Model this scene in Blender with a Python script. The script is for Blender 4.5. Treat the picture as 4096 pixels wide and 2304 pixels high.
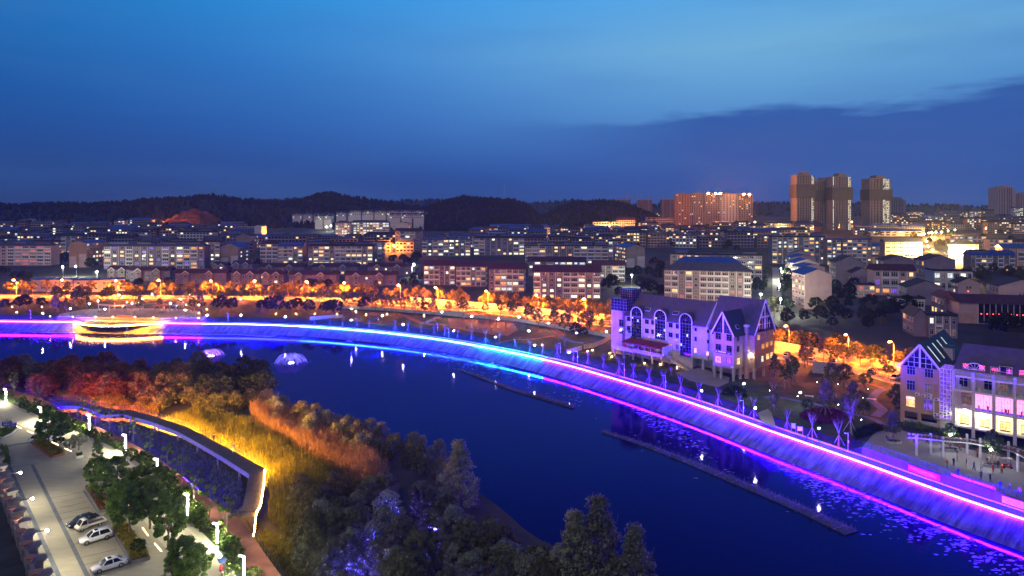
import bpy, bmesh, math, random
import numpy as np
from mathutils import Vector, Matrix, noise as mnoise

for _o in list(bpy.data.objects): bpy.data.objects.remove(_o)
SC = bpy.context.scene
COL = SC.collection
R = math.radians

# ------------------------------------------------------------------ camera
F, CX, YH, HC = 2730.67, 2048.0, 850.0, 54.0        # focal length / centre / horizon row (photo pixels), eye height (m)
cd = bpy.data.cameras.new("camera"); cam = bpy.data.objects.new("camera", cd); COL.objects.link(cam)
cam.location = (0, 0, HC); cam.rotation_euler = (R(90), 0, 0)
cd.sensor_width = 36; cd.lens = 24; cd.shift_y = -75.5/1024; cd.clip_start = 1; cd.clip_end = 20000
SC.camera = cam

# ------------------------------------------------------------------ world: dusk sky
W = bpy.data.worlds.new("World"); SC.world = W; W.use_nodes = True
nt = W.node_tree; nt.nodes.clear()
def wn(t, **k):
    n = nt.nodes.new(t)
    for a, b in k.items(): setattr(n, a, b)
    return n
def wl(a, b): nt.links.new(a, b)
def wmath(op, a, b=None, c=None, clamp=False):
    n = wn("ShaderNodeMath", operation=op); n.use_clamp = clamp
    for i, x in enumerate((a, b, c)):
        if x is None: continue
        if isinstance(x, (int, float)): n.inputs[i].default_value = x
        else: wl(x, n.inputs[i])
    return n.outputs[0]
tc = wn("ShaderNodeTexCoord"); sx = wn("ShaderNodeSeparateXYZ"); wl(tc.outputs["Generated"], sx.inputs[0])
el = wmath("MULTIPLY", wmath("ARCSINE", sx.outputs[2]), 180/math.pi)
az = wmath("MULTIPLY", wmath("ARCTAN2", sx.outputs[0], sx.outputs[1]), 180/math.pi)
ramp = wn("ShaderNodeValToRGB"); wl(wmath("DIVIDE", el, 60, clamp=True), ramp.inputs[0])
stops = [(0, (.028, .070, .22)), (2.5, (.018, .078, .31)), (6, (.015, .108, .44)), (10, (.013, .155, .56)), (14, (.014, .23, .70)), (18, (.018, .32, .82)), (24, (.022, .22, .70)), (36, (.012, .085, .42)), (60, (.008, .045, .28))]
cr = ramp.color_ramp
cr.elements[0].position = 0; cr.elements[0].color = (*stops[0][1], 1)
cr.elements[1].position = 1; cr.elements[1].color = (*stops[-1][1], 1)
for e, c in stops[1:-1]:
    x = cr.elements.new(e/60); x.color = (*c, 1)
caz = wmath("COSINE", wmath("MULTIPLY", wmath("SUBTRACT", az, 22), math.pi/180))
azf = wmath("ADD", wmath("MULTIPLY", wmath("POWER", wmath("ADD", wmath("MULTIPLY", caz, .5), .5), 4), .62), .47)
vm = wn("ShaderNodeVectorMath", operation="SCALE"); wl(ramp.outputs[0], vm.inputs[0]); wl(azf, vm.inputs["Scale"])
# paler afterglow above the cloud bank, to the north-east
glow = wmath("MULTIPLY", wmath("POWER", wmath("MAXIMUM", caz, 0), 7), wmath("SUBTRACT", 1, wmath("DIVIDE", wmath("ABSOLUTE", wmath("SUBTRACT", el, 13)), 10), clamp=True))
mg = wn("ShaderNodeMixRGB"); mg.inputs[2].default_value = (.19, .46, .68, 1); wl(vm.outputs[0], mg.inputs[1]); wl(wmath("MULTIPLY", glow, .85), mg.inputs[0])
# cloud bank: lower sky, soft wispy upper edge
cmb = wn("ShaderNodeCombineXYZ"); wl(wmath("MULTIPLY", az, .055), cmb.inputs[0]); wl(wmath("MULTIPLY", el, .33), cmb.inputs[1])
cn = wn("ShaderNodeTexNoise"); cn.inputs["Scale"].default_value = 1.5; cn.inputs["Detail"].default_value = 9; cn.inputs["Roughness"].default_value = .58; wl(cmb.outputs[0], cn.inputs["Vector"])
edge = wmath("ADD", wmath("ADD", 7.6, wmath("MULTIPLY", az, .035)), wmath("MULTIPLY", wmath("SUBTRACT", cn.outputs[0], .5), 4.2))
cm = wmath("MULTIPLY", wmath("SUBTRACT", edge, el), 1.3, clamp=True)
cm = wmath("MULTIPLY", cm, wmath("DIVIDE", wmath("ADD", az, 4), 20, clamp=True))
mc = wn("ShaderNodeMixRGB"); mc.inputs[2].default_value = (.021, .090, .36, 1); wl(mg.outputs[0], mc.inputs[1]); wl(wmath("MULTIPLY", cm, .93), mc.inputs[0])
# faint veils of cloud higher up
cn2 = wn("ShaderNodeTexNoise"); cn2.inputs["Scale"].default_value = .8; cn2.inputs["Detail"].default_value = 6; wl(cmb.outputs[0], cn2.inputs["Vector"])
vv = wmath("MULTIPLY", wmath("SUBTRACT", cn2.outputs[0], .48), 1.1, clamp=True)
mv = wn("ShaderNodeMixRGB"); mv.inputs[2].default_value = (.05, .17, .46, 1); wl(mc.outputs[0], mv.inputs[1]); wl(vv, mv.inputs[0])
sky = wn("ShaderNodeTexSky"); sky.sky_type = 'NISHITA'; sky.sun_disc = False
sky.sun_elevation = R(1.0); sky.sun_rotation = R(150); sky.ozone_density = 4
bg1 = wn("ShaderNodeBackground"); bg1.inputs[1].default_value = 1.0; wl(mv.outputs[0], bg1.inputs[0])
bg2 = wn("ShaderNodeBackground"); bg2.inputs[1].default_value = .012; wl(sky.outputs[0], bg2.inputs[0])
ad = wn("ShaderNodeAddShader"); wl(bg1.outputs[0], ad.inputs[0]); wl(bg2.outputs[0], ad.inputs[1])
wo = wn("ShaderNodeOutputWorld"); wl(ad.outputs[0], wo.inputs[0])

sd = bpy.data.lights.new("sun", 'SUN'); so = bpy.data.objects.new("sun", sd); COL.objects.link(so)
sd.energy = .85; sd.angle = R(50); sd.color = (1, .80, .72)
so.rotation_euler = (R(47), 0, R(-28))

vs = SC.view_settings; SC.display_settings.display_device = 'sRGB'
vs.view_transform = 'Standard'; vs.look = 'None'; vs.exposure = 0; vs.gamma = 1; vs.use_curve_mapping = False
cy = SC.cycles
cy.use_denoising = True; cy.use_light_tree = True; cy.max_bounces = 5; cy.diffuse_bounces = 2; cy.glossy_bounces = 3
cy.transmission_bounces = 3; cy.transparent_max_bounces = 6; cy.sample_clamp_indirect = 3.0; cy.caustics_reflective = False; cy.caustics_refractive = False

# ------------------------------------------------------------------ helpers
def gp(px, py, z):
    "ground point seen at a photo pixel, on the level z"
    Y = F*(HC-z)/(py-YH); return ((px-CX)/F*Y, Y)
def town_z(Y):
    for (a, za), (b, zb) in (((0, 5), (520, 5)), ((520, 5), (1150, 23)), ((1150, 23), (1400, 30)), ((1400, 30), (3000, 44)), ((3000, 44), (20000, 46))):
        if Y <= b: return za+(zb-za)*(Y-a)/(b-a)
    return 46
def gt(px, py):
    "point of the town's rising ground at a photo pixel"
    a, b = 60., 12000.
    for _ in range(60):
        m = (a+b)/2
        if YH+F*(HC-town_z(m))/m > py: a = m
        else: b = m
    return ((px-CX)/F*a, a)
def tag(o, label=None, cat=None, group=None, kind=None):
    if label: o["label"] = label
    if cat: o["category"] = cat
    if group: o["group"] = group
    if kind: o["kind"] = kind
    return o
def empty(name, loc=(0, 0, 0), rz=0, label=None, cat=None, group=None):
    o = bpy.data.objects.new(name, None); COL.objects.link(o); o.location = loc; o.rotation_euler = (0, 0, rz)
    o.empty_display_size = .3
    return tag(o, label, cat, group)
def link(name, me, parent=None, loc=None, rz=None, scale=None):
    o = bpy.data.objects.new(name, me); COL.objects.link(o)
    if parent is not None: o.parent = parent
    if loc is not None: o.location = loc
    if rz is not None: o.rotation_euler = (0, 0, rz)
    if scale is not None: o.scale = scale
    return o
class MB:
    def __init__(s): s.v = []; s.f = []; s.m = []
    def quad(s, a, b, c, d, mi=0):
        n = len(s.v); s.v += [a, b, c, d]; s.f.append((n, n+1, n+2, n+3)); s.m.append(mi); return s
    def poly(s, pts, mi=0):
        n = len(s.v); s.v += list(pts); s.f.append(tuple(range(n, n+len(pts)))); s.m.append(mi); return s
    def box(s, x0, x1, y0, y1, z0, z1, mi=0, M=None, skip=()):
        n = len(s.v)
        P = [(x0, y0, z0), (x1, y0, z0), (x1, y1, z0), (x0, y1, z0), (x0, y0, z1), (x1, y0, z1), (x1, y1, z1), (x0, y1, z1)]
        if M is not None: P = [tuple(M @ Vector(p)) for p in P]
        s.v += P
        for k, q in enumerate(((0, 3, 2, 1), (4, 5, 6, 7), (0, 1, 5, 4), (1, 2, 6, 5), (2, 3, 7, 6), (3, 0, 4, 7))):
            if k in skip: continue
            s.f.append(tuple(n+i for i in q)); s.m.append(mi)
        return s
    def bar(s, a, b, w, h=None, mi=0):
        "rectangular bar from a to b"
        a, b = Vector(a), Vector(b); h = h or w; d = b-a; L = d.length
        if L < 1e-6: return s
        d.normalize(); up = Vector((0, 0, 1)) if abs(d.z) < .95 else Vector((0, 1, 0))
        x = d.cross(up).normalized(); y = x.cross(d).normalized(); n = len(s.v)
        for p in (a, b):
            for i, j in ((-1, -1), (1, -1), (1, 1), (-1, 1)): s.v.append(tuple(p+x*i*w/2+y*j*h/2))
        for q in ((0, 3, 2, 1), (4, 5, 6, 7), (0, 1, 5, 4), (1, 2, 6, 5), (2, 3, 7, 6), (3, 0, 4, 7)):
            s.f.append(tuple(n+i for i in q)); s.m.append(mi)
        return s
    def tube(s, pts, rad, k=6, mi=0, cap=True):
        pts = [Vector(p) for p in pts]; rings = []
        for i, p in enumerate(pts):
            d = (pts[min(i+1, len(pts)-1)]-pts[max(i-1, 0)]).normalized()
            up = Vector((0, 0, 1)) if abs(d.z) < .9 else Vector((1, 0, 0))
            x = d.cross(up).normalized(); y = x.cross(d).normalized()
            r = rad[i] if isinstance(rad, (list, tuple)) else rad
            n = len(s.v); rings.append(n)
            for j in range(k):
                a = 2*math.pi*j/k; s.v.append(tuple(p+x*math.cos(a)*r+y*math.sin(a)*r))
        for a, b in zip(rings, rings[1:]):
            for j in range(k):
                s.f.append((a+j, a+(j+1) % k, b+(j+1) % k, b+j)); s.m.append(mi)
        if cap:
            s.f.append(tuple(rings[0]+j for j in reversed(range(k)))); s.m.append(mi)
            s.f.append(tuple(rings[-1]+j for j in range(k))); s.m.append(mi)
        return s
    def lathe(s, prof, k=10, c=(0, 0, 0), mi=0):
        rings = []
        for r, z in prof:
            n = len(s.v); rings.append(n)
            for j in range(k):
                a = 2*math.pi*j/k; s.v.append((c[0]+math.cos(a)*r, c[1]+math.sin(a)*r, c[2]+z))
        for a, b in zip(rings, rings[1:]):
            for j in range(k):
                s.f.append((a+j, a+(j+1) % k, b+(j+1) % k, b+j)); s.m.append(mi)
        s.f.append(tuple(rings[0]+j for j in reversed(range(k)))); s.m.append(mi)
        s.f.append(tuple(rings[-1]+j for j in range(k))); s.m.append(mi)
        return s
    def ribbon(s, L, Rr, mi=0):
        for i in range(len(L)-1): s.quad(L[i], Rr[i], Rr[i+1], L[i+1], mi)
        return s
    def mesh(s, name, mats, smooth=False):
        me = bpy.data.meshes.new(name); me.from_pydata([tuple(p) for p in s.v], [], s.f)
        for m in (mats if isinstance(mats, (list, tuple)) else [mats]): me.materials.append(m)
        if any(s.m): me.polygons.foreach_set("material_index", s.m)
        if smooth: me.polygons.foreach_set("use_smooth", [True]*len(s.f))
        me.update(); return me
    def build(s, name, mats, parent=None, loc=None, rz=None, smooth=False):
        return link(name, s.mesh(name, mats, smooth), parent, loc, rz)

# ------------------------------------------------------------------ materials
def _new(name):
    m = bpy.data.materials.new(name); m.use_nodes = True; t = m.node_tree; b = t.nodes["Principled BSDF"]; return m, t, b
def mat(name, col, rough=.8, var=.22, scale=1.5, metal=0., spec=.3, bump=0., bscale=None, col2=None, stretch=None, coat=0.):
    m, t, b = _new(name)
    b.inputs["Roughness"].default_value = rough; b.inputs["Metallic"].default_value = metal; b.inputs["Specular IOR Level"].default_value = spec
    if coat: b.inputs["Coat Weight"].default_value = coat
    tcn = t.nodes.new("ShaderNodeTexCoord"); nz = t.nodes.new("ShaderNodeTexNoise"); nz.inputs["Scale"].default_value = scale; nz.inputs["Detail"].default_value = 6; nz.inputs["Roughness"].default_value = .62
    src = tcn.outputs["Object"]
    if stretch:
        mp = t.nodes.new("ShaderNodeMapping"); mp.inputs["Scale"].default_value = stretch; t.links.new(src, mp.inputs[0]); src = mp.outputs[0]
    t.links.new(src, nz.inputs["Vector"])
    rp = t.nodes.new("ShaderNodeValToRGB"); t.links.new(nz.outputs[0], rp.inputs[0])
    a = tuple(max(0, c*(1-var)) for c in col); c2 = col2 or tuple(c*(1+var) for c in col)
    rp.color_ramp.elements[0].position = .32; rp.color_ramp.elements[0].color = (*a, 1)
    rp.color_ramp.elements[1].position = .68; rp.color_ramp.elements[1].color = (*c2, 1)
    t.links.new(rp.outputs[0], b.inputs["Base Color"])
    if bump:
        n2 = t.nodes.new("ShaderNodeTexNoise"); n2.inputs["Scale"].default_value = bscale or scale*6; n2.inputs["Detail"].default_value = 4; t.links.new(src, n2.inputs["Vector"])
        bp = t.nodes.new("ShaderNodeBump"); bp.inputs["Strength"].default_value = bump; t.links.new(n2.outputs[0], bp.inputs["Height"]); t.links.new(bp.outputs[0], b.inputs["Normal"])
    return m
def em(name, col, st, sample=True, base=(.5, .5, .5)):
    m, t, b = _new(name)
    b.inputs["Base Color"].default_value = (*base, 1); b.inputs["Emission Color"].default_value = (*col, 1); b.inputs["Emission Strength"].default_value = st
    b.inputs["Roughness"].default_value = .4
    m.cycles.emission_sampling = 'AUTO' if sample else 'NONE'
    return m
def litwin(name, c1, c2, st):
    "lit window: curtains, blinds and furniture break the light up"
    m, t, b = _new(name)
    tcn = t.nodes.new("ShaderNodeTexCoord"); oi = t.nodes.new("ShaderNodeObjectInfo"); ad_ = t.nodes.new("ShaderNodeVectorMath"); ad_.operation = 'ADD'
    cmbn = t.nodes.new("ShaderNodeCombineXYZ"); mu = t.nodes.new("ShaderNodeMath"); mu.operation = 'MULTIPLY'; mu.inputs[1].default_value = 37
    t.links.new(oi.outputs["Random"], mu.inputs[0]); t.links.new(mu.outputs[0], cmbn.inputs[0]); t.links.new(mu.outputs[0], cmbn.inputs[2])
    mp = t.nodes.new("ShaderNodeMapping"); mp.inputs["Scale"].default_value = (3.2, 1, 1.6)
    t.links.new(tcn.outputs["Object"], mp.inputs[0]); t.links.new(mp.outputs[0], ad_.inputs[0]); t.links.new(cmbn.outputs[0], ad_.inputs[1])
    nz = t.nodes.new("ShaderNodeTexNoise"); nz.inputs["Scale"].default_value = 1.2; nz.inputs["Detail"].default_value = 3; t.links.new(ad_.outputs[0], nz.inputs["Vector"])
    rp = t.nodes.new("ShaderNodeValToRGB"); t.links.new(nz.outputs[0], rp.inputs[0])
    rp.color_ramp.elements[0].position = .36; rp.color_ramp.elements[0].color = (*c1, 1); rp.color_ramp.elements[1].position = .6; rp.color_ramp.elements[1].color = (*c2, 1)
    t.links.new(rp.outputs[0], b.inputs["Emission Color"]); b.inputs["Emission Strength"].default_value = st
    b.inputs["Base Color"].default_value = (.05, .05, .05, 1); b.inputs["Roughness"].default_value = .15
    m.cycles.emission_sampling = 'NONE'
    return m
def leafmat(name, col, var=.45, tr=.35):
    m, t, b = _new(name); t.nodes.remove(b); out = t.nodes["Material Output"]
    tcn = t.nodes.new("ShaderNodeTexCoord"); nz = t.nodes.new("ShaderNodeTexNoise"); nz.inputs["Scale"].default_value = 1.1; nz.inputs["Detail"].default_value = 5; t.links.new(tcn.outputs["Object"], nz.inputs["Vector"])
    oi = t.nodes.new("ShaderNodeObjectInfo")
    rp = t.nodes.new("ShaderNodeValToRGB"); t.links.new(nz.outputs[0], rp.inputs[0])
    rp.color_ramp.elements[0].position = .3; rp.color_ramp.elements[0].color = (*[c*(1-var) for c in col], 1)
    rp.color_ramp.elements[1].position = .7; rp.color_ramp.elements[1].color = (*[c*(1+var) for c in col], 1)
    hs = t.nodes.new("ShaderNodeHueSaturation"); t.links.new(rp.outputs[0], hs.inputs["Color"])
    ma = t.nodes.new("ShaderNodeMapRange"); ma.inputs[3].default_value = .7; ma.inputs[4].default_value = 1.25; t.links.new(oi.outputs["Random"], ma.inputs[0]); t.links.new(ma.outputs[0], hs.inputs["Value"])
    d = t.nodes.new("ShaderNodeBsdfDiffuse"); tl = t.nodes.new("ShaderNodeBsdfTranslucent"); mx = t.nodes.new("ShaderNodeMixShader"); mx.inputs[0].default_value = tr
    t.links.new(hs.outputs[0], d.inputs[0]); t.links.new(hs.outputs[0], tl.inputs[0]); t.links.new(d.outputs[0], mx.inputs[1]); t.links.new(tl.outputs[0], mx.inputs[2]); t.links.new(mx.outputs[0], out.inputs[0])
    return m
def brickmat(name, c1, c2, mortar, bw=.3, bh=.1, ms=.02, rough=.8, scale=1.0):
    m, t, b = _new(name); b.inputs["Roughness"].default_value = rough
    tcn = t.nodes.new("ShaderNodeTexCoord"); sp = t.nodes.new("ShaderNodeSeparateXYZ"); t.links.new(tcn.outputs["Object"], sp.inputs[0])
    a = t.nodes.new("ShaderNodeMath"); a.operation = 'ADD'; t.links.new(sp.outputs[0], a.inputs[0]); t.links.new(sp.outputs[1], a.inputs[1])
    cb = t.nodes.new("ShaderNodeCombineXYZ"); t.links.new(a.outputs[0], cb.inputs[0]); t.links.new(sp.outputs[2], cb.inputs[1])
    br = t.nodes.new("ShaderNodeTexBrick"); t.links.new(cb.outputs[0], br.inputs["Vector"])
    br.inputs["Color1"].default_value = (*c1, 1); br.inputs["Color2"].default_value = (*c2, 1); br.inputs["Mortar"].default_value = (*mortar, 1)
    br.inputs["Scale"].default_value = scale; br.inputs["Brick Width"].default_value = bw; br.inputs["Row Height"].default_value = bh; br.inputs["Mortar Size"].default_value = ms
    nz = t.nodes.new("ShaderNodeTexNoise"); nz.inputs["Scale"].default_value = .5; nz.inputs["Detail"].default_value = 6; t.links.new(tcn.outputs["Object"], nz.inputs["Vector"])
    mr = t.nodes.new("ShaderNodeMapRange"); mr.inputs[3].default_value = .65; mr.inputs[4].default_value = 1.25; t.links.new(nz.outputs[0], mr.inputs[0])
    vm_ = t.nodes.new("ShaderNodeVectorMath"); vm_.operation = 'SCALE'; t.links.new(br.outputs[0], vm_.inputs[0]); t.links.new(mr.outputs[0], vm_.inputs["Scale"])
    t.links.new(vm_.outputs[0], b.inputs["Base Color"])
    return m

M = {}
M['concrete'] = mat('concrete', (.36, .34, .32), .9, .18, .7, bump=.1)
M['paving'] = mat('paving', (.26, .24, .21), .85, .14, .25)
M['asphalt'] = mat('asphalt', (.09, .085, .08), .9, .25, .4)
M['grass'] = mat('grass', (.034, .05, .018), .95, .45, .35, bump=.3, bscale=4)
M['earth'] = mat('earth', (.035, .035, .028), .95, .5, .05)
M['kerb'] = mat('kerb', (.42, .41, .4), .85, .12, .8)
M['darkmetal'] = mat('dark_metal', (.04, .04, .045), .45, .2, 3, metal=.6)
M['whitemetal'] = mat('white_metal', (.72, .7, .68), .45, .08, 2)
M['greymetal'] = mat('grey_metal', (.35, .35, .37), .4, .15, 2, metal=.5)
M['bark'] = mat('bark', (.16, .12, .09), .9, .35, 4, bump=.3)
M['palebark'] = mat('pale_bark', (.20, .15, .12), .9, .25, 4)
M['stake'] = mat('stake_wood', (.36, .27, .19), .85, .2, 3)
M['glass'] = mat('dark_glass', (.012, .014, .022), .08, .3, .8, spec=.6)
M['blueglass'] = mat('blue_glass', (.015, .02, .06), .06, .4, .5, spec=.8)
M['whiteframe'] = mat('white_frame', (.72, .70, .68), .5, .08, 2)
M['darkframe'] = mat('dark_frame', (.10, .09, .10), .5, .15, 2)
M['redcloth'] = mat('red_banner_cloth', (.72, .03, .06), .7, .1, 1)
M['bannertext'] = mat('banner_lettering', (.85, .8, .75), .7, .05, 1)
M['brickpath'] = mat('red_path', (.20, .075, .05), .85, .25, .5)
M['bluepath'] = mat('blue_path', (.06, .10, .24), .8, .2, .5)
M['wood'] = mat('wood_slats', (.22, .11, .06), .7, .3, 2, stretch=(1, 8, 1))
M['rubber'] = mat('tyre_rubber', (.02, .02, .02), .8, .2, 4)
M['terracotta'] = mat('terracotta', (.35, .17, .11), .8, .2, 2)
M['lit_warm'] = litwin('lit_window_warm', (.65, .30, .06), (1, .74, .30), 1.9)
M['lit_white'] = litwin('lit_window_white', (.55, .55, .30), (1, .97, .72), 2.0)
M['lit_orange'] = litwin('lit_window_orange', (.5, .12, .02), (1, .45, .10), 1.5)
M['lit_red'] = litwin('lit_window_red', (.35, .03, .03), (1, .20, .14), .9)
M['lit_purple'] = litwin('lit_window_purple', (.02, .01, .12), (.30, .10, 1), 1.1)
M['lit_pink'] = litwin('lit_window_pink', (.6, .05, .25), (1, .45, .8), 1.6)
M['lit_dim'] = litwin('lit_window_dim', (.05, .03, .03), (.30, .17, .12), .6)
M['lit_cool'] = litwin('lit_window_cool', (.25, .35, .35), (.8, .95, .9), 1.4)
M['em_white'] = em('lamp_white', (1, .92, .72), 900)
M['em_park'] = em('lamp_park', (.92, .96, 1), 1000)
M['em_orange'] = em('lamp_sodium', (1, .20, .012), 150000)
M['em_orange2'] = em('lamp_sodium_dim', (1, .20, .012), 60000)
M['em_garden'] = em('lamp_garden', (1, .45, .07), 900)
M['em_tiny'] = em('lamp_tiny', (1, .9, .7), 60, False)
M['em_red'] = em('lamp_red', (1, .05, .04), 14, False)
M['leaf_g'] = leafmat('leaf_green', (.075, .12, .03))
M['leaf_l'] = leafmat('leaf_light_green', (.12, .19, .04))
M['leaf_d'] = leafmat('leaf_dark_green', (.034, .05, .022))
M['leaf_o'] = leafmat('leaf_olive', (.14, .14, .065))
M['leaf_b'] = leafmat('leaf_brown', (.16, .08, .035))
M['leaf_p'] = leafmat('leaf_pale', (.22, .24, .14))
M['leaf_n'] = leafmat('leaf_fresh_green', (.12, .19, .035))
M['leaf_y'] = leafmat('leaf_ginkgo', (.20, .17, .03))
# ================================================================== THE SETTING
from mathutils.geometry import tessellate_polygon
def sheet(name, pts, z, m, kind='structure'):
    P = [Vector((p[0], p[1], p[2] if len(p) > 2 else z)) for p in pts]
    tris = tessellate_polygon([P]); me = bpy.data.meshes.new(name)
    me.from_pydata([tuple(p) for p in P], [], [tuple(t) for t in tris]); me.materials.append(m)
    bm = bmesh.new(); bm.from_mesh(me)
    for f in bm.faces:
        if f.normal.z < 0: f.normal_flip()
    bm.to_mesh(me); bm.free()
    o = link(name, me); o["kind"] = kind; return o
def smooth_line(pts, step):
    "Catmull-Rom through 2-D points, resampled about every step metres; also carries extra columns"
    P = [np.array(p, float) for p in pts]; P = [2*P[0]-P[1]]+P+[2*P[-1]-P[-2]]; out = []
    for i in range(1, len(P)-2):
        n = max(1, int(np.linalg.norm(P[i+1][:2]-P[i][:2])/step))
        for k in range(n):
            t = k/n; a, b, c, d = P[i-1], P[i], P[i+1], P[i+2]
            out.append(.5*((2*b)+(c-a)*t+(2*a-5*b+4*c-d)*t*t+(3*b-a-3*c+d)*t**3))
    out.append(P[-2]); return out
def normals2(pts):
    n = []
    for i in range(len(pts)):
        d = np.array(pts[min(i+1, len(pts)-1)][:2])-np.array(pts[max(i-1, 0)][:2]); d = d/np.linalg.norm(d); n.append((d[1], -d[0]))
    return n
def off(pts, nrm, o, z):
    return [(p[0]+n[0]*(o[i] if isinstance(o, list) else o), p[1]+n[1]*(o[i] if isinstance(o, list) else o), z[i] if isinstance(z, list) else z) for i, (p, n) in enumerate(zip(pts, nrm))]

# --- far bank: revetment, LED line, promenade
bank_px = [(-500, 1281), (-200, 1284), (0, 1286), (159, 1288), (302, 1289), (652, 1293.5), (835, 1296), (1024, 1299), (1223, 1307), (1421, 1321), (1620, 1341), (1819, 1368.6), (2048, 1411), (2247, 1456), (2445, 1512), (2644, 1573), (2843, 1639), (3072, 1721), (3271, 1789.6), (3470, 1859), (3668, 1931), (3867, 2002), (4096, 2078), (4400, 2180), (4800, 2330)]
BK = smooth_line([(*gp(x, y, 3.1), x) for x, y in bank_px], 3.0)
BN = normals2(BK); bpx = [p[2] for p in BK]
arc = [0.]
for a, b in zip(BK, BK[1:]): arc.append(arc[-1]+float(np.hypot(b[0]-a[0], b[1]-a[1])))
def lerp_tab(x, tab):
    for (a, va), (b, vb) in zip(tab, tab[1:]):
        if x <= b: return va+(vb-va)*max(0, min(1, (x-a)/(b-a)))
    return tab[-1][1]
base_o = [lerp_tab(x, [(-500, 9.5), (700, 9), (1500, 7), (4800, 6.3)]) for x in bpx]
back_o = [-lerp_tab(x, [(-500, 8), (150, 8), (200, 3.65), (810, 3.65), (860, 8), (3340, 8), (3400, 3.65), (4800, 3.65)]) for x in bpx]
def streaky():
    m, t, b = _new('revetment_concrete'); b.inputs["Roughness"].default_value = .75
    uv = t.nodes.new("ShaderNodeUVMap"); mp = t.nodes.new("ShaderNodeMapping"); mp.inputs["Scale"].default_value = (.62, .7, 1); mp.inputs["Rotation"].default_value = (0, 0, R(0)); t.links.new(uv.outputs[0], mp.inputs[0])
    nz = t.nodes.new("ShaderNodeTexNoise"); nz.inputs["Scale"].default_value = 1.6; nz.inputs["Detail"].default_value = 7; nz.inputs["Roughness"].default_value = .7; t.links.new(mp.outputs[0], nz.inputs["Vector"])
    tcn = t.nodes.new("ShaderNodeTexCoord"); n2 = t.nodes.new("ShaderNodeTexNoise"); n2.inputs["Scale"].default_value = .35; n2.inputs["Detail"].default_value = 6; t.links.new(tcn.outputs["Object"], n2.inputs["Vector"])
    r1 = t.nodes.new("ShaderNodeValToRGB"); t.links.new(nz.outputs[0], r1.inputs[0])
    r1.color_ramp.elements[0].position = .36; r1.color_ramp.elements[0].color = (.02, .02, .022, 1); r1.color_ramp.elements[1].position = .66; r1.color_ramp.elements[1].color = (.22, .21, .21, 1)
    r2 = t.nodes.new("ShaderNodeMapRange"); r2.inputs[1].default_value = .3; r2.inputs[2].default_value = .7; r2.inputs[3].default_value = .55; r2.inputs[4].default_value = 1.2; t.links.new(n2.outputs[0], r2.inputs[0])
    v = t.nodes.new("ShaderNodeVectorMath"); v.operation = 'SCALE'; t.links.new(r1.outputs[0], v.inputs[0]); t.links.new(r2.outputs[0], v.inputs["Scale"]); t.links.new(v.outputs[0], b.inputs["Base Color"])
    return m
def ribbon_obj(name, A, B, m, uvs=False, rows=1, kind='structure', parent=None):
    n = len(A); V = []; Fc = []
    for i in range(n):
        for r in range(rows+1):
            t = r/rows; V.append(tuple(A[i][k]*(1-t)+B[i][k]*t for k in range(3)))
    for i in range(n-1):
        for r in range(rows):
            a = i*(rows+1)+r; Fc.append((a, a+1, a+rows+2, a+rows+1))
    me = bpy.data.meshes.new(name); me.from_pydata(V, [], Fc); me.materials.append(m)
    if uvs:
        ul = me.uv_layers.new(name="UVMap")
        for p in me.polygons:
            for li in p.loop_indices:
                vi = me.loops[li].vertex_index; i, r = divmod(vi, rows+1); ul.data[li].uv = (arc[min(i, len(arc)-1)], r/rows)
    me.update()
    o = link(name, me, parent)
    if kind and parent is None: o["kind"] = kind
    return o
wallm0 = mat('joint_tar', (.03, .03, .03), .9)
ribbon_obj('revetment_slope', off(BK, BN, base_o, -.6), off(BK, BN, .12, 3.05), streaky(), True, 3)
rs_a, rs_b = off(BK, BN, base_o, -.6), off(BK, BN, .12, 3.05)
for i in range(6, len(BK)-4, 8):
    a, b = rs_a[i], rs_b[i]; MB().bar((a[0], a[1], a[2]+.02), (b[0], b[1], b[2]+.02), .10, .04).build('revetment_joint', wallm0)['kind'] = 'structure'
# toe kerb and coping, promenade, low kerb wall, back wall or grass bank
mb = MB(); mb.ribbon(off(BK, BN, .12, 3.05), off(BK, BN, .12, 3.2)).ribbon(off(BK, BN, .12, 3.2), off(BK, BN, -.35, 3.2)); o = mb.build('coping_kerb', M['kerb']); o['kind'] = 'structure'
ribbon_obj('promenade_path', off(BK, BN, -.35, 3.17), off(BK, BN, -3.0, 3.17), M['paving'])
mb = MB(); a = -3.0; mb.ribbon(off(BK, BN, a, 3.1), off(BK, BN, a, 3.5)).ribbon(off(BK, BN, a, 3.5), off(BK, BN, a-.35, 3.5)).ribbon(off(BK, BN, a-.35, 3.5), off(BK, BN, a-.35, 3.1)); o = mb.build('promenade_kerb', M['kerb']); o['kind'] = 'structure'
wallm = mat('retaining_wall', (.10, .10, .11), .85, .25, .4)
top_line = off(BK, BN, back_o, 5.0)
def seg(lo, hi): return [i for i in range(len(BK)) if lo <= bpx[i] <= hi]
for lo, hi, m, nm in ((-500, 200, M['grass'], 'grass_bank'), (200, 810, wallm, 'plaza_retaining_wall'), (810, 3375, M['grass'], 'grass_bank'), (3375, 4800, wallm, 'plaza_retaining_wall')):
    I = seg(lo, hi); I = [max(0, I[0]-1)]+I+[min(len(BK)-1, I[-1]+1)]
    A = off(BK, BN, -3.35, 3.12); ribbon_obj(nm, [A[i] for i in I], [top_line[i] for i in I], m)
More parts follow.
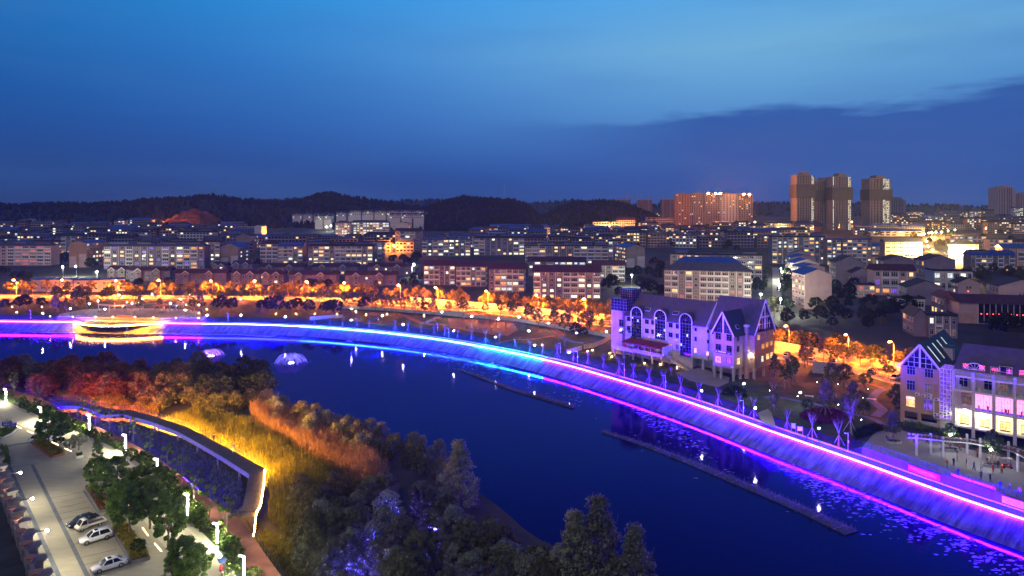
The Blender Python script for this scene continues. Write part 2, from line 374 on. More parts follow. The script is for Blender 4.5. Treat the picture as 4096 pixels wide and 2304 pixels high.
# town and park ground
rows = [520, 1150, 1400, 3000, 15000]
gpts = [tuple(p) for p in top_line]+[(130, 55, 5), (1500, 55, 5), (1500, 520, 5), (-1500, 520, 5), (-1500, gp(-500, 1281, 3.1)[1]+8, 5)]
P = [Vector(p) for p in gpts]; tr_ = tessellate_polygon([P]); V = [tuple(p) for p in P]; Fc = [tuple(t) for t in tr_]
for a, b in zip(rows, rows[1:]):
    n = len(V); V += [(-3*a, a, town_z(a)), (3*a, a, town_z(a)), (3*b, b, town_z(b)), (-3*b, b, town_z(b))]; Fc.append((n, n+1, n+2, n+3))
me = bpy.data.meshes.new('ground'); me.from_pydata(V, [], Fc); me.materials.append(M['earth'])
bm = bmesh.new(); bm.from_mesh(me)
for f in bm.faces:
    if f.normal.z < 0: f.normal_flip()
bm.to_mesh(me); bm.free(); link('ground', me)['kind'] = 'structure'

# --- water
def watermat():
    m, t, b = _new('lake_water'); t.nodes.remove(b); out = t.nodes["Material Output"]
    tcn = t.nodes.new("ShaderNodeTexCoord"); mp = t.nodes.new("ShaderNodeMapping"); mp.inputs["Scale"].default_value = (1, .55, 1); t.links.new(tcn.outputs["Object"], mp.inputs[0])
    nz = t.nodes.new("ShaderNodeTexNoise"); nz.inputs["Scale"].default_value = .75; nz.inputs["Detail"].default_value = 5; nz.inputs["Roughness"].default_value = .6; t.links.new(mp.outputs[0], nz.inputs["Vector"])
    n2 = t.nodes.new("ShaderNodeTexNoise"); n2.inputs["Scale"].default_value = .022; n2.inputs["Detail"].default_value = 4; t.links.new(tcn.outputs["Object"], n2.inputs["Vector"])
    rr = t.nodes.new("ShaderNodeMapRange"); rr.inputs[1].default_value = .4; rr.inputs[2].default_value = .65; rr.inputs[3].default_value = .02; rr.inputs[4].default_value = .11; t.links.new(n2.outputs[0], rr.inputs[0])
    bp = t.nodes.new("ShaderNodeBump"); bp.inputs["Strength"].default_value = .09; bp.inputs["Distance"].default_value = .2; t.links.new(nz.outputs[0], bp.inputs["Height"])
    g = t.nodes.new("ShaderNodeBsdfGlossy"); g.inputs["Color"].default_value = (.34, .26, .85, 1); t.links.new(rr.outputs[0], g.inputs["Roughness"]); t.links.new(bp.outputs[0], g.inputs["Normal"])
    d = t.nodes.new("ShaderNodeBsdfDiffuse"); d.inputs[0].default_value = (.004, .0025, .03, 1)
    fz = t.nodes.new("ShaderNodeFresnel"); fz.inputs[0].default_value = 1.31; t.links.new(bp.outputs[0], fz.inputs["Normal"]); mx = t.nodes.new("ShaderNodeMixShader"); t.links.new(fz.outputs[0], mx.inputs[0]); t.links.new(d.outputs[0], mx.inputs[1]); t.links.new(g.outputs[0], mx.inputs[2]); t.links.new(mx.outputs[0], out.inputs[0])
    return m
sheet('lake_water', [(-1500, -50), (300, -50), (300, 420), (-1500, 420)], 0, watermat())

# --- LED line: one tube per colour run
LC = {'violet': (.036, .0016, 1), 'gold': (1, .36, .01), 'blue': (.003, .004, 1), 'azure': (.003, .018, 1), 'cyan': (.003, .09, 1), 'lilac': (.042, .002, 1)}
LM = {k: em('led_'+k, c, 2200 if k != 'gold' else 900) for k, c in LC.items()}
led = empty('led_strip', (BK[0][0], BK[0][1], 3.2), 0, 'glowing colour-changing light line along the top of the lakeside revetment', 'light strip')
led_xy = (BK[0][0], BK[0][1], 3.2)
runs = [(-500, 302, 'violet'), (652, 800, 'violet'), (800, 1180, 'blue'), (1180, 1900, 'azure'), (1900, 2170, 'cyan'), (2170, 3000, 'lilac'), (3000, 4800, 'violet')]
def led_run(pts, col, rad):
    mb = MB(); q = [(p[0]-led_xy[0], p[1]-led_xy[1], p[2]-led_xy[2]) for p in pts]
    if len(q) > 1: mb.tube(q, rad, 5); mb.build('led_run', LM[col], led)
lp = off(BK, BN, .22, 3.24)
for lo, hi, c in runs:
    I = seg(lo, hi)
    if I[-1] < len(BK)-1: I.append(I[-1]+1)
    led_run([lp[i] for i in I], c, .13)
gold_px = [(302, 1289), (326, 1297), (358, 1301.5), (397, 1304), (437, 1304.6), (497, 1303), (556, 1299.5), (596, 1296.7), (652, 1293.5)]
GL = smooth_line([gp(x, y, 3.15) for x, y in gold_px], 3)
led_run([(p[0], p[1], 3.24) for p in GL], 'gold', .14)
# curved viewing balcony under the gold line
inner = [(GL[0][0]+(GL[-1][0]-GL[0][0])*i/(len(GL)-1), GL[0][1]+(GL[-1][1]-GL[0][1])*i/(len(GL)-1)) for i in range(len(GL))]
bal = empty('viewing_balcony', (inner[len(inner)//2][0], inner[len(inner)//2][1], 0), 0, 'curved concrete viewing balcony edged by the golden light line', 'balcony')
bx, by = bal.location.x, bal.location.y
mb = MB(); L = [(p[0]-bx, p[1]-by, 3.12) for p in GL]; I2 = [(p[0]-bx, p[1]-by+.5, 3.12) for p in inner]; L0 = [(p[0], p[1]+.25, 2.6) for p in L]
mb.ribbon(L, I2).ribbon(L0, L).ribbon([(p[0], p[1], 2.6) for p in I2], L0); mb.build('deck_slab', M['concrete'], bal)
for i in range(3, len(GL)-3, 5):
    p = GL[i]; MB().box(-.35, .35, -.35, .35, -.8, 2.6).build('pier', M['concrete'], bal, (p[0]-bx, p[1]-by+2.2, 0))

# --- park road behind the lake
road_c = [(-900, 402), (*gp(-400, 1184, 5),), gp(0, 1186, 5), gp(700, 1189, 5), gp(1362, 1200, 5), gp(1819, 1231, 5), gp(2048, 1254, 5), gp(2457, 1296, 5), gp(2800, 1352, 5), gp(3171, 1424, 5), gp(3430, 1472, 5), gp(3620, 1516, 5), gp(4000, 1640, 5), gp(4400, 1800, 5)]
RD = smooth_line(road_c, 6); RN = normals2(RD)
ribbon_obj('park_road', off(RD, RN, 5.5, 5.02), off(RD, RN, -5.5, 5.02), M['asphalt'])
mb = MB(); mb.ribbon(off(RD, RN, .08, 5.026), off(RD, RN, -.08, 5.026))
for s in (-5.1, 5.1): mb.ribbon(off(RD, RN, s+.07, 5.026), off(RD, RN, s-.07, 5.026))
mb.build('road_marking_line', mat('road_paint', (.7, .68, .6), .7, .15, 1))['kind'] = 'structure'
for s, nm in ((5.5, 'road_kerb'), (-5.8, 'road_kerb')):
    mb = MB(); A = off(RD, RN, s, 5.0); B = off(RD, RN, s, 5.14); C2 = off(RD, RN, s+.3, 5.14); D2 = off(RD, RN, s+.3, 5.0)
    mb.ribbon(A, B).ribbon(B, C2).ribbon(C2, D2); mb.build(nm, M['kerb'])['kind'] = 'structure'
ribbon_obj('road_footpath', off(RD, RN, 8.3, 5.05), off(RD, RN, 5.8, 5.05), M['paving'])
# cream boundary walls on the far side of the road
wm = mat('cream_wall', (.62, .55, .42), .85, .12, .5)
def wall_run(lo, hi, lab):
    I = [i for i in range(len(RD)) if lo <= CX+F*RD[i][0]/RD[i][1] <= hi]
    A = [off(RD, RN, -6.6, 5.0)[i] for i in I]; c = A[len(A)//2]
    root = empty('boundary_wall', (c[0], c[1], 5), 0, lab, 'wall')
    A = [(p[0]-c[0], p[1]-c[1]) for p in A]
    for a, b in zip(A, A[1:]):
        d = Vector((b[0]-a[0], b[1]-a[1], 0)); L = d.length; rz = math.atan2(d.y, d.x)
        MB().box(0, L-.02, 0, .25, 0, 2.7).build('panel', wm, root, (a[0], a[1], 0), rz)
    mb = MB()
    mb.ribbon([(p[0], p[1]-.1, 2.74) for p in A], [(p[0], p[1]+.35, 2.74) for p in A]).ribbon([(p[0], p[1]-.1, 2.702) for p in A], [(p[0], p[1]-.1, 2.74) for p in A]); mb.build('coping', M['kerb'], root)
wall_run(1590, 2470, 'long cream boundary wall beside the road under orange lamps, behind the park')
wall_run(3030, 3700, 'cream boundary wall between the two gabled blocks, above the parked cars')

# --- hills
hillm = mat('hill_scrub', (.008, .008, .007), .95, .5, .01)
farhill = mat('far_hill', (.012, .013, .015), .95, .3, .004)
conem = leafmat('hill_conifer', (.018, .018, .010), .4, .1)
rnd = random.Random(7)
def hill(pts, Y, depth, m, ntree, th, name='hill'):
    xs = [p[0] for p in pts]; cols = []; n = 90
    for i in range(n+1):
        px = xs[0]+(xs[-1]-xs[0])*i/n; py = lerp_tab(px, pts); z = HC-(py-YH)/F*Y; cols.append((px, z))
    V = []; Fc = []; prof = [(-1, 0), (-.75, .22), (-.5, .5), (-.25, .82), (0, 1), (.35, .85), (.9, 0)]
    for px, z in cols:
        for t, h in prof:
            Yy = Y+t*depth; zb = town_z(Yy)-2; X = (px-CX)/F*Y*(1 if t == 0 else 1.0)
            nz = mnoise.noise(Vector((X*.004, Yy*.006, 3)))*14*(1-abs(h*2-1)) if 0 < h < 1 else 0
            V.append((X, Yy, max(zb, zb+(z-zb)*h+nz)))
    k = len(prof)
    for i in range(n):
        for j in range(k-1): a = i*k+j; Fc.append((a, a+k, a+k+1, a+1))
    me = bpy.data.meshes.new(name); me.from_pydata(V, [], Fc); me.materials.append(m); me.polygons.foreach_set("use_smooth", [True]*len(Fc)); me.update()
    o = link(name, me); o['kind'] = 'structure'
    if ntree:
        Va = np.array(V).reshape(n+1, k, 3); mb = MB()
        for q in range(ntree):
            i = rnd.random()*(n-.001); u = rnd.random()
            j = 3.0+.95*rnd.random() if u < .45 else rnd.random()*3.9
            i0 = int(i); j0 = int(j); fi = i-i0; fj = j-j0
            p = (Va[i0, j0]*(1-fi)+Va[i0+1, j0]*fi)*(1-fj)+(Va[i0, j0+1]*(1-fi)+Va[i0+1, j0+1]*fi)*fj
            h = th*(.55+.8*rnd.random()); r = h*(.22+.25*rnd.random()); kk = 5; n0 = len(mb.v); a0 = rnd.random()*6
            pr = [(.0, r*.75), (.35*h, r), (.7*h, r*.62)]
            for zz, rr in pr:
                for w in range(kk): a = a0+2*math.pi*w/kk; q2 = rr*(.75+.5*rnd.random()); mb.v.append((p[0]+math.cos(a)*q2, p[1]+math.sin(a)*q2, p[2]-1+zz))
            mb.v.append((p[0], p[1], p[2]-1+h)); tp = len(mb.v)-1
            for lv in range(2):
                for w in range(kk): a = n0+lv*kk+w; b = n0+lv*kk+(w+1) % kk; mb.f.append((a, b, b+kk, a+kk)); mb.m.append(0)
            for w in range(kk): mb.f.append((n0+2*kk+w, n0+2*kk+(w+1) % kk, tp)); mb.m.append(0)
        f = mb.build('hillside_forest', conem); tag(f, 'dark wooded growth covering the distant hillside', 'forest', None, 'stuff')
    return o
hill([(-900, 830), (-300, 826), (0, 820), (90, 832), (170, 818), (400, 820), (560, 806), (700, 798), (830, 788), (870, 786), (920, 793), (1024, 806), (1200, 815), (1400, 842), (1540, 880)], 1560, 330, hillm, 3800, 9)
hill([(960, 862), (1100, 824), (1200, 810), (1250, 793), (1290, 779), (1340, 778), (1390, 791), (1480, 803), (1560, 818), (1680, 833), (1830, 862)], 1750, 330, hillm, 2200, 10)
hill([(1580, 885), (1700, 838), (1790, 808), (1860, 791), (1900, 798), (1960, 800), (2010, 806), (2060, 806), (2110, 828), (2170, 880)], 1380, 240, hillm, 2200, 8)
hill([(2150, 880), (2240, 833), (2300, 815), (2400, 806), (2480, 815), (2540, 835), (2620, 870)], 1420, 180, hillm, 1200, 8)
hill([(-1500, 815), (0, 822), (900, 813), (1100, 803), (1180, 797), (1230, 806), (1500, 815), (1560, 801), (1620, 809), (1750, 798), (1800, 806), (2000, 818), (2150, 809), (2200, 811), (2280, 800), (2340, 808), (2450, 823), (2700, 823), (2900, 815), (3030, 811), (3080, 809), (3200, 818), (3400, 814), (3480, 817), (3600, 825), (3700, 821), (3780, 824), (3900, 833), (4000, 824), (4200, 817), (4700, 826), (5600, 815)], 2900, 500, farhill, 3800, 12, 'distant_hill')

# quarry scar lit by sodium lamps
q = empty('quarry_face', (GX0 := (720-CX)/F*1225, 1225, town_z(1225)), 0, 'bare terraced quarry face glowing orange on the wooded hillside', 'quarry')
qm = mat('quarry_clay', (.13, .042, .014), .95, .5, .06, bump=.6, bscale=.3)
V = []; Fc = []; nx, ny = 70, 26
for iy in range(ny+1):
    for ix in range(nx+1):
        u, v = ix/nx*2-1, iy/ny; h = max(0, 1-abs(u+.12*mnoise.noise(Vector((iy*.3, 0, 1))))**1.7)*38*min(1, v*1.15); st_ = math.floor(h/6.5)*6.5; f_ = (h-st_)/6.5; h = st_+6.5*max(0, (f_-.55)/.45)**.7 if f_ > .55 else st_
        V.append((u*68+mnoise.noise(Vector((ix*.3, iy*.4, 2)))*2.5, v*62+mnoise.noise(Vector((ix*.2, iy*.3, 7)))*3, h+mnoise.noise(Vector((ix*.5, iy*.5, 4)))*1.4-1))
for iy in range(ny):
    for ix in range(nx): a = iy*(nx+1)+ix; Fc.append((a, a+1, a+nx+2, a+nx+1))
me = bpy.data.meshes.new('terraced_slope'); me.from_pydata(V, [], Fc); me.materials.append(qm); me.update(); link('terraced_slope', me, q)

# --- near bank: car-park level, hedge bank, brown path, wetland
hedge_px = [(-300, 1505), (0, 1598), (160, 1665), (355, 1745), (500, 1815), (628, 1915), (750, 2070), (867, 2190), (960, 2330), (1040, 2480)]
inner_px = [(-300, 1490), (60, 1590), (200, 1655), (385, 1735), (540, 1818), (665, 1912), (790, 2045), (905, 2155), (1010, 2300), (1090, 2450)]
rail_px = [(-300, 1470), (130, 1583), (270, 1655), (420, 1720), (590, 1806), (700, 1882), (850, 2003), (965, 2083), (1060, 2215), (1160, 2350)]
ZC, ZP = 5.0, 4.3
HG = [gp(x, y, ZC) for x, y in hedge_px]; IN = [gp(x, y, ZP) for x, y in inner_px]; RL = [gp(x, y, ZP) for x, y in rail_px]
HGs, INs, RLs = [smooth_line(v, 1.5) for v in (HG, IN, RL)]
def resample(L, n):
    L = [np.array(p[:2], float) for p in L]; d = [0.]
    for a, b in zip(L, L[1:]): d.append(d[-1]+np.linalg.norm(b-a))
    return [tuple(np.interp(d[-1]*i/(n-1), d, [p[k] for p in L]) for k in (0, 1)) for i in range(n)]
HGs, INs, RLs = resample(HGs, 60), resample(INs, 60), resample(RLs, 60)
carp = mat('car_park_paving', (.25, .235, .185), .85, .10, .35, stretch=(1, 3, 1), bump=.05)
sheet('car_park_ground', [tuple(p) for p in HGs]+[(-20, 15), (-900, 15), (-900, HGs[0][1])], ZC, carp)
ribbon_obj('hedge_bank', [(x, y, ZC) for x, y in HGs], [(x, y, ZP) for x, y in INs], M['grass'])
ribbon_obj('waterside_path', [(x, y, ZP) for x, y in INs], [(x, y, ZP) for x, y in RLs], M['brickpath'])
ribbon_obj('pond_retaining_wall', [(x, y, ZP) for x, y in RLs], [(x, y+.05, -.5) for x, y in RLs], M['concrete'])
shore_px = [(-500, 1448), (0, 1480), (350, 1482), (700, 1500), (1000, 1580), (1300, 1695), (1600, 1790), (1760, 1890), (1980, 2030), (2150, 2170), (2500, 2320), (2700, 2460)]
SH = smooth_line([gp(x, y, 0) for x, y in shore_px], 4)
wetm = mat('wetland_mud', (.045, .042, .02), .95, .5, .12, bump=.4, bscale=2)
sheet('wetland_ground', [tuple(p[:2]) for p in SH]+[(20, 55), (-25, 55)]+[(x, y+.1) for x, y in reversed(RLs)]+[(-900, 200)], .7, wetm)
mb = MB(); mb.ribbon([(p[0], p[1], .7) for p in SH], [(p[0]+.6, p[1]+1.2, -.4) for p in SH]); mb.build('wetland_shore', wetm)['kind'] = 'structure'
# ================================================================== BUILDERS: plants, lamps, people, vehicles
def leaves(rng, clumps, per, size, flat=.5, aspect=1.6, droop=0.):
    "clumps: (x,y,z,rx,rz); returns vertex/face arrays of small leaf cards spread through each clump's volume"
    V = []; Fc = []
    for (cx_, cy_, cz_, rx_, rz_) in clumps:
        n = per
        d = rng.normal(size=(n, 3)); d /= np.linalg.norm(d, axis=1)[:, None]; r = rng.random(n)**.38
        c = d*r[:, None]*np.array([rx_, rx_, rz_])+np.array([cx_, cy_, cz_]); c[:, 2] -= droop*(r**2)*rz_
        nrm = d*np.array([1, 1, 1.3])+rng.normal(size=(n, 3))*flat; nrm /= np.linalg.norm(nrm, axis=1)[:, None]
        a = np.cross(nrm, rng.normal(size=(n, 3))); a /= np.linalg.norm(a, axis=1)[:, None]; b = np.cross(nrm, a)
        s = size*(.6+.8*rng.random(n))[:, None]
        q = np.stack([c-a*s*aspect/2, c+b*s/2, c+a*s*aspect/2, c-b*s/2], 1)
        V.append(q.reshape(-1, 3))
    V = np.concatenate(V); n = len(V)//4
    return V, np.arange(n*4).reshape(n, 4)
def leafmesh(name, V, Fc, m):
    me = bpy.data.meshes.new(name); me.from_pydata(V.tolist(), [], Fc.tolist()); me.materials.append(m); me.update(); return me
def limbs(h, trunk_h, r, rng, n, spread, top, m, lean=0.):
    mb = MB(); tx = lean*h
    mb.tube([(0, 0, -.2), (tx*.3, 0, trunk_h*.5), (tx*.7, 0, trunk_h), (tx, 0, h*top)], [r*1.25, r, r*.8, r*.18], 6)
    ends = []
    for i in range(n):
        a = 2*math.pi*(i+rng.random()*.8)/n; z0 = trunk_h*(.75+.4*rng.random()); z1 = z0+(h-z0)*(.35+.5*rng.random()); d = spread*(.5+.5*rng.random())
        e = (tx*.7+math.cos(a)*d, math.sin(a)*d, z1); mb.tube([(tx*.6, 0, z0), (tx*.6+math.cos(a)*d*.5, math.sin(a)*d*.5, (z0+z1)/2-.05*h*rng.random()), e], [r*.5, r*.33, r*.1], 4, cap=False); ends.append(e)
    return mb, ends
TREES = {}
def tree_kind(key, h, crown, leafm, nclump, per, lsize, shape, bark='bark', trunk=.35, n=6, r=None, droop=0., seeds=(1, 2, 3), flat=.5):
    "shape: list of (z fraction, radius fraction) outline of the crown"
    out = []
    for sd_ in seeds:
        rng = np.random.default_rng(sd_*97+sum(map(ord, key))); R_ = crown; rr = r or h*.02
        mb, ends = limbs(h, h*trunk, rr, rng, n, R_*.75, .92, None, lean=(rng.random()-.5)*.06)
        cl = []
        for i in range(nclump):
            zf = shape[0][0]+(shape[-1][0]-shape[0][0])*((i+rng.random())/nclump); rad = lerp_tab(zf, shape)*R_
            a = i*2.4+rng.random(); q = rad*(.35+.65*rng.random()**.5); s = R_*(.14+.24*rng.random()**1.5)
            cl.append((math.cos(a)*q, math.sin(a)*q, h*zf, s, s*.75))
        V, Fc = leaves(rng, cl, per, lsize, flat, droop=droop)
        out.append((mb.mesh('trunk', M[bark], True), leafmesh('crown', V, Fc, M[leafm])))
    TREES[key] = out
TNAME = {}
def tree(key, x, y, z, s=1., label=None, group=None, name='tree', rz=None, cat='tree', sxy=1.):
    v = TREES[key][rnd.randrange(len(TREES[key]))]
    o = empty(name, (x, y, z), rnd.random()*6.28 if rz is None else rz, label, cat, group); o.scale = (s*sxy, s*sxy, s)
    link('trunk', v[0], o); link('crown', v[1], o); return o
dome = [(.3, .75), (.5, 1), (.72, .85), (.95, .3)]
tree_kind('street', 7.0, 2.3, 'leaf_y', 26, 46, .34, [(.38, .5), (.55, 1), (.75, .85), (.98, .25)])
tree_kind('streetdark', 7.0, 2.3, 'leaf_o', 26, 46, .34, [(.38, .5), (.55, 1), (.75, .85), (.98, .25)])
tree_kind('park', 6.5, 2.0, 'leaf_g', 22, 50, .28, [(.4, .5), (.6, 1), (.8, .7), (1, .2)], bark='palebark')
tree_kind('dark', 8.0, 3.6, 'leaf_d', 30, 60, .42, dome)
tree_kind('bushy', 6.0, 3.0, 'leaf_o', 44, 120, .22, [(.12, .8), (.4, 1), (.7, .8), (.97, .3)], trunk=.15, droop=.25)
tree_kind('bushyb', 6.0, 3.0, 'leaf_b', 44, 120, .22, [(.12, .8), (.4, 1), (.7, .8), (.97, .3)], trunk=.15, droop=.25)
tree_kind('bushyp', 5.5, 2.6, 'leaf_p', 44, 120, .20, [(.1, .9), (.4, 1), (.7, .75), (1, .15)], trunk=.12)
tree_kind('bushyg', 5.5, 2.8, 'leaf_o', 44, 120, .20, [(.1, .9), (.4, 1), (.7, .75), (1, .2)], trunk=.12)
tree_kind('tall', 11, 3.2, 'leaf_p', 70, 120, .22, [(.08, .8), (.25, 1), (.5, .8), (.75, .42), (1, .08)], trunk=.12, n=9)
tree_kind('near', 8.0, 2.9, 'leaf_n', 44, 190, .26, [(.30, .6), (.5, 1), (.75, .85), (1, .3)], n=8)
tree_kind('nearl', 7.0, 3.0, 'leaf_l', 40, 190, .24, [(.25, .7), (.5, 1), (.75, .8), (1, .3)], n=8)
tree_kind('column', 6.5, 1.15, 'leaf_n', 10, 190, .20, [(.35, .8), (.55, 1), (.75, .9), (.95, .5)], n=4, r=.07)
tree_kind('spire', 9.0, 2.3, 'leaf_l', 46, 70, .24, [(.12, 1), (.4, .7), (.7, .35), (1, .05)], n=14, trunk=.12, r=.10, droop=.3)
tree_kind('ginkgo', 7.5, 2.2, 'leaf_o', 34, 60, .24, [(.3, .8), (.45, 1), (.7, .6), (1, .1)], n=10, bark='palebark')
tree_kind('shrub', 1.6, 1.3, 'leaf_g', 12, 120, .16, [(.15, .9), (.5, 1), (.9, .5)], trunk=.1, r=.04)
tree_kind('shrubl', 1.6, 1.3, 'leaf_l', 12, 120, .16, [(.15, .9), (.5, 1), (.9, .5)], trunk=.1, r=.04)
tree_kind('ball', 3.6, 1.7, 'leaf_g', 26, 90, .18, [(.35, .7), (.6, 1), (.85, .8), (1, .3)], bark='palebark')
tree_kind('weep', 4.5, 1.8, 'leaf_p', 18, 130, .20, [(.4, .9), (.6, 1), (.85, .7)], droop=1.2)
tree_kind('topiary', 2.8, 1.6, 'leaf_g', 16, 120, .18, [(.5, .9), (.7, 1), (.95, .5)], n=5)
# bare pruned saplings with bracing stakes
def bare_mesh(sd_):
    rng = np.random.default_rng(sd_); mb = MB(); mb.tube([(0, 0, -.2), (.03, 0, 1.2), (.0, .03, 2.2)], [.09, .07, .055], 6)
    for i in range(8):
        a = 2*math.pi*i/9+rng.random()*.5; d = .5+.5*rng.random(); h0 = 1.3+.8*rng.random(); h1 = 3.6+1.4*rng.random()
        e1 = (math.cos(a)*d*.5, math.sin(a)*d*.5, (h0+h1)/2-.1); e2 = (math.cos(a)*d*1.3, math.sin(a)*d*1.3, h1)
        mb.tube([(0, 0, h0), e1, e2], [.035, .022, .007], 4, cap=False)
        for k in range(4):
            b = a+(rng.random()-.5)*2.6; mb.tube([e1, (e1[0]+math.cos(b)*.4, e1[1]+math.sin(b)*.4, e1[2]+.8+.5*rng.random())], [.014, .005], 3, cap=False)
    return mb.mesh('trunk', M['palebark'], True)
BARE = [bare_mesh(k) for k in (3, 5, 8)]
sm = MB(); sm.bar((.0, 0, 1.7), (.9, 0, 0), .05); STAKE = sm.mesh('stake', M['stake'])
sm = MB(); sm.bar((.0, 0, 2.6), (1.5, 0, 0), .07); STAKE2 = sm.mesh('stake', M['stake'])
def stakes(o, me=None, n=3):
    for k in range(n): link('stake', me or STAKE, o, (0, 0, 0), k*6.283/n+.4)
def bare_tree(x, y, z, s, label, group):
    o = empty('sapling', (x, y, z), rnd.random()*6, label, 'tree', group); o.scale = (s,)*3
    link('trunk', BARE[rnd.randrange(3)], o); stakes(o); return o

# ---- lamps
def icos(name, r, m, sub=1):
    bm = bmesh.new(); bmesh.ops.create_icosphere(bm, subdivisions=sub, radius=r); me = bpy.data.meshes.new(name); bm.to_mesh(me); bm.free(); me.materials.append(m); me.polygons.foreach_set("use_smooth", [True]*len(me.polygons)); return me
GLOBE = icos('globe', .17, M['em_park'])
PPOLE = MB().lathe([(.14, 0), (.14, .12), (.05, .2), (.04, 3.2), (.10, 3.25), (.10, 3.32)], 8).mesh('pole', M['darkmetal'])
PCAP = MB().lathe([(.05, 3.62), (.26, 3.66), (.22, 3.74), (.03, 3.8)], 8).mesh('cap', M['darkmetal'])
def park_lamp(x, y, z, label, s=1., group='park lamps'):
    o = empty('park_lamp', (x, y, z), 0, label, 'lamp', group); o.scale = (s,)*3
    link('pole', PPOLE, o); link('globe', GLOBE, o, (0, 0, 3.48)); link('cap', PCAP, o); return o
SPOLE = MB().tube([(0, 0, 0), (0, 0, 8.2), (0, .2, 8.8), (0, .9, 9.15), (0, 1.9, 9.25)], [.13, .09, .07, .06, .05], 6).box(-.2, .2, -.2, .2, 0, .4).mesh('pole', M['greymetal'])
SHEAD = MB().box(-.16, .16, 1.5, 2.35, 9.2, 9.34).box(-.3, .3, 1.44, 1.48, 8.93, 9.3).mesh('lamp_head', M['greymetal'])  # back plate added to keep the light off the villas behind
SBULB = MB().box(-.14, .14, 1.62, 2.3, 9.155, 9.195).mesh('bulb', M['em_orange'])
SBULB2 = SBULB.copy(); SBULB2.materials[0] = M['em_orange2']
def street_lamp(x, y, z, rz, label, s=1., group='sodium street lamps along the park road', dim=False):
    o = empty('street_lamp', (x, y, z), rz, label, 'street lamp', group); o.scale = (s,)*3
    link('pole', SPOLE, o); link('lamp_head', SHEAD, o); link('bulb', SBULB2 if dim else SBULB, o); return o
GL_POST = MB().lathe([(.07, 0), (.07, .25), (.10, .3)], 8).mesh('post', M['darkmetal'])
GL_BULB = icos('bulb', .11, M['em_garden'])
def garden_light(x, y, z, label, group='low amber garden lights'):
    o = empty('garden_light', (x, y, z), 0, label, 'garden light', group); link('post', GL_POST, o); link('bulb', GL_BULB, o, (0, 0, .42)); return o
TINY = icos('bulb', .07, M['em_tiny'])
def bollard_light(x, y, z, label, group='small bollard lights in the garden'):
    o = empty('bollard_light', (x, y, z), 0, label, 'bollard', group); link('post', GL_POST, o, (0, 0, 0), scale=(.7, .7, 1.8)); link('bulb', TINY, o, (0, 0, .62)); return o
CCTV = MB().tube([(0, 0, 0), (0, 0, 4.0)], .05, 6).bar((0, 0, 3.85), (-.45, 0, 3.9), .05).box(-.75, -.4, -.07, .07, 3.8, 3.95).box(-.13, .13, -.2, -.05, 1.9, 2.4).mesh('post', M['whitemetal'])
def camera_post(x, y, z, label):
    o = link('camera_post', CCTV, None, (x, y, z)); return tag(o, label, 'camera post', 'white surveillance camera posts on the promenade')

# ---- people: one continuous skin surface per pose
def person_mesh(name, J, E):
    me = bpy.data.meshes.new(name); me.from_pydata([j[:3] for j in J], E, []); o = bpy.data.objects.new(name, me); COL.objects.link(o)
    md = o.modifiers.new('skin', 'SKIN'); md.use_smooth_shade = True
    for i, v in enumerate(me.skin_vertices[0].data): v.radius = (J[i][3], J[i][4] if len(J[i]) > 4 else J[i][3]); v.use_root = (i == 0)
    s2 = o.modifiers.new('sub', 'SUBSURF'); s2.levels = 1; s2.render_levels = 1
    dg = bpy.context.evaluated_depsgraph_get(); new = bpy.data.meshes.new_from_object(o.evaluated_get(dg)); new.name = name
    bpy.data.objects.remove(o); return new
def pose(name, legs, arms, sit=False, lean=0.):
    hz = .50 if sit else .93
    J = [(0, 0, hz, .15, .11), (0, -.01+lean*.3, hz+.22, .14, .10), (0, lean*.8, hz+.46, .17, .10), (0, lean, hz+.56, .06, .055), (0, lean*1.05-.02, hz+.64, .085, .09), (0, lean*1.05-.02, hz+.78, .075, .085)]
    E = [(0, 1), (1, 2), (2, 3), (3, 4), (4, 5)]
    for s, (kn, an) in zip((-1, 1), legs):
        n = len(J); J += [(s*.09, 0, hz-.06, .09), (s*.10+kn[0]*s, kn[1], kn[2], .062), (s*.10+an[0]*s, an[1], an[2], .045), (s*.11+an[0]*s, an[1]-.13, max(.035, an[2]-.05), .04, .032)]
        E += [(0, n), (n, n+1), (n+1, n+2), (n+2, n+3)]
    for s, (el_, ha) in zip((-1, 1), arms):
        n = len(J); J += [(s*.20, lean*.75, hz+.46, .055), (s*(.22+el_[0]), el_[1]+lean*.6, hz+el_[2], .042), (s*(.21+ha[0]), ha[1]+lean*.5, hz+ha[2], .032), (s*(.21+ha[0]), ha[1]-.05+lean*.5, hz+ha[2]-.08, .028, .018)]
        E += [(2, n), (n, n+1), (n+1, n+2), (n+2, n+3)]
    me = person_mesh(name, J, E)
    mats = [bpy.data.materials.get('person_top') or mat('person_top', (.05, .05, .09), .9), bpy.data.materials.get('person_trousers') or mat('person_trousers', (.03, .03, .04), .9),
            bpy.data.materials.get('person_skin') or mat('person_skin', (.45, .28, .2), .6), bpy.data.materials.get('person_hair') or mat('person_hair', (.02, .015, .012), .7)]
    for m in mats: me.materials.append(m)
    for p in me.polygons:
        c = p.center; head = c.z > hz+.57
        if head: p.material_index = 3 if (c.z > hz+.74 or c.y > lean*1.05+.01) else 2
        elif abs(c.x) > .17 and c.z < hz+.02 and not sit: p.material_index = 2
        elif c.z < hz-.02 or (sit and c.z < hz+.08 and c.y < -.1): p.material_index = 1
        else: p.material_index = 0
    return me
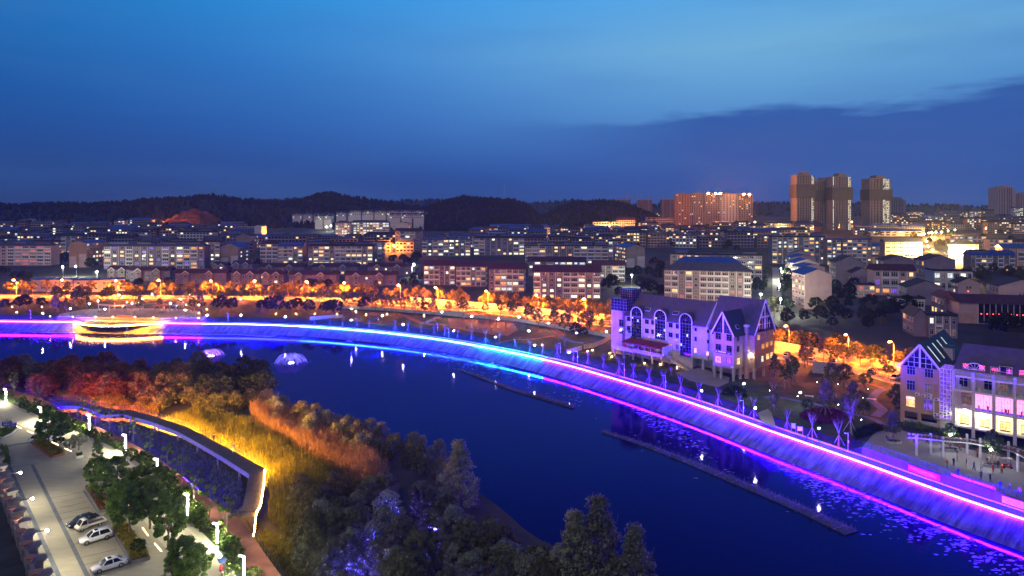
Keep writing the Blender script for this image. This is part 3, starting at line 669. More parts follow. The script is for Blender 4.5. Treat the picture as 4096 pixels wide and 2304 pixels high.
POSES = {
 'stand': pose('person', [((0, 0, .49), (0, .02, .08)), ((0, 0, .49), (0, .02, .08))], [((.04, .02, .22), (.03, -.04, -.02))]*2),
 'walk': pose('person', [((0, -.14, .50), (0, -.20, .08)), ((0, .06, .49), (0, .28, .12))], [((.04, .10, .24), (.03, .08, .0)), ((.04, -.08, .22), (.03, -.2, .02))], lean=-.03),
 'raise': pose('person', [((.03, 0, .49), (.05, .02, .08)), ((.03, 0, .49), (.05, .02, .08))], [((.16, -.05, .48), (.10, -.08, .72))]*2),
 'sit': pose('person', [((.02, -.42, .47), (.02, -.44, .07))]*2, [((.05, -.04, .24), (.0, -.26, .12))]*2, sit=True, lean=-.06),
}
CLOTH = {k: mat('cloth_'+k, c, .9, .12, 3) for k, c in {'navy': (.02, .02, .07), 'red': (.5, .03, .04), 'black': (.012, .012, .015), 'blue': (.05, .09, .3), 'pink': (.55, .12, .25), 'white': (.6, .58, .55), 'grey': (.16, .16, .17), 'orange': (.5, .16, .04)}.items()}
def person(px, py, z, ps, top, bottom, label, face=0., s=.96, group=None):
    x, y = gp(px, py, z); o = link('person', POSES[ps], None, (x, y, z), face, (s,)*3)
    for i, c in ((0, top), (1, bottom)):
        o.material_slots[i].link = 'OBJECT'; o.material_slots[i].material = CLOTH[c]
    return tag(o, label, 'person', group)

# ---- vehicles (x forward, y left)
def loft(mb, st, mi=0):
    "st: list of rings of 3-D points with equal counts"
    rings = []
    for r_ in st: n = len(mb.v); mb.v += r_; rings.append(n)
    k = len(st[0])
    for a, b in zip(rings, rings[1:]):
        for j in range(k): mb.f.append((a+j, a+(j+1) % k, b+(j+1) % k, b+j)); mb.m.append(mi)
    mb.f.append(tuple(rings[0]+j for j in reversed(range(k)))); mb.m.append(mi); mb.f.append(tuple(rings[-1]+j for j in range(k))); mb.m.append(mi)
def ring(x, w, z0, z1, ch=.10, tuck=.06):
    return [(x, -w+tuck, z0), (x, w-tuck, z0), (x, w, z0+.18), (x, w, z1-ch), (x, w-ch*1.1, z1), (x, -w+ch*1.1, z1), (x, -w, z1-ch), (x, -w, z0+.18)]
TYRE = MB().lathe([(.20, -.10), (.31, -.11), (.335, -.07), (.335, .07), (.31, .11), (.20, .10)], 16).mesh('tyre', M['rubber'], True)
rmb = MB().lathe([(.05, -.09), (.20, -.085), (.215, -.06), (.215, .085), (.19, .105), (.06, .10)], 14)
RIM = rmb.mesh('rim', mat('alloy', (.55, .55, .57), .3, .1, 3, metal=.9))
HEADL = mat('headlight_glass', (.75, .78, .8), .1, .1, 3, spec=.8); TAILL = mat('taillight', (.5, .02, .02), .2, .1, 3)
def paint(name, c): return mat(name, c, .25, .05, 1, spec=.6, coat=.6)
PAINTS = {'white': paint('paint_white', (.72, .72, .74)), 'black': paint('paint_black', (.012, .012, .016)), 'silver': paint('paint_silver', (.45, .46, .48)), 'red': paint('paint_red', (.4, .03, .03)), 'blue': paint('paint_blue', (.05, .09, .25)), 'grey': paint('paint_grey', (.13, .13, .14)), 'cream': paint('paint_cream', (.62, .60, .52))}
CARM = {}
def car_meshes(kind, col):
    if (kind, col) in CARM: return CARM[kind, col]
    P = PAINTS[col]; parts = []
    if kind in ('sedan', 'suv'):
        u = kind == 'suv'; g = .28 if u else .20; bz = .98 if u else .86; rz_ = 1.66 if u else 1.45
        b = MB(); loft(b, [ring(-2.32, .70, g+.22, bz-.04), ring(-2.2, .84, g+.05, bz+.06), ring(-1.3, .91, g, bz+.05), ring(0, .92, g, bz), ring(1.2, .91, g, bz-.03), ring(1.9, .86, g+.02, bz-.13), ring(2.22, .76, g+.08, bz-.26), ring(2.33, .60, g+.18, bz-.38)])
        parts.append(('body', b.mesh('body', P, True), []))
        xs = [(-2.05 if u else -1.75, .02, .72), (-1.75 if u else -1.05, .9 if u else .86, .60), (-.4, 1, .62), (.35, .97, .60), (1.15, .02, .74)]
        gl = MB(); loft(gl, [[(x, -w, bz-.02), (x, w, bz-.02), (x, w-.14*t, bz-.02+(rz_-bz)*t*.99), (x, -w+.14*t, bz-.02+(rz_-bz)*t*.99)] for x, t, w in [(a, max(t, .03), w+.16) for a, t, w in xs]])
        parts.append(('glasshouse', gl.mesh('glasshouse', M['glass']), []))
        rf = MB(); loft(rf, [[(x, -w, z), (x, w, z), (x, w*.9, z+.05), (x, -w*.9, z+.05)] for x, w, z in ((xs[1][0]-.06, .60, rz_-.06), (xs[1][0]+.3, .63, rz_-.01), (-.2, .63, rz_), (.42, .60, rz_-.05))])
        parts.append(('roof', rf.mesh('roof', P, True), [('sunroof', MB().box(-.28, .2, -.34, .34, rz_+.045, rz_+.062).mesh('sunroof', M['glass']))]))
        for s in (-1, 1):
            pl = MB(); pl.bar((.45, s*.63, rz_-.02), (1.2, s*.89, bz-.01), .07).bar((-.35, s*.64, rz_), (-.4, s*.90, bz), .09).bar((xs[1][0], s*.62, rz_-.04), (xs[0][0]+.02, s*.86, bz+.02), .16)
            parts.append(('pillar', pl.mesh('pillar', P), []))
            parts.append(('mirror', MB().box(.78, .95, s*.98-.09, s*.98+.09, bz+.0, bz+.15).mesh('mirror', P), []))
            parts.append(('headlight', MB().bar((2.14, s*.70, bz-.22), (2.26, s*.46, bz-.27), .12, .13).mesh('headlight', HEADL), []))
            parts.append(('taillight', MB().bar((-2.26, s*.74, bz-.06), (-2.12, s*.86, bz-.06), .14, .12).mesh('taillight', TAILL), []))
            for i, x0 in enumerate((-.38, .52)):
                parts.append(('door_handle', MB().box(x0-.25, x0-.08, s*.915-.015, s*.915+.015, bz-.14, bz-.11).mesh('door_handle', P), []))
        parts.append(('grille', MB().box(2.28, 2.345, -.42, .42, bz-.47, bz-.32).mesh('grille', M['darkframe']), []))
        parts.append(('number_plate', MB().box(2.33, 2.36, -.22, .22, g+.16, g+.28).mesh('number_plate', PAINTS['blue']), []))
        wh = [(1.38, .83), (-1.36, .83)]; wr = 1.1 if u else 1.
    else:   # pickup
        b = MB(); loft(b, [ring(.55, .74, .42, 1.02), ring(1.3, .76, .34, 1.05), ring(1.75, .76, .34, .98), ring(2.02, .70, .38, .80), ring(2.10, .62, .45, .72)]); b.box(.5, .6, -.74, .74, .5, 1.7)
        parts.append(('cab', b.mesh('cab', P), []))
        gl = MB(); loft(gl, [[(x, -w, 1.0), (x, w, 1.0), (x, w-.08, 1.0+h), (x, -w+.08, 1.0+h)] for x, h, w in ((.61, .7, .735), (1.2, .7, .735), (1.75, .03, .74))]); parts.append(('cab_glass', gl.mesh('cab_glass', M['glass']), []))
        rf = MB(); loft(rf, [[(x, -w, z), (x, w, z), (x, w*.9, z+.06), (x, -w*.9, z+.06)] for x, w, z in ((.52, .68, 1.70), (.9, .68, 1.72), (1.28, .66, 1.66))]); parts.append(('roof', rf.mesh('roof', P, True), []))
        bd = MB(); bd.box(-2.1, .48, -.78, .78, .58, .66)
        parts.append(('bed', bd.mesh('bed', M['darkframe']), []))
        for nm, q in (('bed_side', (-2.1, .48, -.82, -.77, .6, .96)), ('bed_side', (-2.1, .48, .77, .82, .6, .96)), ('tailgate', (-2.15, -2.1, -.82, .82, .6, .96)), ('headboard', (.42, .48, -.78, .78, .66, 1.05))): parts.append((nm, MB().box(*q).mesh(nm, P), []))
        for s in (-1, 1):
            parts.append(('headlight', MB().box(2.03, 2.1, s*.55-.13, s*.55+.13, .66, .8).mesh('headlight', HEADL), [])); parts.append(('mirror', MB().box(1.45, 1.55, s*.86-.06, s*.86+.06, 1.05, 1.25).mesh('mirror', M['darkframe']), []))
            parts.append(('pillar', MB().bar((1.25, s*.66, 1.7), (1.75, s*.75, 1.0), .07).bar((.62, s*.66, 1.7), (.62, s*.75, 1.0), .08).mesh('pillar', P), []))
        parts.append(('bumper', MB().box(2.0, 2.15, -.7, .7, .36, .55).mesh('bumper', M['darkframe']), []))
        wh = [(1.42, .66), (-1.2, .66)]; wr = .88
    CARM[kind, col] = (parts, wh, wr); return CARM[kind, col]
def car(kind, col, x, y, z, rz, label, s=1., group=None, detail=True):
    parts, wh, wr = car_meshes(kind, col)
    o = empty('parked_car' if kind != 'pickup' else 'pickup_truck', (x, y, z), rz, label, 'car' if kind != 'pickup' else 'truck', group); o.scale = (s,)*3
    for nm, me, sub in parts:
        if not detail and nm in ('door_handle', 'number_plate', 'mirror', 'grille'): continue
        c = link(nm, me, o)
        for n2, m2 in sub: link(n2, m2, c)
    for wx, wy in wh:
        for sgn in (-1, 1):
            w = empty('wheel'); w.parent = o; w.location = (wx, sgn*wy, .335*wr); w.rotation_euler = (R(-90*sgn), 0, 0); w.scale = (wr,)*3
            link('tyre', TYRE, w); link('rim', RIM, w)
    return o
# ================================================================== FAR BANK: road, park, plazas
KT = 2.51563
def tl(x0, y0, k=KT): return lambda zx, zy: (x0+zx/k, y0+zy/k)
tA, tB, tC, tD, tE = tl(0, 1152), tl(1024, 1152), tl(2048, 1152), tl(3072, 1152), tl(3072, 1728)
t1, t2, t3, t4 = tl(0, 700), tl(1024, 700), tl(2048, 700), tl(3072, 600)
tP, tG = tl(3500, 1720, 4.322), tl(3072, 1440, 4.261)
ZG = 5.0
def at_road(px, o, dz=5.0):
    j = min(range(len(RD)), key=lambda i: abs(CX+F*(RD[i][0]+RN[i][0]*o)/(RD[i][1]+RN[i][1]*o)-px))
    return RD[j][0]+RN[j][0]*o, RD[j][1]+RN[j][1]*o, math.atan2(RN[j][1], RN[j][0])
rnd = random.Random(11)
for px in (60, 264, 450, 641, 832, 1024, 1211, 1394, 1580, 1755, 1940, 2131, 2324, 2560, 2780, 3140, 3368, 3570):
    x, y, a = at_road(px+6, -6.15); street_lamp(x, y, 5, a-R(90), 'sodium street lamp on a grey pole beside the park road', dim=px > 2500)
# roadside trees
def kerb_label(px, k, s):
    w = 'by the prefab blocks' if px < 500 else 'opposite the pergola plaza' if px < 840 else 'beyond the unlit blue lawn' if px < 1350 else 'below the red roofed villas' if px < 1590 else 'behind the long cream wall'
    l = ('yellow leaved' if k == 'street' else 'olive leaved')+(' tall' if s > 1.05 else ' small' if s < .9 else '')+' roadside tree lit orange '+w
    return l, 'roadside trees: '+l
for i in range(175):
    px = 30+i*14.2+rnd.uniform(-8, 8)
    if 120 < px < 500 and i % 3: continue
    o = -rnd.choice((8.3, 9.5, 12.5, 15))-(2 if px > 1560 else 0)
    x, y, a = at_road(px, o)
    k_ = rnd.choice(('street', 'street', 'streetdark')); s_ = rnd.uniform(.75, 1.25); tree(k_, x+rnd.uniform(-1.5, 1.5), y, 5, s_, *kerb_label(px, k_, s_), 'roadside_tree')
for i in range(44):
    px = 210+i*51+rnd.uniform(-18, 18)
    x, y, a = at_road(px, rnd.choice((9.5, 11, 14, 18)))
    tree(rnd.choice(('streetdark', 'park', 'park')), x, y, 5, rnd.uniform(.75, 1.15), 'slender park tree dark against the orange lit road', 'trees between road and park', 'park_tree')
for i in range(46):
    px = rnd.choice((rnd.uniform(3030, 3300), rnd.uniform(3240, 3640))); x, y, a = at_road(px, -rnd.choice((8.4, 9.5, 11, 14, 17)))
    tree(rnd.choice(('street', 'streetdark', 'dark')), x, y, 5, rnd.uniform(.6, 1.0), 'bushy tree lit orange behind the cream wall between the gabled blocks', 'trees behind the cream wall', 'roadside_tree')
for zx, zy, s in ((395, 770, 1.1), (370, 800, .9), (560, 740, 1.1), (700, 760, .9), (760, 790, 1), (930, 780, .9), (1050, 800, .7), (1170, 830, .7), (250, 890, .9), (640, 800, .8)):
    x, y = gp(*tD(zx, zy), ZG); o = tree(rnd.choice(('streetdark', 'park')), x, y, ZG, s, 'slender tree in front of the parked cars and cream wall', 'trees beside the parked cars', 'park_tree'); stakes(o, STAKE2)
# cars on the road
for px, off_, kd, c, lab in ((310, 2, 'sedan', 'white', 'white car passing the two storey prefab blocks'), (1500, 2.4, 'suv', 'grey', 'grey car on the park road beside the roadside lamps'), (1885, -2.5, 'sedan', 'white', 'white car on the park road before the cream wall'), (2150, 2.5, 'sedan', 'silver', 'silver car on the park road before the cream wall'), (2290, -2.6, 'suv', 'black', 'black car on the park road before the cream wall'), (2440, -3.6, 'sedan', 'silver', 'silver car parked by the brick stair tower')):
    x, y, a = at_road(px, off_); car(kd, c, x, y, 5.03, a+R(90), lab, 1, None, False)
for i, (px, c, kd) in enumerate(((3118, 'white', 'sedan'), (3150, 'grey', 'suv'), (3275, 'silver', 'suv'), (3345, 'black', 'sedan'), (3450, 'grey', 'suv'), (3492, 'white', 'sedan'), (3530, 'black', 'sedan'), (3560, 'silver', 'suv'))):
    x, y, a = at_road(px, 3.6); car(kd, c, x, y, 5.03, a+R(20)+(0 if i % 2 else R(180)), c+' '+('hatchback' if kd == 'suv' else 'saloon')+' parked before the cream wall'+(', first of the row' if i == 0 else ''), 1, 'cars parked before the cream wall', False)

# ---- lawns and paths
def px_sheet(name, pts, z, m): return sheet(name, [gp(x, y, z) for x, y in pts], z, m)
px_sheet('park_lawn', [(0, 1254), (90, 1258), (190, 1256), (330, 1230), (800, 1226), (850, 1262), (1120, 1270), (1500, 1288), (1750, 1312), (2000, 1345), (2230, 1392), (2430, 1432), (2440, 1350), (2070, 1287), (1780, 1262), (1540, 1245), (1350, 1234), (800, 1212), (0, 1206)], ZG+.012, M['grass'])
px_sheet('garden_lawn', [(2420, 1445), (2640, 1512), (2880, 1590), (3100, 1668), (3380, 1765), (3500, 1726), (3590, 1700), (3590, 1520), (3420, 1482), (3180, 1432), (3100, 1440), (3090, 1500), (2860, 1548), (2700, 1480), (2440, 1400)], ZG+.012, M['grass'])
def path(name, pts, z, w, m):
    L = smooth_line([gp(x, y, z) for x, y in pts], 1.5); N = normals2(L); return ribbon_obj(name, off(L, N, w/2, z), off(L, N, -w/2, z), m)
path('red_path', [tB(1080, 365), tB(1250, 340), tB(1390, 322)], 5.024, 2.4, M['brickpath'])
path('red_path', [tB(1380, 238), tB(1480, 272), tB(1600, 325), tB(1700, 358), tB(1900, 372), tB(2100, 382)], 5.028, 3.0, M['brickpath'])
path('blue_path', [tB(1140, 345), tB(1180, 315), tB(1215, 290)], 5.032, 3.0, M['bluepath'])
path('blue_path', [tB(1690, 357), tB(1790, 310), tB(1860, 282)], 5.036, 2.6, M['bluepath'])
path('red_path', [tC(340, 370), tC(400, 400), tC(450, 437), tC(510, 480)], 5.024, 3.4, M['brickpath'])
path('red_path', [tC(-160, 560), tC(0, 522), tC(200, 514), tC(430, 480)], 5.028, 1.8, M['brickpath'])
path('blue_path', [tC(480, 478), tC(560, 520), tC(640, 545), tC(720, 552)], 5.032, 2.6, M['bluepath'])
px_sheet('play_court', [tB(1930, 300), tB(2576, 330), tC(60, 420), tC(-40, 480), tB(2380, 470), tB(1950, 400)], 5.016, mat('play_court', (.22, .10, .06), .85, .3, .15))
path('garden_path', [tG(-60, 640), tG(150, 630), tG(480, 690), tG(800, 750), tG(1100, 830), tG(1500, 930), tG(1750, 990), tG(2000, 1110)], 5.024, 1.6, M['bluepath'])
path('garden_path', [tG(1960, 490), tG(1850, 560), tG(1780, 680), tG(1900, 790), tG(1960, 840), tG(1830, 960)], 5.03, 2.2, M['bluepath'])
path('garden_path', [tG(1450, 410), tG(1700, 400), tG(1960, 480)], 5.034, 1.4, M['brickpath'])
px_sheet('forecourt_paving', [tC(1640, 850), tC(1900, 800), tC(2010, 840), tC(2190, 900), tC(2180, 950), tC(2070, 1000), tC(1780, 930)], 5.02, M['paving'])
px_sheet('promenade_steps_paving', [tG(0, 830), tG(60, 900), tG(110, 1060), tG(130, 1160), tG(-100, 1060), tG(-180, 900)], 5.024, M['paving'])
# concrete walls of the park
def low_wall(pts, h, lab, z=ZG, m=None, closed=False, th=.3):
    Q = [gp(x, y, z) for x, y in pts]; c = Q[len(Q)//2]; root = empty('low_wall', (c[0], c[1], z), 0, lab, 'wall')
    for a, b in zip(Q, Q[1:]):
        d = Vector((b[0]-a[0], b[1]-a[1], 0)); n = max(1, int(d.length/4))
        for k in range(n): MB().box(0, d.length/n-.015, 0, th, 0, h).build('panel', m or M['concrete'], root, (a[0]+d.x*k/n-c[0], a[1]+d.y*k/n-c[1], 0), math.atan2(d.y, d.x))
    return root
low_wall([(1354, 1233), (1541, 1243), (1779, 1262), (2072, 1287), (2326, 1331), (2440, 1351)], 1.5, 'long pale concrete retaining wall between the park and the orange lit road')
low_wall([tB(1880, 262), tB(2000, 270), tB(2100, 278)], 1.8, 'short thick concrete wall beside the play court')
low_wall([tB(545, 325), tB(870, 300)], 1.6, 'blue lit concrete wall at the end of the lakeside lawn')
low_wall([tC(553, 660), tC(705, 622)], 1.4, 'short concrete ramp wall next to the promenade steps')
low_wall([tC(725, 610), tC(820, 600), tC(920, 560), tC(1010, 500)], 1.5, 'curved concrete ramp wall leading up to the restaurant terrace')
low_wall([tA(2025, 335), tA(2080, 300), tA(2110, 285)], 1.4, 'pale slanting end wall beside the round plaza steps')
# ---- park lamps (heads seen at pixels)
def lamp_at(p, lab, hz=3.48, zb=ZG, s=1., group='white globe lamps in the lakeside park'):
    x, y = gp(p[0], p[1], zb+hz*s); park_lamp(x, y, zb, lab, s, group)
for q in ((430, 253), (900, 160), (988, 127), (1055, 212), (708, 207), (1198, 68), (1330, 150), (1432, 108), (1530, 65), (1715, 153), (1816, 114), (1907, 70), (1865, 219), (2007, 172), (2083, 272)): lamp_at(tA(*q), 'white globe lamp standing round the paved lakeside plaza with the pergola', group='white globe lamps round the pergola plaza')
for f, q in ((tA, (2426, 273)), (tB, (295, 287)), (tB, (960, 322)), (tB, (1005, 236)), (tB, (1270, 278)), (tB, (1478, 368)), (tB, (1692, 280)), (tB, (1870, 241)), (tB, (1990, 430)), (tB, (2410, 493)), (tB, (2440, 315)), (tB, (2170, 285)), (tC, (172, 433)), (tC, (228, 574)), (tC, (368, 355)), (tC, (577, 648)), (tC, (68, 292)), (tC, (650, 452))): lamp_at(f(*q), 'white globe lamp on the lakeside lawns between the promenade and the road')
lamp_at(tC(950, 437), 'white globe lamp at the corner of the curved ramp wall', group=None)
for f, q in ((tC, (2333, 963)), (tC, (1908, 1033)), (tC, (2448, 1207)), (tG, (550, 555)), (tG, (868, 1160))): lamp_at(f(*q), 'white globe lamp among saplings in the garden between the gabled blocks', group='white globe lamps in the sapling garden')
lamp_at(tP(1308, 78), 'white globe lamp behind the white wavy pergola', group=None)
lamp_at(tP(2000, 340), 'white globe lamp by the boat shaped planter on the dance plaza', group=None)
for q in ((497, 288), (728, 293), (957, 293), (1130, 295), (1353, 296), (1540, 299), (1765, 301), (1993, 305)):
    x, y = gp(*tA(*q), 5.4); garden_light(x, y+.4, 5, 'amber light on the front wall of the pergola plaza', 'amber lights on the plaza wall')
for f, q in ((tA, (1226, 97)), (tA, (1280, 143)), (tA, (1388, 143)), (tA, (1240, 181)), (tA, (1873, 167)), (tA, (2005, 250)), (tA, (2080, 215)), (tA, (170, 245)), (tA, (125, 187)), (tA, (420, 190)), (tA, (2422, 112)), (tB, (1108, 268)), (tB, (960, 210)), (tB, (593, 258)), (tB, (815, 262)), (tB, (200, 258)), (tB, (400, 258)), (tB, (1320, 262)), (tC, (760, 637)), (tC, (812, 627)), (tC, (987, 656)), (tC, (1007, 690)), (tC, (1333, 757)), (tC, (1490, 768)), (tC, (1660, 800)), (tC, (305, 575))):
    x, y = gp(*f(*q), 5.4); garden_light(x, y, 5, 'low amber garden light among the lakeside planting')
for q in ((27, 523), (840, 382), (1193, 416), (1782, 342), (1710, 498), (1620, 640), (1198, 762), (1667, 840), (1588, 1021), (507, 617)):
    x, y = gp(*tG(*q), 5.6); bollard_light(x, y, 5, 'tiny white bollard light along the garden paths by the purple flower bed')
for f, q in ((tA, (310, 300)), (tB, (1940, 490)), (tC, (660, 745)), (tC, (2328, 1275)), (tE, (805, 180)), (tA, (2295, 330)), (tB, (1828, 440)), (tC, (487, 655)), (tC, (1130, 880)), (tC, (1545, 1005))):
    x, y = gp(*f(*q), 4.6); camera_post(x, y, 4.2, 'white surveillance camera post at the lake promenade edge')
# ---- park trees
for px, py, k, s in ((560, 1243, 'ginkgo', 1), (640, 1246, 'ginkgo', .9), (225, 1250, 'ginkgo', 1.2), (265, 1248, 'ginkgo', .9), (800, 1250, 'ginkgo', 1.3), (770, 1247, 'park', 1.1), (340, 1231, 'park', 1.2), (300, 1225, 'park', 1.2), (345, 1205, 'street', 1.2), (430, 1205, 'street', 1.1), (232, 1215, 'streetdark', 1.3), (310, 1212, 'streetdark', 1.3)):
    x, y = gp(px, py, ZG); o = tree(k, x, y, ZG, s, 'slim staked tree at the edge of the pergola plaza', 'trees round the pergola plaza', 'park_tree'); stakes(o, STAKE2)
for px, py, s in ((880, 1248, 1.05), (930, 1246, .9), (1075, 1250, 1), (1110, 1252, 1.1), (1165, 1248, .8), (1235, 1256, .9), (1300, 1258, .8), (1345, 1262, 1), (1320, 1250, .8), (1045, 1242, .7), (20, 1240, .7), (80, 1235, .8), (100, 1232, .9), (165, 1232, .7), (1190, 1240, .8)):
    x, y = gp(px, py, ZG); tree('dark', x, y, ZG, s, 'dense dark round tree on the unlit blue lawn by the lake', 'dark trees on the blue lawn', 'park_tree')
for f, zx, zy, k, s in ((tB, 1200, 225, 'park', 1.1), (tB, 1290, 235, 'ginkgo', 1.1), (tB, 1380, 245, 'park', 1.3), (tB, 1480, 250, 'park', 1), (tB, 1600, 262, 'park', 1.2), (tB, 1790, 270, 'ginkgo', 1.1), (tB, 1700, 250, 'dark', .7), (tB, 1060, 215, 'dark', .7), (tB, 1100, 210, 'dark', .8), (tB, 2080, 265, 'park', 1.3), (tB, 900, 200, 'park', 1.1), (tC, 160, 330, 'park', 1.2), (tC, 265, 430, 'park', 1.4), (tC, 430, 420, 'park', 1.3), (tC, 640, 480, 'dark', .7), (tC, 530, 490, 'park', 1.4), (tC, 10, 300, 'park', 1.2), (tC, 770, 450, 'streetdark', 1.2), (tC, 610, 330, 'streetdark', 1.1), (tC, 700, 350, 'street', 1.1), (tC, 850, 350, 'street', 1.2), (tC, 980, 370, 'street', 1), (tC, 720, 490, 'dark', .5)):
    x, y = gp(*f(zx, zy), ZG); tree(k, x, y, ZG, s, 'leafy park tree between the play lawns and the road wall', 'trees on the play lawns', 'park_tree')
for f, zx, zy, s in ((tC, 1045, 560, .8), (tC, 1250, 690, 1.15)):
    x, y = gp(*f(zx, zy), ZG); o = tree('park', x, y, ZG, s*1.5, 'tall staked tree in front of the red canopied restaurant terrace', 'trees by the restaurant terrace', 'park_tree'); stakes(o, STAKE2)
def sap_label(f, zx, s):
    w = 'on the blue lawn by the lake' if f is tB and zx < 1200 else 'below the play lawns' if f is tB else 'along the promenade before the arched block' if f is tC and zx < 1650 else 'on the lawn beside the forecourt' if f is tC else 'round the purple flower bed'
    l = ('tall' if s > 1.1 else 'small' if s < .9 else 'bare')+' leafless pruned sapling braced by stakes '+w; return l, 'saplings: '+l
for f, zx, zy, s in ((tB, 870, 375, 1), (tB, 590, 355, .7), (tB, 740, 365, .8), (tB, 1015, 375, .8), (tB, 1140, 390, .7), (tB, 1400, 415, 1.1), (tB, 1530, 430, 1), (tB, 1660, 445, .8), (tB, 1790, 455, .8), (tB, 1900, 470, 1), (tB, 2030, 490, .8), (tB, 2170, 510, .9), (tB, 2312, 545, 1.2), (tB, 2450, 555, 1), (tC, 30, 590, .9), (tC, 180, 635, 1), (tC, 310, 655, .9), (tC, 455, 690, 1.2), (tC, 530, 590, .7), (tC, 620, 725, 1), (tC, 765, 750, 1.05), (tC, 922, 795, 1.05), (tC, 1078, 855, 1.3), (tC, 1222, 895, 1.1), (tC, 1380, 945, 1.05), (tC, 1525, 990, 1.1), (tC, 1600, 890, .8), (tC, 1700, 1045, 1.15), (tC, 1880, 1110, 1.1), (tC, 2075, 1165, 1.05), (tC, 2280, 1235, 1.1), (tC, 2432, 1285, 1.2), (tC, 1130, 760, .7), (tG, 325, 1140, 1), (tG, 755, 1285, 1.25), (tG, 1205, 1435, 1.3), (tG, 1405, 1250, 1.9), (tG, 90, 680, 1.1), (tG, 1150, 660, 1)):
    x, y = gp(*f(zx, zy), 4.9); bare_tree(x, y, 4.7, s, *sap_label(f, zx, s))
for zx, zy, k, s in ((980, 945, 'ginkgo', 1.15), (1440, 980, 'ginkgo', 1.15), (2135, 1365, 'ginkgo', .85), (300, 470, 'park', 1.0), (430, 380, 'park', 1.0), (110, 280, 'ginkgo', .9), (95, 870, 'park', .75), (1300, 480, 'streetdark', 1.0), (1080, 470, 'streetdark', 1.0), (2200, 920, 'park', 1.1), (2250, 1000, 'park', .9)):
    x, y = gp(*tG(zx, zy), ZG); o = tree(k, x, y, ZG, s, 'staked feathery green tree in the garden beside the purple flower bed', 'feathery trees in the garden', 'garden_tree'); stakes(o, STAKE2)
for zx, zy, s in ((660, 870, .8), (1650, 480, 1.15), (1640, 920, .9), (2060, 290, 1.0)):
    x, y = gp(*tG(zx, zy), ZG); o = tree('ball', x, y, ZG, s, 'round clipped tree on a short trunk in the garden', 'round clipped garden trees', 'garden_tree'); stakes(o)
# hedge clumps and the purple bed
flm = leafmat('purple_flower', (.10, .02, .07), .5, .2)
def scatter(name, area, n, h, size, m, z, lab, cat, seed=1, kind='stuff', blade=False, parent=None, zc=None):
    "short growth as leaf cards inside a polygon of ground points"
    rng = np.random.default_rng(seed); xs = [p[0] for p in area]; ys = [p[1] for p in area]; pts = []
    poly = [(p[0], p[1]) for p in area]
    def inside(x, y):
        c = False; j = len(poly)-1
        for i in range(len(poly)):
            if ((poly[i][1] > y) != (poly[j][1] > y)) and x < (poly[j][0]-poly[i][0])*(y-poly[i][1])/(poly[j][1]-poly[i][1])+poly[i][0]: c = not c
            j = i
        return c
    while len(pts) < n:
        x = rng.uniform(min(xs), max(xs)); y = rng.uniform(min(ys), max(ys))
        if inside(x, y): pts.append((x, y))
    P = np.array(pts); V = []
    hv = h*(.5+.7*rng.random(n))*(.55+.9*np.array([.5+.5*mnoise.noise(Vector((p[0]*.12, p[1]*.12, seed))) for p in pts]))
    a = rng.random(n)*6.283; w = size*(.6+.8*rng.random(n)); lean = rng.normal(size=(n, 2))*h*.16
    if blade:
        b0 = np.stack([P[:, 0]-np.cos(a)*w/2, P[:, 1]-np.sin(a)*w/2, np.zeros(n)+z], 1); b1 = np.stack([P[:, 0]+np.cos(a)*w/2, P[:, 1]+np.sin(a)*w/2, np.zeros(n)+z], 1)
        m0 = np.stack([P[:, 0]+lean[:, 0]*.4-np.cos(a)*w*.35, P[:, 1]+lean[:, 1]*.4-np.sin(a)*w*.35, z+hv*.65], 1); m1 = np.stack([P[:, 0]+lean[:, 0]*.4+np.cos(a)*w*.35, P[:, 1]+lean[:, 1]*.4+np.sin(a)*w*.35, z+hv*.65], 1)
        tp = np.stack([P[:, 0]+lean[:, 0], P[:, 1]+lean[:, 1], z+hv], 1)
        V = np.stack([b0, b1, m1, m0, tp], 1).reshape(-1, 3); k = np.arange(n)*5
        Fc = [(i, i+1, i+2, i+3) for i in k.tolist()]+[(i+3, i+2, i+4) for i in k.tolist()]
    else:
        c = np.stack([P[:, 0], P[:, 1], z+hv*rng.random(n)**.5], 1); nr = rng.normal(size=(n, 3))*.6+np.array([0, 0, 1]); nr /= np.linalg.norm(nr, axis=1)[:, None]
        A = np.cross(nr, rng.normal(size=(n, 3))); A /= np.linalg.norm(A, axis=1)[:, None]; B = np.cross(nr, A); s = w[:, None]
        V = np.stack([c-A*s*.8, c+B*s*.5, c+A*s*.8, c-B*s*.5], 1).reshape(-1, 3); Fc = [(i, i+1, i+2, i+3) for i in (np.arange(n)*4).tolist()]
    me = bpy.data.meshes.new(name); me.from_pydata(V.tolist(), [], Fc); me.materials.append(m); me.update()
    o = link(name, me, parent); 
    if parent is None: tag(o, lab, cat, None, kind)
    else: o['kind'] = kind
    return o
bed = [gp(*tG(x, y), ZG) for x, y in ((530, 950), (620, 880), (800, 840), (1050, 830), (1250, 880), (1340, 960), (1300, 1060), (1120, 1110), (900, 1110), (700, 1060), (570, 1000))]
scatter('flower_bed', bed, 5000, .55, .22, flm, ZG, 'oval bed of low purple flowers in the garden lawn', 'flower bed', 3)
scatter('hedge_growth', [gp(*tC(x, y), ZG) for x, y in ((2080, 1040), (2250, 1000), (2360, 1060), (2370, 1120), (2230, 1090), (2110, 1080))], 2500, 1.0, .25, M['leaf_d'], ZG, 'low dark hedge planting beside the forecourt', 'hedge', 4)
scatter('plaza_planting', [gp(*tP(x, y), ZG) for x, y in ((1650, 225), (1900, 230), (2250, 300), (2576, 390), (2576, 500), (2250, 400), (1900, 320), (1650, 290))], 4500, .8, .22, M['leaf_g'], ZG, 'strip of green planting behind the wavy pergola', 'hedge', 5)
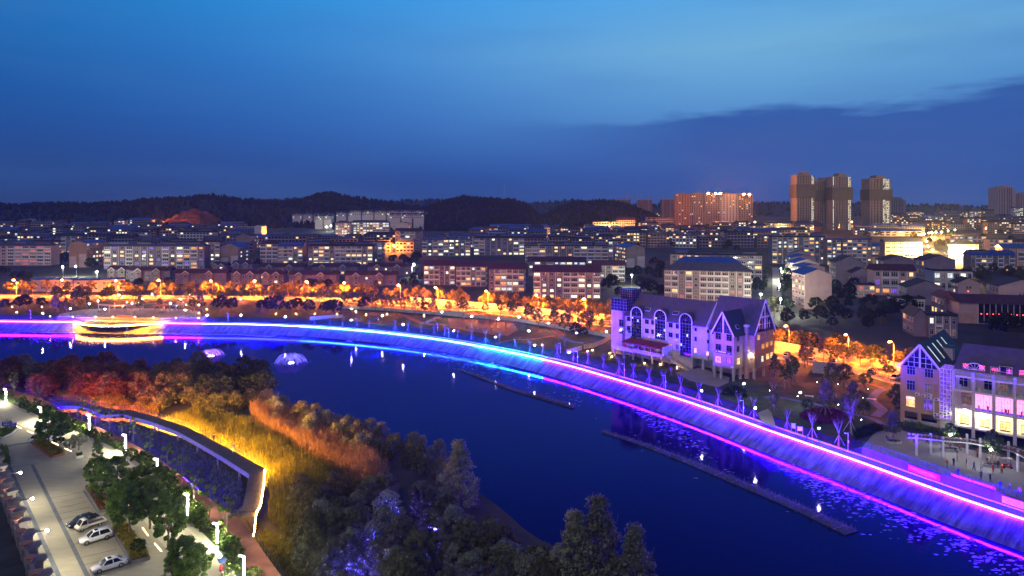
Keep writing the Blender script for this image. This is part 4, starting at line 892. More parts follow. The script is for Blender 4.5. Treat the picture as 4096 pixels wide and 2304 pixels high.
scatter('plaza_planting', [gp(*tG(x, y), ZG) for x, y in ((1440, 1230), (1800, 1120), (1990, 1150), (1980, 1200), (1700, 1310), (1480, 1400))], 3000, .7, .2, M['leaf_d'], ZG, 'strip of dark planting along the plaza edge by the garden', 'hedge', 6)
scatter('plaza_planting', [gp(*tl(3580, 1290, 2.957)(x, y), ZG) for x, y in ((100, 1190), (300, 1230), (560, 1300), (700, 1330), (690, 1370), (400, 1300), (90, 1250))], 3000, .9, .2, M['leaf_g'], ZG, 'strip of green planting under the brick gable block', 'hedge', 8)

# ---- plazas: paving, railings, banners
I = seg(3385, 4800); front = [top_line[i] for i in I]
sheet('dance_plaza', [(p[0], p[1]) for p in front]+[gp(x, y, ZG) for x, y in ((4500, 1960), (4300, 1905), (4096, 1850), (3900, 1803), (3768, 1774), (3700, 1748), (3580, 1714), (3501, 1729))], 5.02, M['paving'])
I2_ = seg(200, 810); front2 = [top_line[i] for i in I2_]
sheet('pergola_plaza', [(p[0], p[1]) for p in front2]+[gp(*tA(x, y), ZG) for x, y in ((2040, 290), (2000, 240), (1900, 215), (1500, 205), (1000, 208), (830, 218), (600, 260))], 5.02, M['paving'])
def railing(line, lab, h=1.1, gap=1.9, m='darkmetal', z=5.02, group=None, mid=3):
    L = resample(line, max(2, int(sum(math.hypot(b[0]-a[0], b[1]-a[1]) for a, b in zip(line, line[1:]))/gap)+1)); c = L[len(L)//2]
    root = empty('railing', (c[0], c[1], z), 0, lab, 'railing', group); Q = [(p[0]-c[0], p[1]-c[1]) for p in L]
    me = MB().box(-.035, .035, -.035, .035, 0, h).mesh('post', M[m])
    for p in Q: link('post', me, root, (p[0], p[1], 0))
    for k in range(mid):
        hz = h*(k+1)/mid; mb = MB()
        for a, b in zip(Q, Q[1:]): mb.bar((a[0], a[1], hz-.03), (b[0], b[1], hz-.03), .05 if k == mid-1 else .025)
        mb.build('rail', M[m], root)
    return root
def inset(L, d): N = normals2(L); return [(p[0]-n[0]*d, p[1]-n[1]*d) for p, n in zip(L, N)]
railing(inset(front, .3), 'dark metal railing along the lake edge of the dance plaza')
railing(inset(front2, .3), 'dark metal railing along the lake edge of the pergola plaza')
WF = off(BK, BN, -3.28, 0.); wpx = [CX+F*p[0]/p[1] for p in WF]
def wall_pt(px):
    for i in range(len(WF)-1):
        if wpx[i] <= px <= wpx[i+1]:
            t = (px-wpx[i])/(wpx[i+1]-wpx[i]); return Vector((WF[i][0]*(1-t)+WF[i+1][0]*t, WF[i][1]*(1-t)+WF[i+1][1]*t, 0))
def text(root, s, size, loc, m, rx=90, width=None, name='lettering'):
    c = bpy.data.curves.new(name, 'FONT'); c.body = s; c.size = size; c.align_x = 'CENTER'; c.align_y = 'CENTER'; c.materials.append(m); c.resolution_u = 2; c.extrude = .008
    o = bpy.data.objects.new(name, c); COL.objects.link(o); bpy.context.view_layer.update()
    me = bpy.data.meshes.new_from_object(o.evaluated_get(bpy.context.evaluated_depsgraph_get())); me.name = name; bpy.data.objects.remove(o)
    o = link(name, me, root, loc); o.rotation_euler = (R(rx), 0, 0); return o
def banner(pa, pb, z0, z1, m, name, lab, cat, o_=0.):
    a, b = wall_pt(pa), wall_pt(pb); d = b-a; n = Vector((d.y, -d.x, 0)).normalized(); a = a+n*o_; root = empty(name, (a.x, a.y, z0), math.atan2(d.y, d.x), lab, cat)
    MB().box(0, d.length, -.04, 0, 0, z1-z0).build('cloth' if m is M['redcloth'] else 'board', m, root); return root, d.length
bnr, L_ = banner(3633, 3761, 3.62, 4.78, M['redcloth'], 'banner', 'red anniversary banner with white lettering hung on the plaza retaining wall', 'banner')
text(bnr, '赣州区农业园区设立', .50, (L_*.43, -.06, .60), M['bannertext']); text(bnr, '15', .72, (L_*.735, -.06, .58), M['bannertext']); text(bnr, '周年', .42, (L_*.845, -.06, .55), M['bannertext'])
MB().bar((L_*.30, -.055, .30), (L_*.6, -.055, .20), .02, .05).bar((L_*.6, -.055, .20), (L_*.88, -.055, .26), .02, .04).build('swoosh', M['bannertext'], bnr)
bn2, L2 = banner(3800, 3978, 5.12, 5.66, M['redcloth'], 'banner', 'narrow red slogan banner tied along the plaza railing', 'banner', -.55)
text(bn2, '严禁在河道内游泳垂钓  争做文明公民卫生共享', L2*.043, (L2*.49, -.06, .27), M['bannertext'])
bn3, L3 = banner(4008, 4330, 3.55, 4.75, M['whitemetal'], 'notice_board', 'white printed notice board on the retaining wall below the plaza', 'board')
MB().box(0, L3, -.05, -.0405, 1.2, 1.34).build('header_strip', mat('maroon', (.25, .02, .06), .7), bn3)
ink = mat('print_ink', (.12, .10, .35), .7)
for k in range(26):
    x0 = L3*(.05+.035*k); mb = MB()
    for j in range(4):
        if rnd.random() < .75: mb.box(x0, x0+L3*.022*rnd.uniform(.5, 1), -.05, -.0405, .22+j*.2, .28+j*.2)
    if mb.v: mb.build('print', ink, bn3)
b4, L4 = banner(465, 525, 5.15, 5.8, M['redcloth'], 'banner', 'small red banner on the railing of the pergola plaza', 'banner', -.55)

# ---- pergolas
def pergola(name, roof_px, zr, w, cols, lab, mcol, mroof, slat=.55, hz=.6):
    L = smooth_line([gp(x, y, zr) for x, y in roof_px], slat); N = normals2(L); c = L[len(L)//2]
    root = empty(name, (c[0], c[1], ZG), 0, lab, 'pergola'); zc = zr-ZG
    Q = [(p[0]-c[0], p[1]-c[1]) for p in L]; bk = [(p[0]-n[0]*w, p[1]-n[1]*w) for p, n in zip(Q, N)]
    wv = [math.sin(i/len(Q)*9)*.25 for i in range(len(Q))]
    for nm, S in (('beam', Q), ('beam', bk)):
        mb = MB()
        for i in range(len(S)-1): mb.bar((*S[i], zc+wv[i]), (*S[i+1], zc+wv[i+1]), .12, .26)
        mb.build(nm, mcol, root)
    for i in range(len(Q)):
        MB().bar((Q[i][0]-(bk[i][0]-Q[i][0])*.12, Q[i][1]-(bk[i][1]-Q[i][1])*.12, zc+.2+wv[i]), (bk[i][0], bk[i][1], zc+.2+wv[i]), .24, .06).build('slat', mroof, root)
    for (bx_, by_), h in cols:
        x, y = gp(bx_, by_, ZG); MB().box(-.16, .16, -.16, .16, 0, h).build('column', mcol, root, (x-c[0], y-c[1], 0))
    return root
pergola('white_pergola', [tP(565, 130), tP(720, 150), tP(965, 185), tP(1175, 205), tP(1590, 205), tP(1818, 240), tP(2308, 365), tP(2470, 440), tP(2620, 520)], ZG+3.3, 2.6, [(tP(*q), 4.1) for q in ((720, 440), (965, 408), (1175, 470), (1590, 418), (1818, 497), (2308, 560), (2470, 722))], 'white wavy pergola with slatted roof standing on the dance plaza', M['whitemetal'], M['wood'])
pergola('steel_pergola', [tA(985, 168), tA(1100, 186), tA(1250, 180), tA(1400, 160), tA(1550, 157), tA(1680, 172), tA(1770, 184), tA(1850, 152)], ZG+3.4, 2.6, [(tA(*q), 3.7) for q in ((990, 212), (1100, 258), (1153, 224), (1230, 245), (1275, 240), (1440, 215), (1555, 250), (1770, 232), (1800, 228), (1838, 205))], 'grey curved pergola on thin columns over the paved lakeside plaza', M['greymetal'], M['greymetal'], .9)
pergola('wooden_pergola', [tB(2085, 245), tB(2200, 252), tB(2300, 280), tB(2400, 322), tB(2500, 345), tB(2600, 362), tC(60, 385)], ZG+3.2, 3.2, [(tB(*q), 3.4) for q in ((2085, 330), (2205, 335), (2300, 360), (2350, 400), (2420, 400), (2510, 420))]+[(tC(*q), 3.4) for q in ((0, 450), (60, 440))], 'brown wooden pergola curving round the orange lit play court', M['wood'], M['wood'], .8)
pav = empty('pavilion', (*gp(*tA(1605, 252), ZG), ZG), 0, 'small pavilion with flat orange lit roof on the pergola plaza', 'pavilion')
for x_, y_ in ((-2.4, 0), (2.4, 0), (-2.4, 5), (2.4, 5)): MB().box(-.15, .15, -.15, .15, 0, 3.4).build('column', M['greymetal'], pav, (x_, y_, 0))
MB().box(-3.2, 3.2, -.7, 5.7, 3.4, 3.65).build('roof', mat('pavilion_roof', (.45, .16, .07), .6), pav); MB().box(-1.6, 1.6, 2, 2.6, 0, .45).build('bench', M['wood'], pav)
gx = gp(*tA(1605, 150), ZG+3.7); 
# planters
def planter(p, rx, ry, lab, k='ginkgo', s=.9):
    x, y = gp(p[0], p[1], ZG); o = empty('tree_planter', (x, y, ZG), 0, lab, 'planter'); mb = MB(); n = 20
    for a, b in ((1, .0), (1, .5), (.82, .5), (.82, .38)):
        pass
    rings = [[(math.cos(2*math.pi*i/n)*rx*f_, math.sin(2*math.pi*i/n)*ry*f_, z_) for i in range(n)] for f_, z_ in ((1, 0), (1.03, .5), (.84, .5), (.84, .34))]
    loft(mb, rings); mb.build('rim', M['concrete'], o)
    MB().poly([(math.cos(2*math.pi*i/n)*rx*.84, math.sin(2*math.pi*i/n)*ry*.84, .36) for i in range(n)]).build('soil', M['earth'], o)
    tr = tree(k, x, y, ZG+.36, s, 'staked young tree growing in '+lab, None, 'planter_tree'); stakes(tr, STAKE2); return o
planter(tP(320, 215), 1.7, 1.3, 'the round concrete planter at the plaza corner', 'park', .7)
planter(tP(1290, 350), 1.9, 1.2, 'the oval concrete planter under the wavy pergola', 'park', .8)
planter(tP(2050, 625), 2.2, 1.1, 'the boat shaped planter amid the dancers', 'park', 1.0)
# ---- people
for q in (('walk', 900, 240, 'navy', 'black', 'person in dark clothes walking under the wavy pergola', 1.2), ('sit', 200, 178, 'navy', 'black', 'person in navy sitting on the round planter rim at the plaza corner', .6), ('sit', 1385, 392, 'black', 'black', 'person in black sitting on the oval planter rim', .3), ('sit', 1462, 362, 'red', 'grey', 'person in a red jacket sitting beside the oval planter', 0), ('stand', 1770, 472, 'red', 'navy', 'person in red standing beside a pergola column', .5), ('stand', 1360, 628, 'navy', 'navy', 'person in navy standing alone behind the plaza railing', 2), ('walk', 1245, 660, 'red', 'blue', 'person in red and blue walking near the plaza railing', .4), ('stand', 1945, 612, 'black', 'black', 'person in black leaning at the boat shaped planter', -.6), ('stand', 2130, 665, 'black', 'navy', 'person in black before the boat shaped planter', 2.4), ('stand', 1435, 815, 'navy', 'navy', 'person in navy standing behind the slogan banner', .2), ('stand', 1835, 862, 'blue', 'navy', 'person with a white badge watching beside the slogan banner', 2.8), ('raise', 1990, 906, 'black', 'black', 'person in black with raised arms near the banner end', .1), ('stand', 2165, 1042, 'navy', 'blue', 'person in blue standing at the plaza railing past the banner', 3.0), ('raise', 2325, 1096, 'black', 'black', 'person in black at the railing above the notice board', 1.0), ('stand', 2500, 1148, 'pink', 'navy', 'person in a pink top at the railing above the notice board', -1.0), ('walk', 1710, 695, 'blue', 'navy', 'dancer in blue on the plaza beside the planter', 1.3), ('raise', 1580, 640, 'blue', 'grey', 'dancer in pale blue with lifted arms on the plaza', .9), ('raise', 1840, 715, 'white', 'grey', 'dancer in a white top on the plaza', -.8), ('raise', 2040, 740, 'red', 'red', 'dancer dressed all in red on the plaza', .2), ('walk', 2190, 765, 'orange', 'black', 'dancer in an orange top on the plaza', 2.0), ('walk', 670, 238, 'grey', 'blue', 'person in grey under the end of the wavy pergola', 1.8), ('stand', 1420, 560, 'orange', 'grey', 'person in orange and grey between two pergola columns', 1.1)):
    person(*tP(q[1], q[2]), ZG+.02, q[0], q[3], q[4], q[5], q[6], 1.0, 'people on the dance plaza')
for q in (('stand', 865, 275, 'red', 'black', 'person in red at the railing of the pergola plaza', 0), ('sit', 992, 250, 'navy', 'black', 'person in navy seated beneath the grey pergola', .4), ('sit', 1012, 250, 'grey', 'black', 'person in grey seated beneath the grey pergola', -.2), ('walk', 1350, 262, 'grey', 'navy', 'person in grey strolling across the pergola plaza', 1.4)):
    person(*tA(q[1], q[2]), ZG+.02, q[0], q[3], q[4], q[5], q[6], 1.0, 'people on the pergola plaza')
for f, q in ((tC, ('walk', 1045, 900, 'red', 'navy', 'person in red walking on the promenade behind the light line', 1.6)), (tC, ('walk', 1066, 905, 'navy', 'navy', 'person in navy beside another walker on the promenade', 1.6)), (tE, ('walk', 392, 100, 'blue', 'navy', 'child in bright blue walking on the promenade', 1.7)), (tB, ('stand', 1230, 345, 'white', 'navy', 'person in white on the play lawn path', .5)), (tB, ('stand', 2120, 420, 'navy', 'black', 'person in navy beside the wooden pergola', .5)), (tB, ('walk', 2230, 440, 'pink', 'navy', 'person in pink beside the wooden pergola', .9)), (tB, ('stand', 2370, 440, 'black', 'black', 'person in black on the play court', .9)), (tB, ('stand', 2080, 330, 'black', 'black', 'person in black on the red path near the short wall', .9)), (tC, ('sit', 80, 525, 'navy', 'black', 'person in navy seated on the lawn beside the red path', .9))):
    person(*f(q[1], q[2]), 3.2 if f in (tC, tE) and q[3] != 'navy' or 'promenade' in q[5] else ZG+.02, *q[:1], q[3], q[4], q[5], q[6], 1.0)
# scooter with rain canopy
sx_, sy_ = gp(*tP(2290, 672), ZG); sc_ = empty('motor_scooter', (sx_, sy_, ZG+.02), R(-15), 'scooter with a pale rain canopy parked by the boat shaped planter', 'scooter')
SW = MB().lathe([(.12, -.05), (.24, -.06), (.24, .06), (.12, .05)], 12).mesh('wheel', M['rubber'])
def scooter_parts(root, pm, cm):
    for x_ in (-.6, .65):
        w = link('wheel', SW, root, (x_, 0, .24)); w.rotation_euler = (R(90), 0, 0)
    b = MB(); loft(b, [ring(-.85, .10, .45, .75, .04, .02), ring(-.5, .18, .35, .8, .06, .03), ring(0, .16, .28, .5, .05, .03), ring(.35, .15, .28, .45, .05, .03), ring(.5, .17, .3, .95, .05, .03), ring(.62, .12, .4, 1.0, .04, .02)]); b.build('body', pm, root)
    MB().box(-.75, .0, -.15, .15, .76, .88).build('seat', M['rubber'], root); MB().tube([(.45, -.35, 1.08), (.5, 0, 1.02), (.45, .35, 1.08)], .025, 5).tube([(.55, 0, .6), (.48, 0, 1.05)], .035, 5).build('handlebar', M['darkmetal'], root)
    MB().tube([(.5, 0, 1.0), (.45, 0, 1.95)], .02, 4).build('canopy_pole', M['darkmetal'], root)
    mb = MB(); loft(mb, [[(x_, -w_, z_), (x_, w_, z_), (x_, w_*.7, z_+.1), (x_, -w_*.7, z_+.1)] for x_, w_, z_ in ((-.9, .35, 1.85), (-.4, .48, 2.0), (.2, .5, 2.02), (.8, .42, 1.9))]); mb.build('rain_canopy', cm, root)
    MB().box(-.9, -.86, -.07, .07, .6, .68).build('tail_lamp', M['em_red'], root)
scooter_parts(sc_, PAINTS['red'], PAINTS['silver'])
# garden furniture of the far bank
for q, lab in (((705, 640), 'white striped bench beside the garden path near the lamp'), ((1760, 690), 'white slatted bench where two garden paths meet')):
    x, y = gp(*tG(*q), ZG); b = empty('park_bench', (x, y, ZG), R(-25), lab, 'bench')
    for k in range(5): MB().box(-1.1, 1.1, -.06, .06, .42, .46).build('slat', M['whitemetal'], b, (0, -.4+k*.2, 0))
    for s in (-.8, .8): MB().box(s-.05, s+.05, -.42, .42, 0, .42).build('leg', M['concrete'], b)
x, y = gp(*tG(435, 1215), ZG-.5)
for q, w, h, lab in (((435, 1225), .9, 2.2, 'tall grey information sign at the promenade steps'), ((545, 1255), 1.1, 1.8, 'white notice panel on two legs beside the promenade')):
    x, y = gp(*tG(*q), 4.8); sgn = empty('sign_board', (x, y, 4.6), R(-20), lab, 'sign')
    for s in (-w/2, w/2): MB().box(s-.05, s+.05, -.05, .05, 0, h).build('leg', M['greymetal'], sgn)
    MB().box(-w/2+.05, w/2-.05, -.03, .03, h*.45, h*.97).build('panel', M['whitemetal'], sgn)
x, y = gp(*tG(1020, 240), ZG); mu = empty('mural_wall', (x, y, ZG), R(-20), 'pale patterned relief wall standing among the garden trees', 'wall'); MB().box(-4.2, 4.2, 0, .5, 0, 3.4).build('panel', mat('relief_panel', (.42, .36, .40), .8, .35, 2), mu); MB().box(-4.3, 4.3, -.1, .6, 3.4, 3.6).build('coping', M['kerb'], mu)
# ================================================================== THE TWO GABLED BLOCKS
class Frame:
    "building axes: s along the front (to the viewer's right), t back from it"
    def __init__(s, o, u, z0):
        u = Vector(u).normalized(); s.o = Vector(o); s.u = u; s.v = Vector((-u.y, u.x)); s.z0 = z0; s.rz = math.atan2(u.y, u.x)
    def front(s, px, py, t=0.):
        "photo pixel on the plane t -> (s, height above the base)"
        d = Vector(((px-CX)/F, 1.)); o = s.o+s.v*t; k = o.dot(s.v)/d.dot(s.v); p = d*k; return (p-o).dot(s.u), HC-(py-YH)/F*k-s.z0
    def side(s, px, py, ss):
        "photo pixel on the plane s=ss -> (t, height)"
        d = Vector(((px-CX)/F, 1.)); o = s.o+s.u*ss; k = o.dot(s.u)/d.dot(s.u); p = d*k; return (p-o).dot(s.v), HC-(py-YH)/F*k-s.z0
    def root(s, name, label, cat): return empty(name, (s.o.x, s.o.y, s.z0), s.rz, label, cat)
WINM = {}
def win_mesh(pane, frame='whiteframe', nx=2, nz=2):
    k = (pane, frame, nx, nz)
    if k not in WINM:
        mb = MB(); f = .05
        mb.box(-.5, .5, -.08, .02, .5-f, .5, 1).box(-.5, .5, -.08, .02, -.5, -.5+f, 1).box(-.5, -.5+f, -.08, .02, -.5+f, .5-f, 1).box(.5-f, .5, -.08, .02, -.5+f, .5-f, 1)
        for i in range(1, nx): x = -.5+i/nx; mb.box(x-.018, x+.018, -.07, .02, -.5+f, .5-f, 1)
        for i in range(1, nz): z = -.5+i/nz+(.17 if nz == 2 else 0); mb.box(-.5+f, .5-f, -.06, .02, z-.018, z+.018, 1)
        mb.quad((-.5+f, -.02, -.5+f), (.5-f, -.02, -.5+f), (.5-f, -.02, .5-f), (-.5+f, -.02, .5-f), 0)
        WINM[k] = mb.mesh('window', [M[pane], M[frame]])
    return WINM[k]
def window(root, x, y, z, w, h, pane='glass', frame='whiteframe', rz=0., nx=2, nz=2, name='window'):
    return link(name, win_mesh(pane, frame, nx, nz), root, (x, y, z), rz, (w, 1, h))
def win_px(fr, root, f, x0, y0, x1, y1, t=0., pane='glass', frame='darkframe', side=None, nx=2, nz=2):
    (a, za), (b, zb) = (fr.front(*f(x0, (y0+y1)/2), t), fr.front(*f(x1, (y0+y1)/2), t)) if side is None else (fr.side(*f(x0, (y0+y1)/2), side), fr.side(*f(x1, (y0+y1)/2), side))
    mx = (x0+x1)/2; q = (lambda y: fr.front(*f(mx, y), t)[1]) if side is None else (lambda y: fr.side(*f(mx, y), side)[1])
    zt, zb2 = q(y0), q(y1); c = (a+b)/2; w = abs(b-a)
    if side is None: return window(root, c, t-.02, (zt+zb2)/2, w, zt-zb2, pane, frame, 0, nx, nz)
    return window(root, side+.02, c, (zt+zb2)/2, w, zt-zb2, pane, frame, R(90), nx, nz)
def gable_roof(root, s0, s1, t0, t1, ze, zr, m, ov=.5, th=.25, name='roof', along='s', trim=None, ends=(1, 1)):
    "pitched roof slab; ridge along s (or t)"
    if along == 's': a0, a1, b0, b1 = s0, s1, t0, t1
    else: a0, a1, b0, b1 = t0, t1, s0, s1
    bm_ = (b0+b1)/2; sl = (zr-ze)/(bm_-b0); mb = MB()
    def P(a, b, z): return (a, b, z) if along == 's' else (b, a, z)
    eb0, eb1, zz = b0-ov, b1+ov, ze-sl*ov
    for top in (0, 1):
        pass
    A0, A1 = a0-ov*ends[0]*.6, a1+ov*ends[1]*.6
    for (ea, sg) in ((eb0, 1), (eb1, -1)):
        q = [P(A0, ea, zz), P(A1, ea, zz), P(A1, bm_, zr), P(A0, bm_, zr)]; up = [(x, y, z+th) for x, y, z in q]
        if (sg < 0) != (along == 't'): q, up = q[::-1], up[::-1]
        n = len(mb.v); mb.v += q+up
        for fc in ((3, 2, 1, 0), (4, 5, 6, 7), (0, 1, 5, 4), (1, 2, 6, 5), (2, 3, 7, 6), (3, 0, 4, 7)): mb.f.append(tuple(n+i for i in fc)); mb.m.append(0)
    o = mb.build(name, m, root)
    if trim is not None:
        for k, A in enumerate((A0, A1)):
            if not ends[k]: continue
            e = -.12 if k == 0 else .12; t_ = MB(); w = .42
            for ea in (eb0, eb1): t_.bar(P(A+e, ea, zz+th*.5), P(A+e, bm_, zr+th*.5), .16, w)
            t_.build('barge_board', trim, o)
    return o
def gable_wall(mb, a0, a1, c, ze, zr, along='t', mi=0, th=.3):
    "triangular wall piece closing a gable at plane c"
    m_ = (a0+a1)/2
    P = (lambda a, z, q: (q, a, z)) if along == 't' else (lambda a, z, q: (a, q, z))
    t = [P(a0, ze, c), P(a1, ze, c), P(m_, zr, c)]; b = [P(a0, ze, c+th), P(a1, ze, c+th), P(m_, zr, c+th)]
    mb.poly(t, mi); mb.poly(b[::-1], mi); mb.quad(t[0], t[2], b[2], b[0], mi); mb.quad(t[1], b[1], b[2], t[2], mi)
slate = mat('slate_roof', (.075, .07, .095), .7, .18, .8, bump=.15, bscale=8)
slate2 = mat('green_slate_roof', (.045, .055, .06), .6, .2, .8, bump=.15, bscale=8)
panelm = brickmat('white_panel', (.60, .55, .56), (.56, .51, .53), (.34, .30, .33), 1.1, .55, .03)
brickA = brickmat('mixed_brick', (.50, .26, .20), (.62, .42, .34), (.36, .22, .19), .32, .16, .03)
brickB = brickmat('tan_brick', (.46, .26, .15), (.52, .31, .19), (.34, .20, .13), .34, .12, .02)
patch = mat('render_patch', (.40, .30, .30), .85, .25, .7)
# ------------- block with the three arches
fm = Frame((59.9, 203.), (.66, -.75), 5.0); tm = tl(2420, 1130, 3.618)
mr = fm.root('gabled_block', 'white panelled block with three tall arched windows and a brick gable tower', 'building')
sL, sW = -38.4, -5.7
w = MB(); w.box(sL, sW, 6, 17.2, 3.2, 14); w.box(sL, -11.9, 6.01, 17.19, 0, 3.2); w.box(-11.9, -3.2, 10, 17.1, 0, 3.2); gable_wall(w, 6, 17.2, sW-.3, 14, 20.2); gable_wall(w, 6, 17.2, sL, 14, 20.2)
w.build('wing_wall', panelm, mr)
for s_ in (-11.6, -7.6, -3.7): MB().box(s_-.35, s_+.35, 6.02, 6.7, 0, 3.25).build('column', panelm, mr)
wr_ = gable_roof(mr, sL, sW-.7, 6, 17.2, 14, 20.5, slate, .5, .25, 'wing_roof', trim=M['whiteframe'], ends=(1, 1))
def arch(xl, xr, yt, yb, t=6.0, bulge=.35):
    y_m = (yt+yb)/2; a = fm.front(*tm(xl, y_m), t)[0]; b = fm.front(*tm(xr, y_m), t)[0]; c = (a+b)/2; r = (b-a)/2; zt = fm.front(*tm((xl+xr)/2, yt), t)[1]; zb = fm.front(*tm((xl+xr)/2, yb), t)[1]; zs = zt-r
    root = empty('arched_window'); root.parent = mr; root.location = (c, t-bulge, 0)
    n = 14; arc_ = [(math.cos(math.pi*i/n)*r, math.sin(math.pi*i/n)*r+zs) for i in range(n+1)]
    MB().poly([(x, 0, z) for x, z in [(r, zb)]+arc_+[(-r, zb)]][::-1]).build('pane', M['glass'], root)
    fr = MB(); pts = [(r, zb)]+arc_+[(-r, zb)]
    for p, q in zip(pts, pts[1:]): fr.bar((p[0], -.05, p[1]), (q[0], -.05, q[1]), .34, .22)
    fr.build('surround', M['whiteframe'], root)
    g = MB()
    for k in (-.5, 0, .5): g.bar((k*r, -.02, zb), (k*r, -.02, zs), .09)
    zz = zb+.9
    while zz < zs+.2: g.bar((-r, -.02, zz), (r, -.02, zz), .08); zz += 1.05
    for k in range(1, 6): g.bar((0, -.02, zs), (math.cos(math.pi*k/6)*r, -.02, zs+math.sin(math.pi*k/6)*r), .07)
    g.build('glazing_bar', M['darkframe'], root)
    for k in range(3):   # posters and pale blinds stuck behind the glass
        MB().box(-.3, .3, -.012, -.004, 0, .9).build('poster', M['lit_cool'] if k else M['bluepath'], root, (rnd.choice((-.75, -.25, .25, .75))*r, 0, zb+(zs-zb)*rnd.uniform(.15, .9)))
    d = MB(); depth = (zt+.3-14)/1.16+bulge+.4; o1 = [(x*1.12, .12, (z-zs)*1.12+zs) for x, z in arc_]; o2 = [(x*1.12, depth, (z-zs)*1.12+zs) for x, z in arc_]
    d.ribbon(o1, o2); d.build('barrel_dormer', slate, root); sd2 = MB(); sd2.box(-r, r, .02, bulge, zb, 14).build('bay_wall', panelm, root)
arch(388, 545, 355, 785); arch(727, 892, 398, 825); arch(1090, 1268, 450, 1065)
for q in ((320, 495, 382, 560), (320, 628, 382, 695), (580, 535, 635, 600), (670, 545, 722, 612), (580, 668, 635, 735), (670, 680, 722, 748), (922, 582, 980, 652), (1025, 600, 1080, 668), (922, 722, 980, 792), (1025, 738, 1080, 805), (1297, 655, 1328, 705), (1477, 682, 1507, 732), (1297, 782, 1328, 850), (1477, 828, 1507, 882)): win_px(fm, mr, tm, *q, t=6, pane='glass')
for q, p in (((922, 882, 980, 960), 'lit_orange'), ((1025, 898, 1080, 975), 'lit_dim'), ((1290, 945, 1332, 1020), 'lit_warm'), ((1467, 993, 1505, 1060), 'lit_warm')): win_px(fm, mr, tm, *q, t=6, pane=p)
for q in ((635, 460), (1040, 525)):   # skylights lie on the roof slope
    s_, z_ = fm.front(*tm(*q), 8.2); k = MB(); k.box(-1.1, 1.1, -.7, .7, 0, .12, 1)
    for i in range(4): k.box(-1.0+i*.52, -.55+i*.52, -.6, .6, .12, .15, 0)
    o = k.build('skylight', [M['blueglass'], M['whiteframe']], wr_); o.location = (s_, 7.6, 16.25); o.rotation_euler = (R(49), 0, 0)
# terrace with red canopy
ta, za = fm.front(*tm(120, 880), 1.0); tb, zb_ = fm.front(*tm(845, 1000), 1.0); zd = 3.1
ter = empty('terrace'); ter.parent = mr; ter.location = (ta, 0, 0); Lt = tb-ta
MB().box(0, Lt, .6, 6, zd-.45, zd).build('deck_slab', M['concrete'], ter); MB().box(0, Lt, .5, .62, zd-.5, zd+.75).build('parapet', M['concrete'], ter)
for k in range(6):
    for y_ in (1.2, 5): MB().box(-.22, .22, -.22, .22, 0, zd-.45).build('column', M['concrete'], ter, (.6+k*(Lt-1.2)/5, y_, 0))
cm_ = mat('red_canopy', (.20, .03, .035), .8, .2, 1)
cn_ = MB(); c0, c1 = Lt*.16, Lt*.985; cn_.quad((c0, 1.0, zd+2.3), (c1, 1.0, zd+2.3), (c1, 4.6, zd+3.5), (c0+1.5, 4.6, zd+3.5)); cn_.quad((c0+1.5, 4.6, zd+3.5), (c1, 4.6, zd+3.5), (c1, 5.9, zd+3.0), (c0, 5.9, zd+3.0)); cn_.poly([(c0, 1.0, zd+2.3), (c0+1.5, 4.6, zd+3.5), (c0, 5.9, zd+3.0)]); cn_.quad((c0, .98, zd+2.3), (c0, .98, zd+2.0), (c1, .98, zd+2.0), (c1, .98, zd+2.3)); cn_.build('canopy', cm_, ter)
for k in range(8): MB().box(-.05, .05, -.05, .05, zd, zd+2.3).build('canopy_post', M['whitemetal'], ter, (c0+.1+k*(c1-c0-.2)/7, 1.15, 0))
MB().box(c1, c1+.12, 1, 6, zd, zd+2.9).build('end_screen', M['whitemetal'], ter)
stl = em('stall_light', (1, .55, .22), 14)
for k in range(9): MB().box(-.3, .3, -.06, .06, 0, .14).build('stall_lamp', stl, ter, (c0+1.2+k*(c1-c0-2.4)/8, 3.2, zd+2.1))
for k in range(12):
    MB().box(-.55, .55, -.3, .3, 0, .9 if k % 3 else 1.3).build('stall_counter', (M['redcloth'], M['whitemetal'], M['wood'], PAINTS['blue'])[k % 4], ter, (c0+1.0+k*(c1-c0-2)/11, 2.3+(k % 2)*1.8, zd))
st = MB(); x0s, x1s = tb, fm.front(*tm(1235, 1235), 2.2)[0]
for k in range(15): f0 = k/15; st.box(x0s+(x1s-x0s)*f0, x0s+(x1s-x0s)*(f0+1/15), 1.6, 3.6, zd*(1-f0)-.45-.2, zd*(1-f0)-.2)
st.build('stair_flight', M['concrete'], ter, (-ta, 0, 0)); rl = MB()
for y_ in (1.55, 3.6): rl.bar((x0s, y_, zd+.9), (x1s, y_, .9), .08).bar((x0s, y_, zd+.2), (x1s, y_, .2), .12, .5)
rl.build('stair_rail', M['concrete'], ter, (-ta, 0, 0))
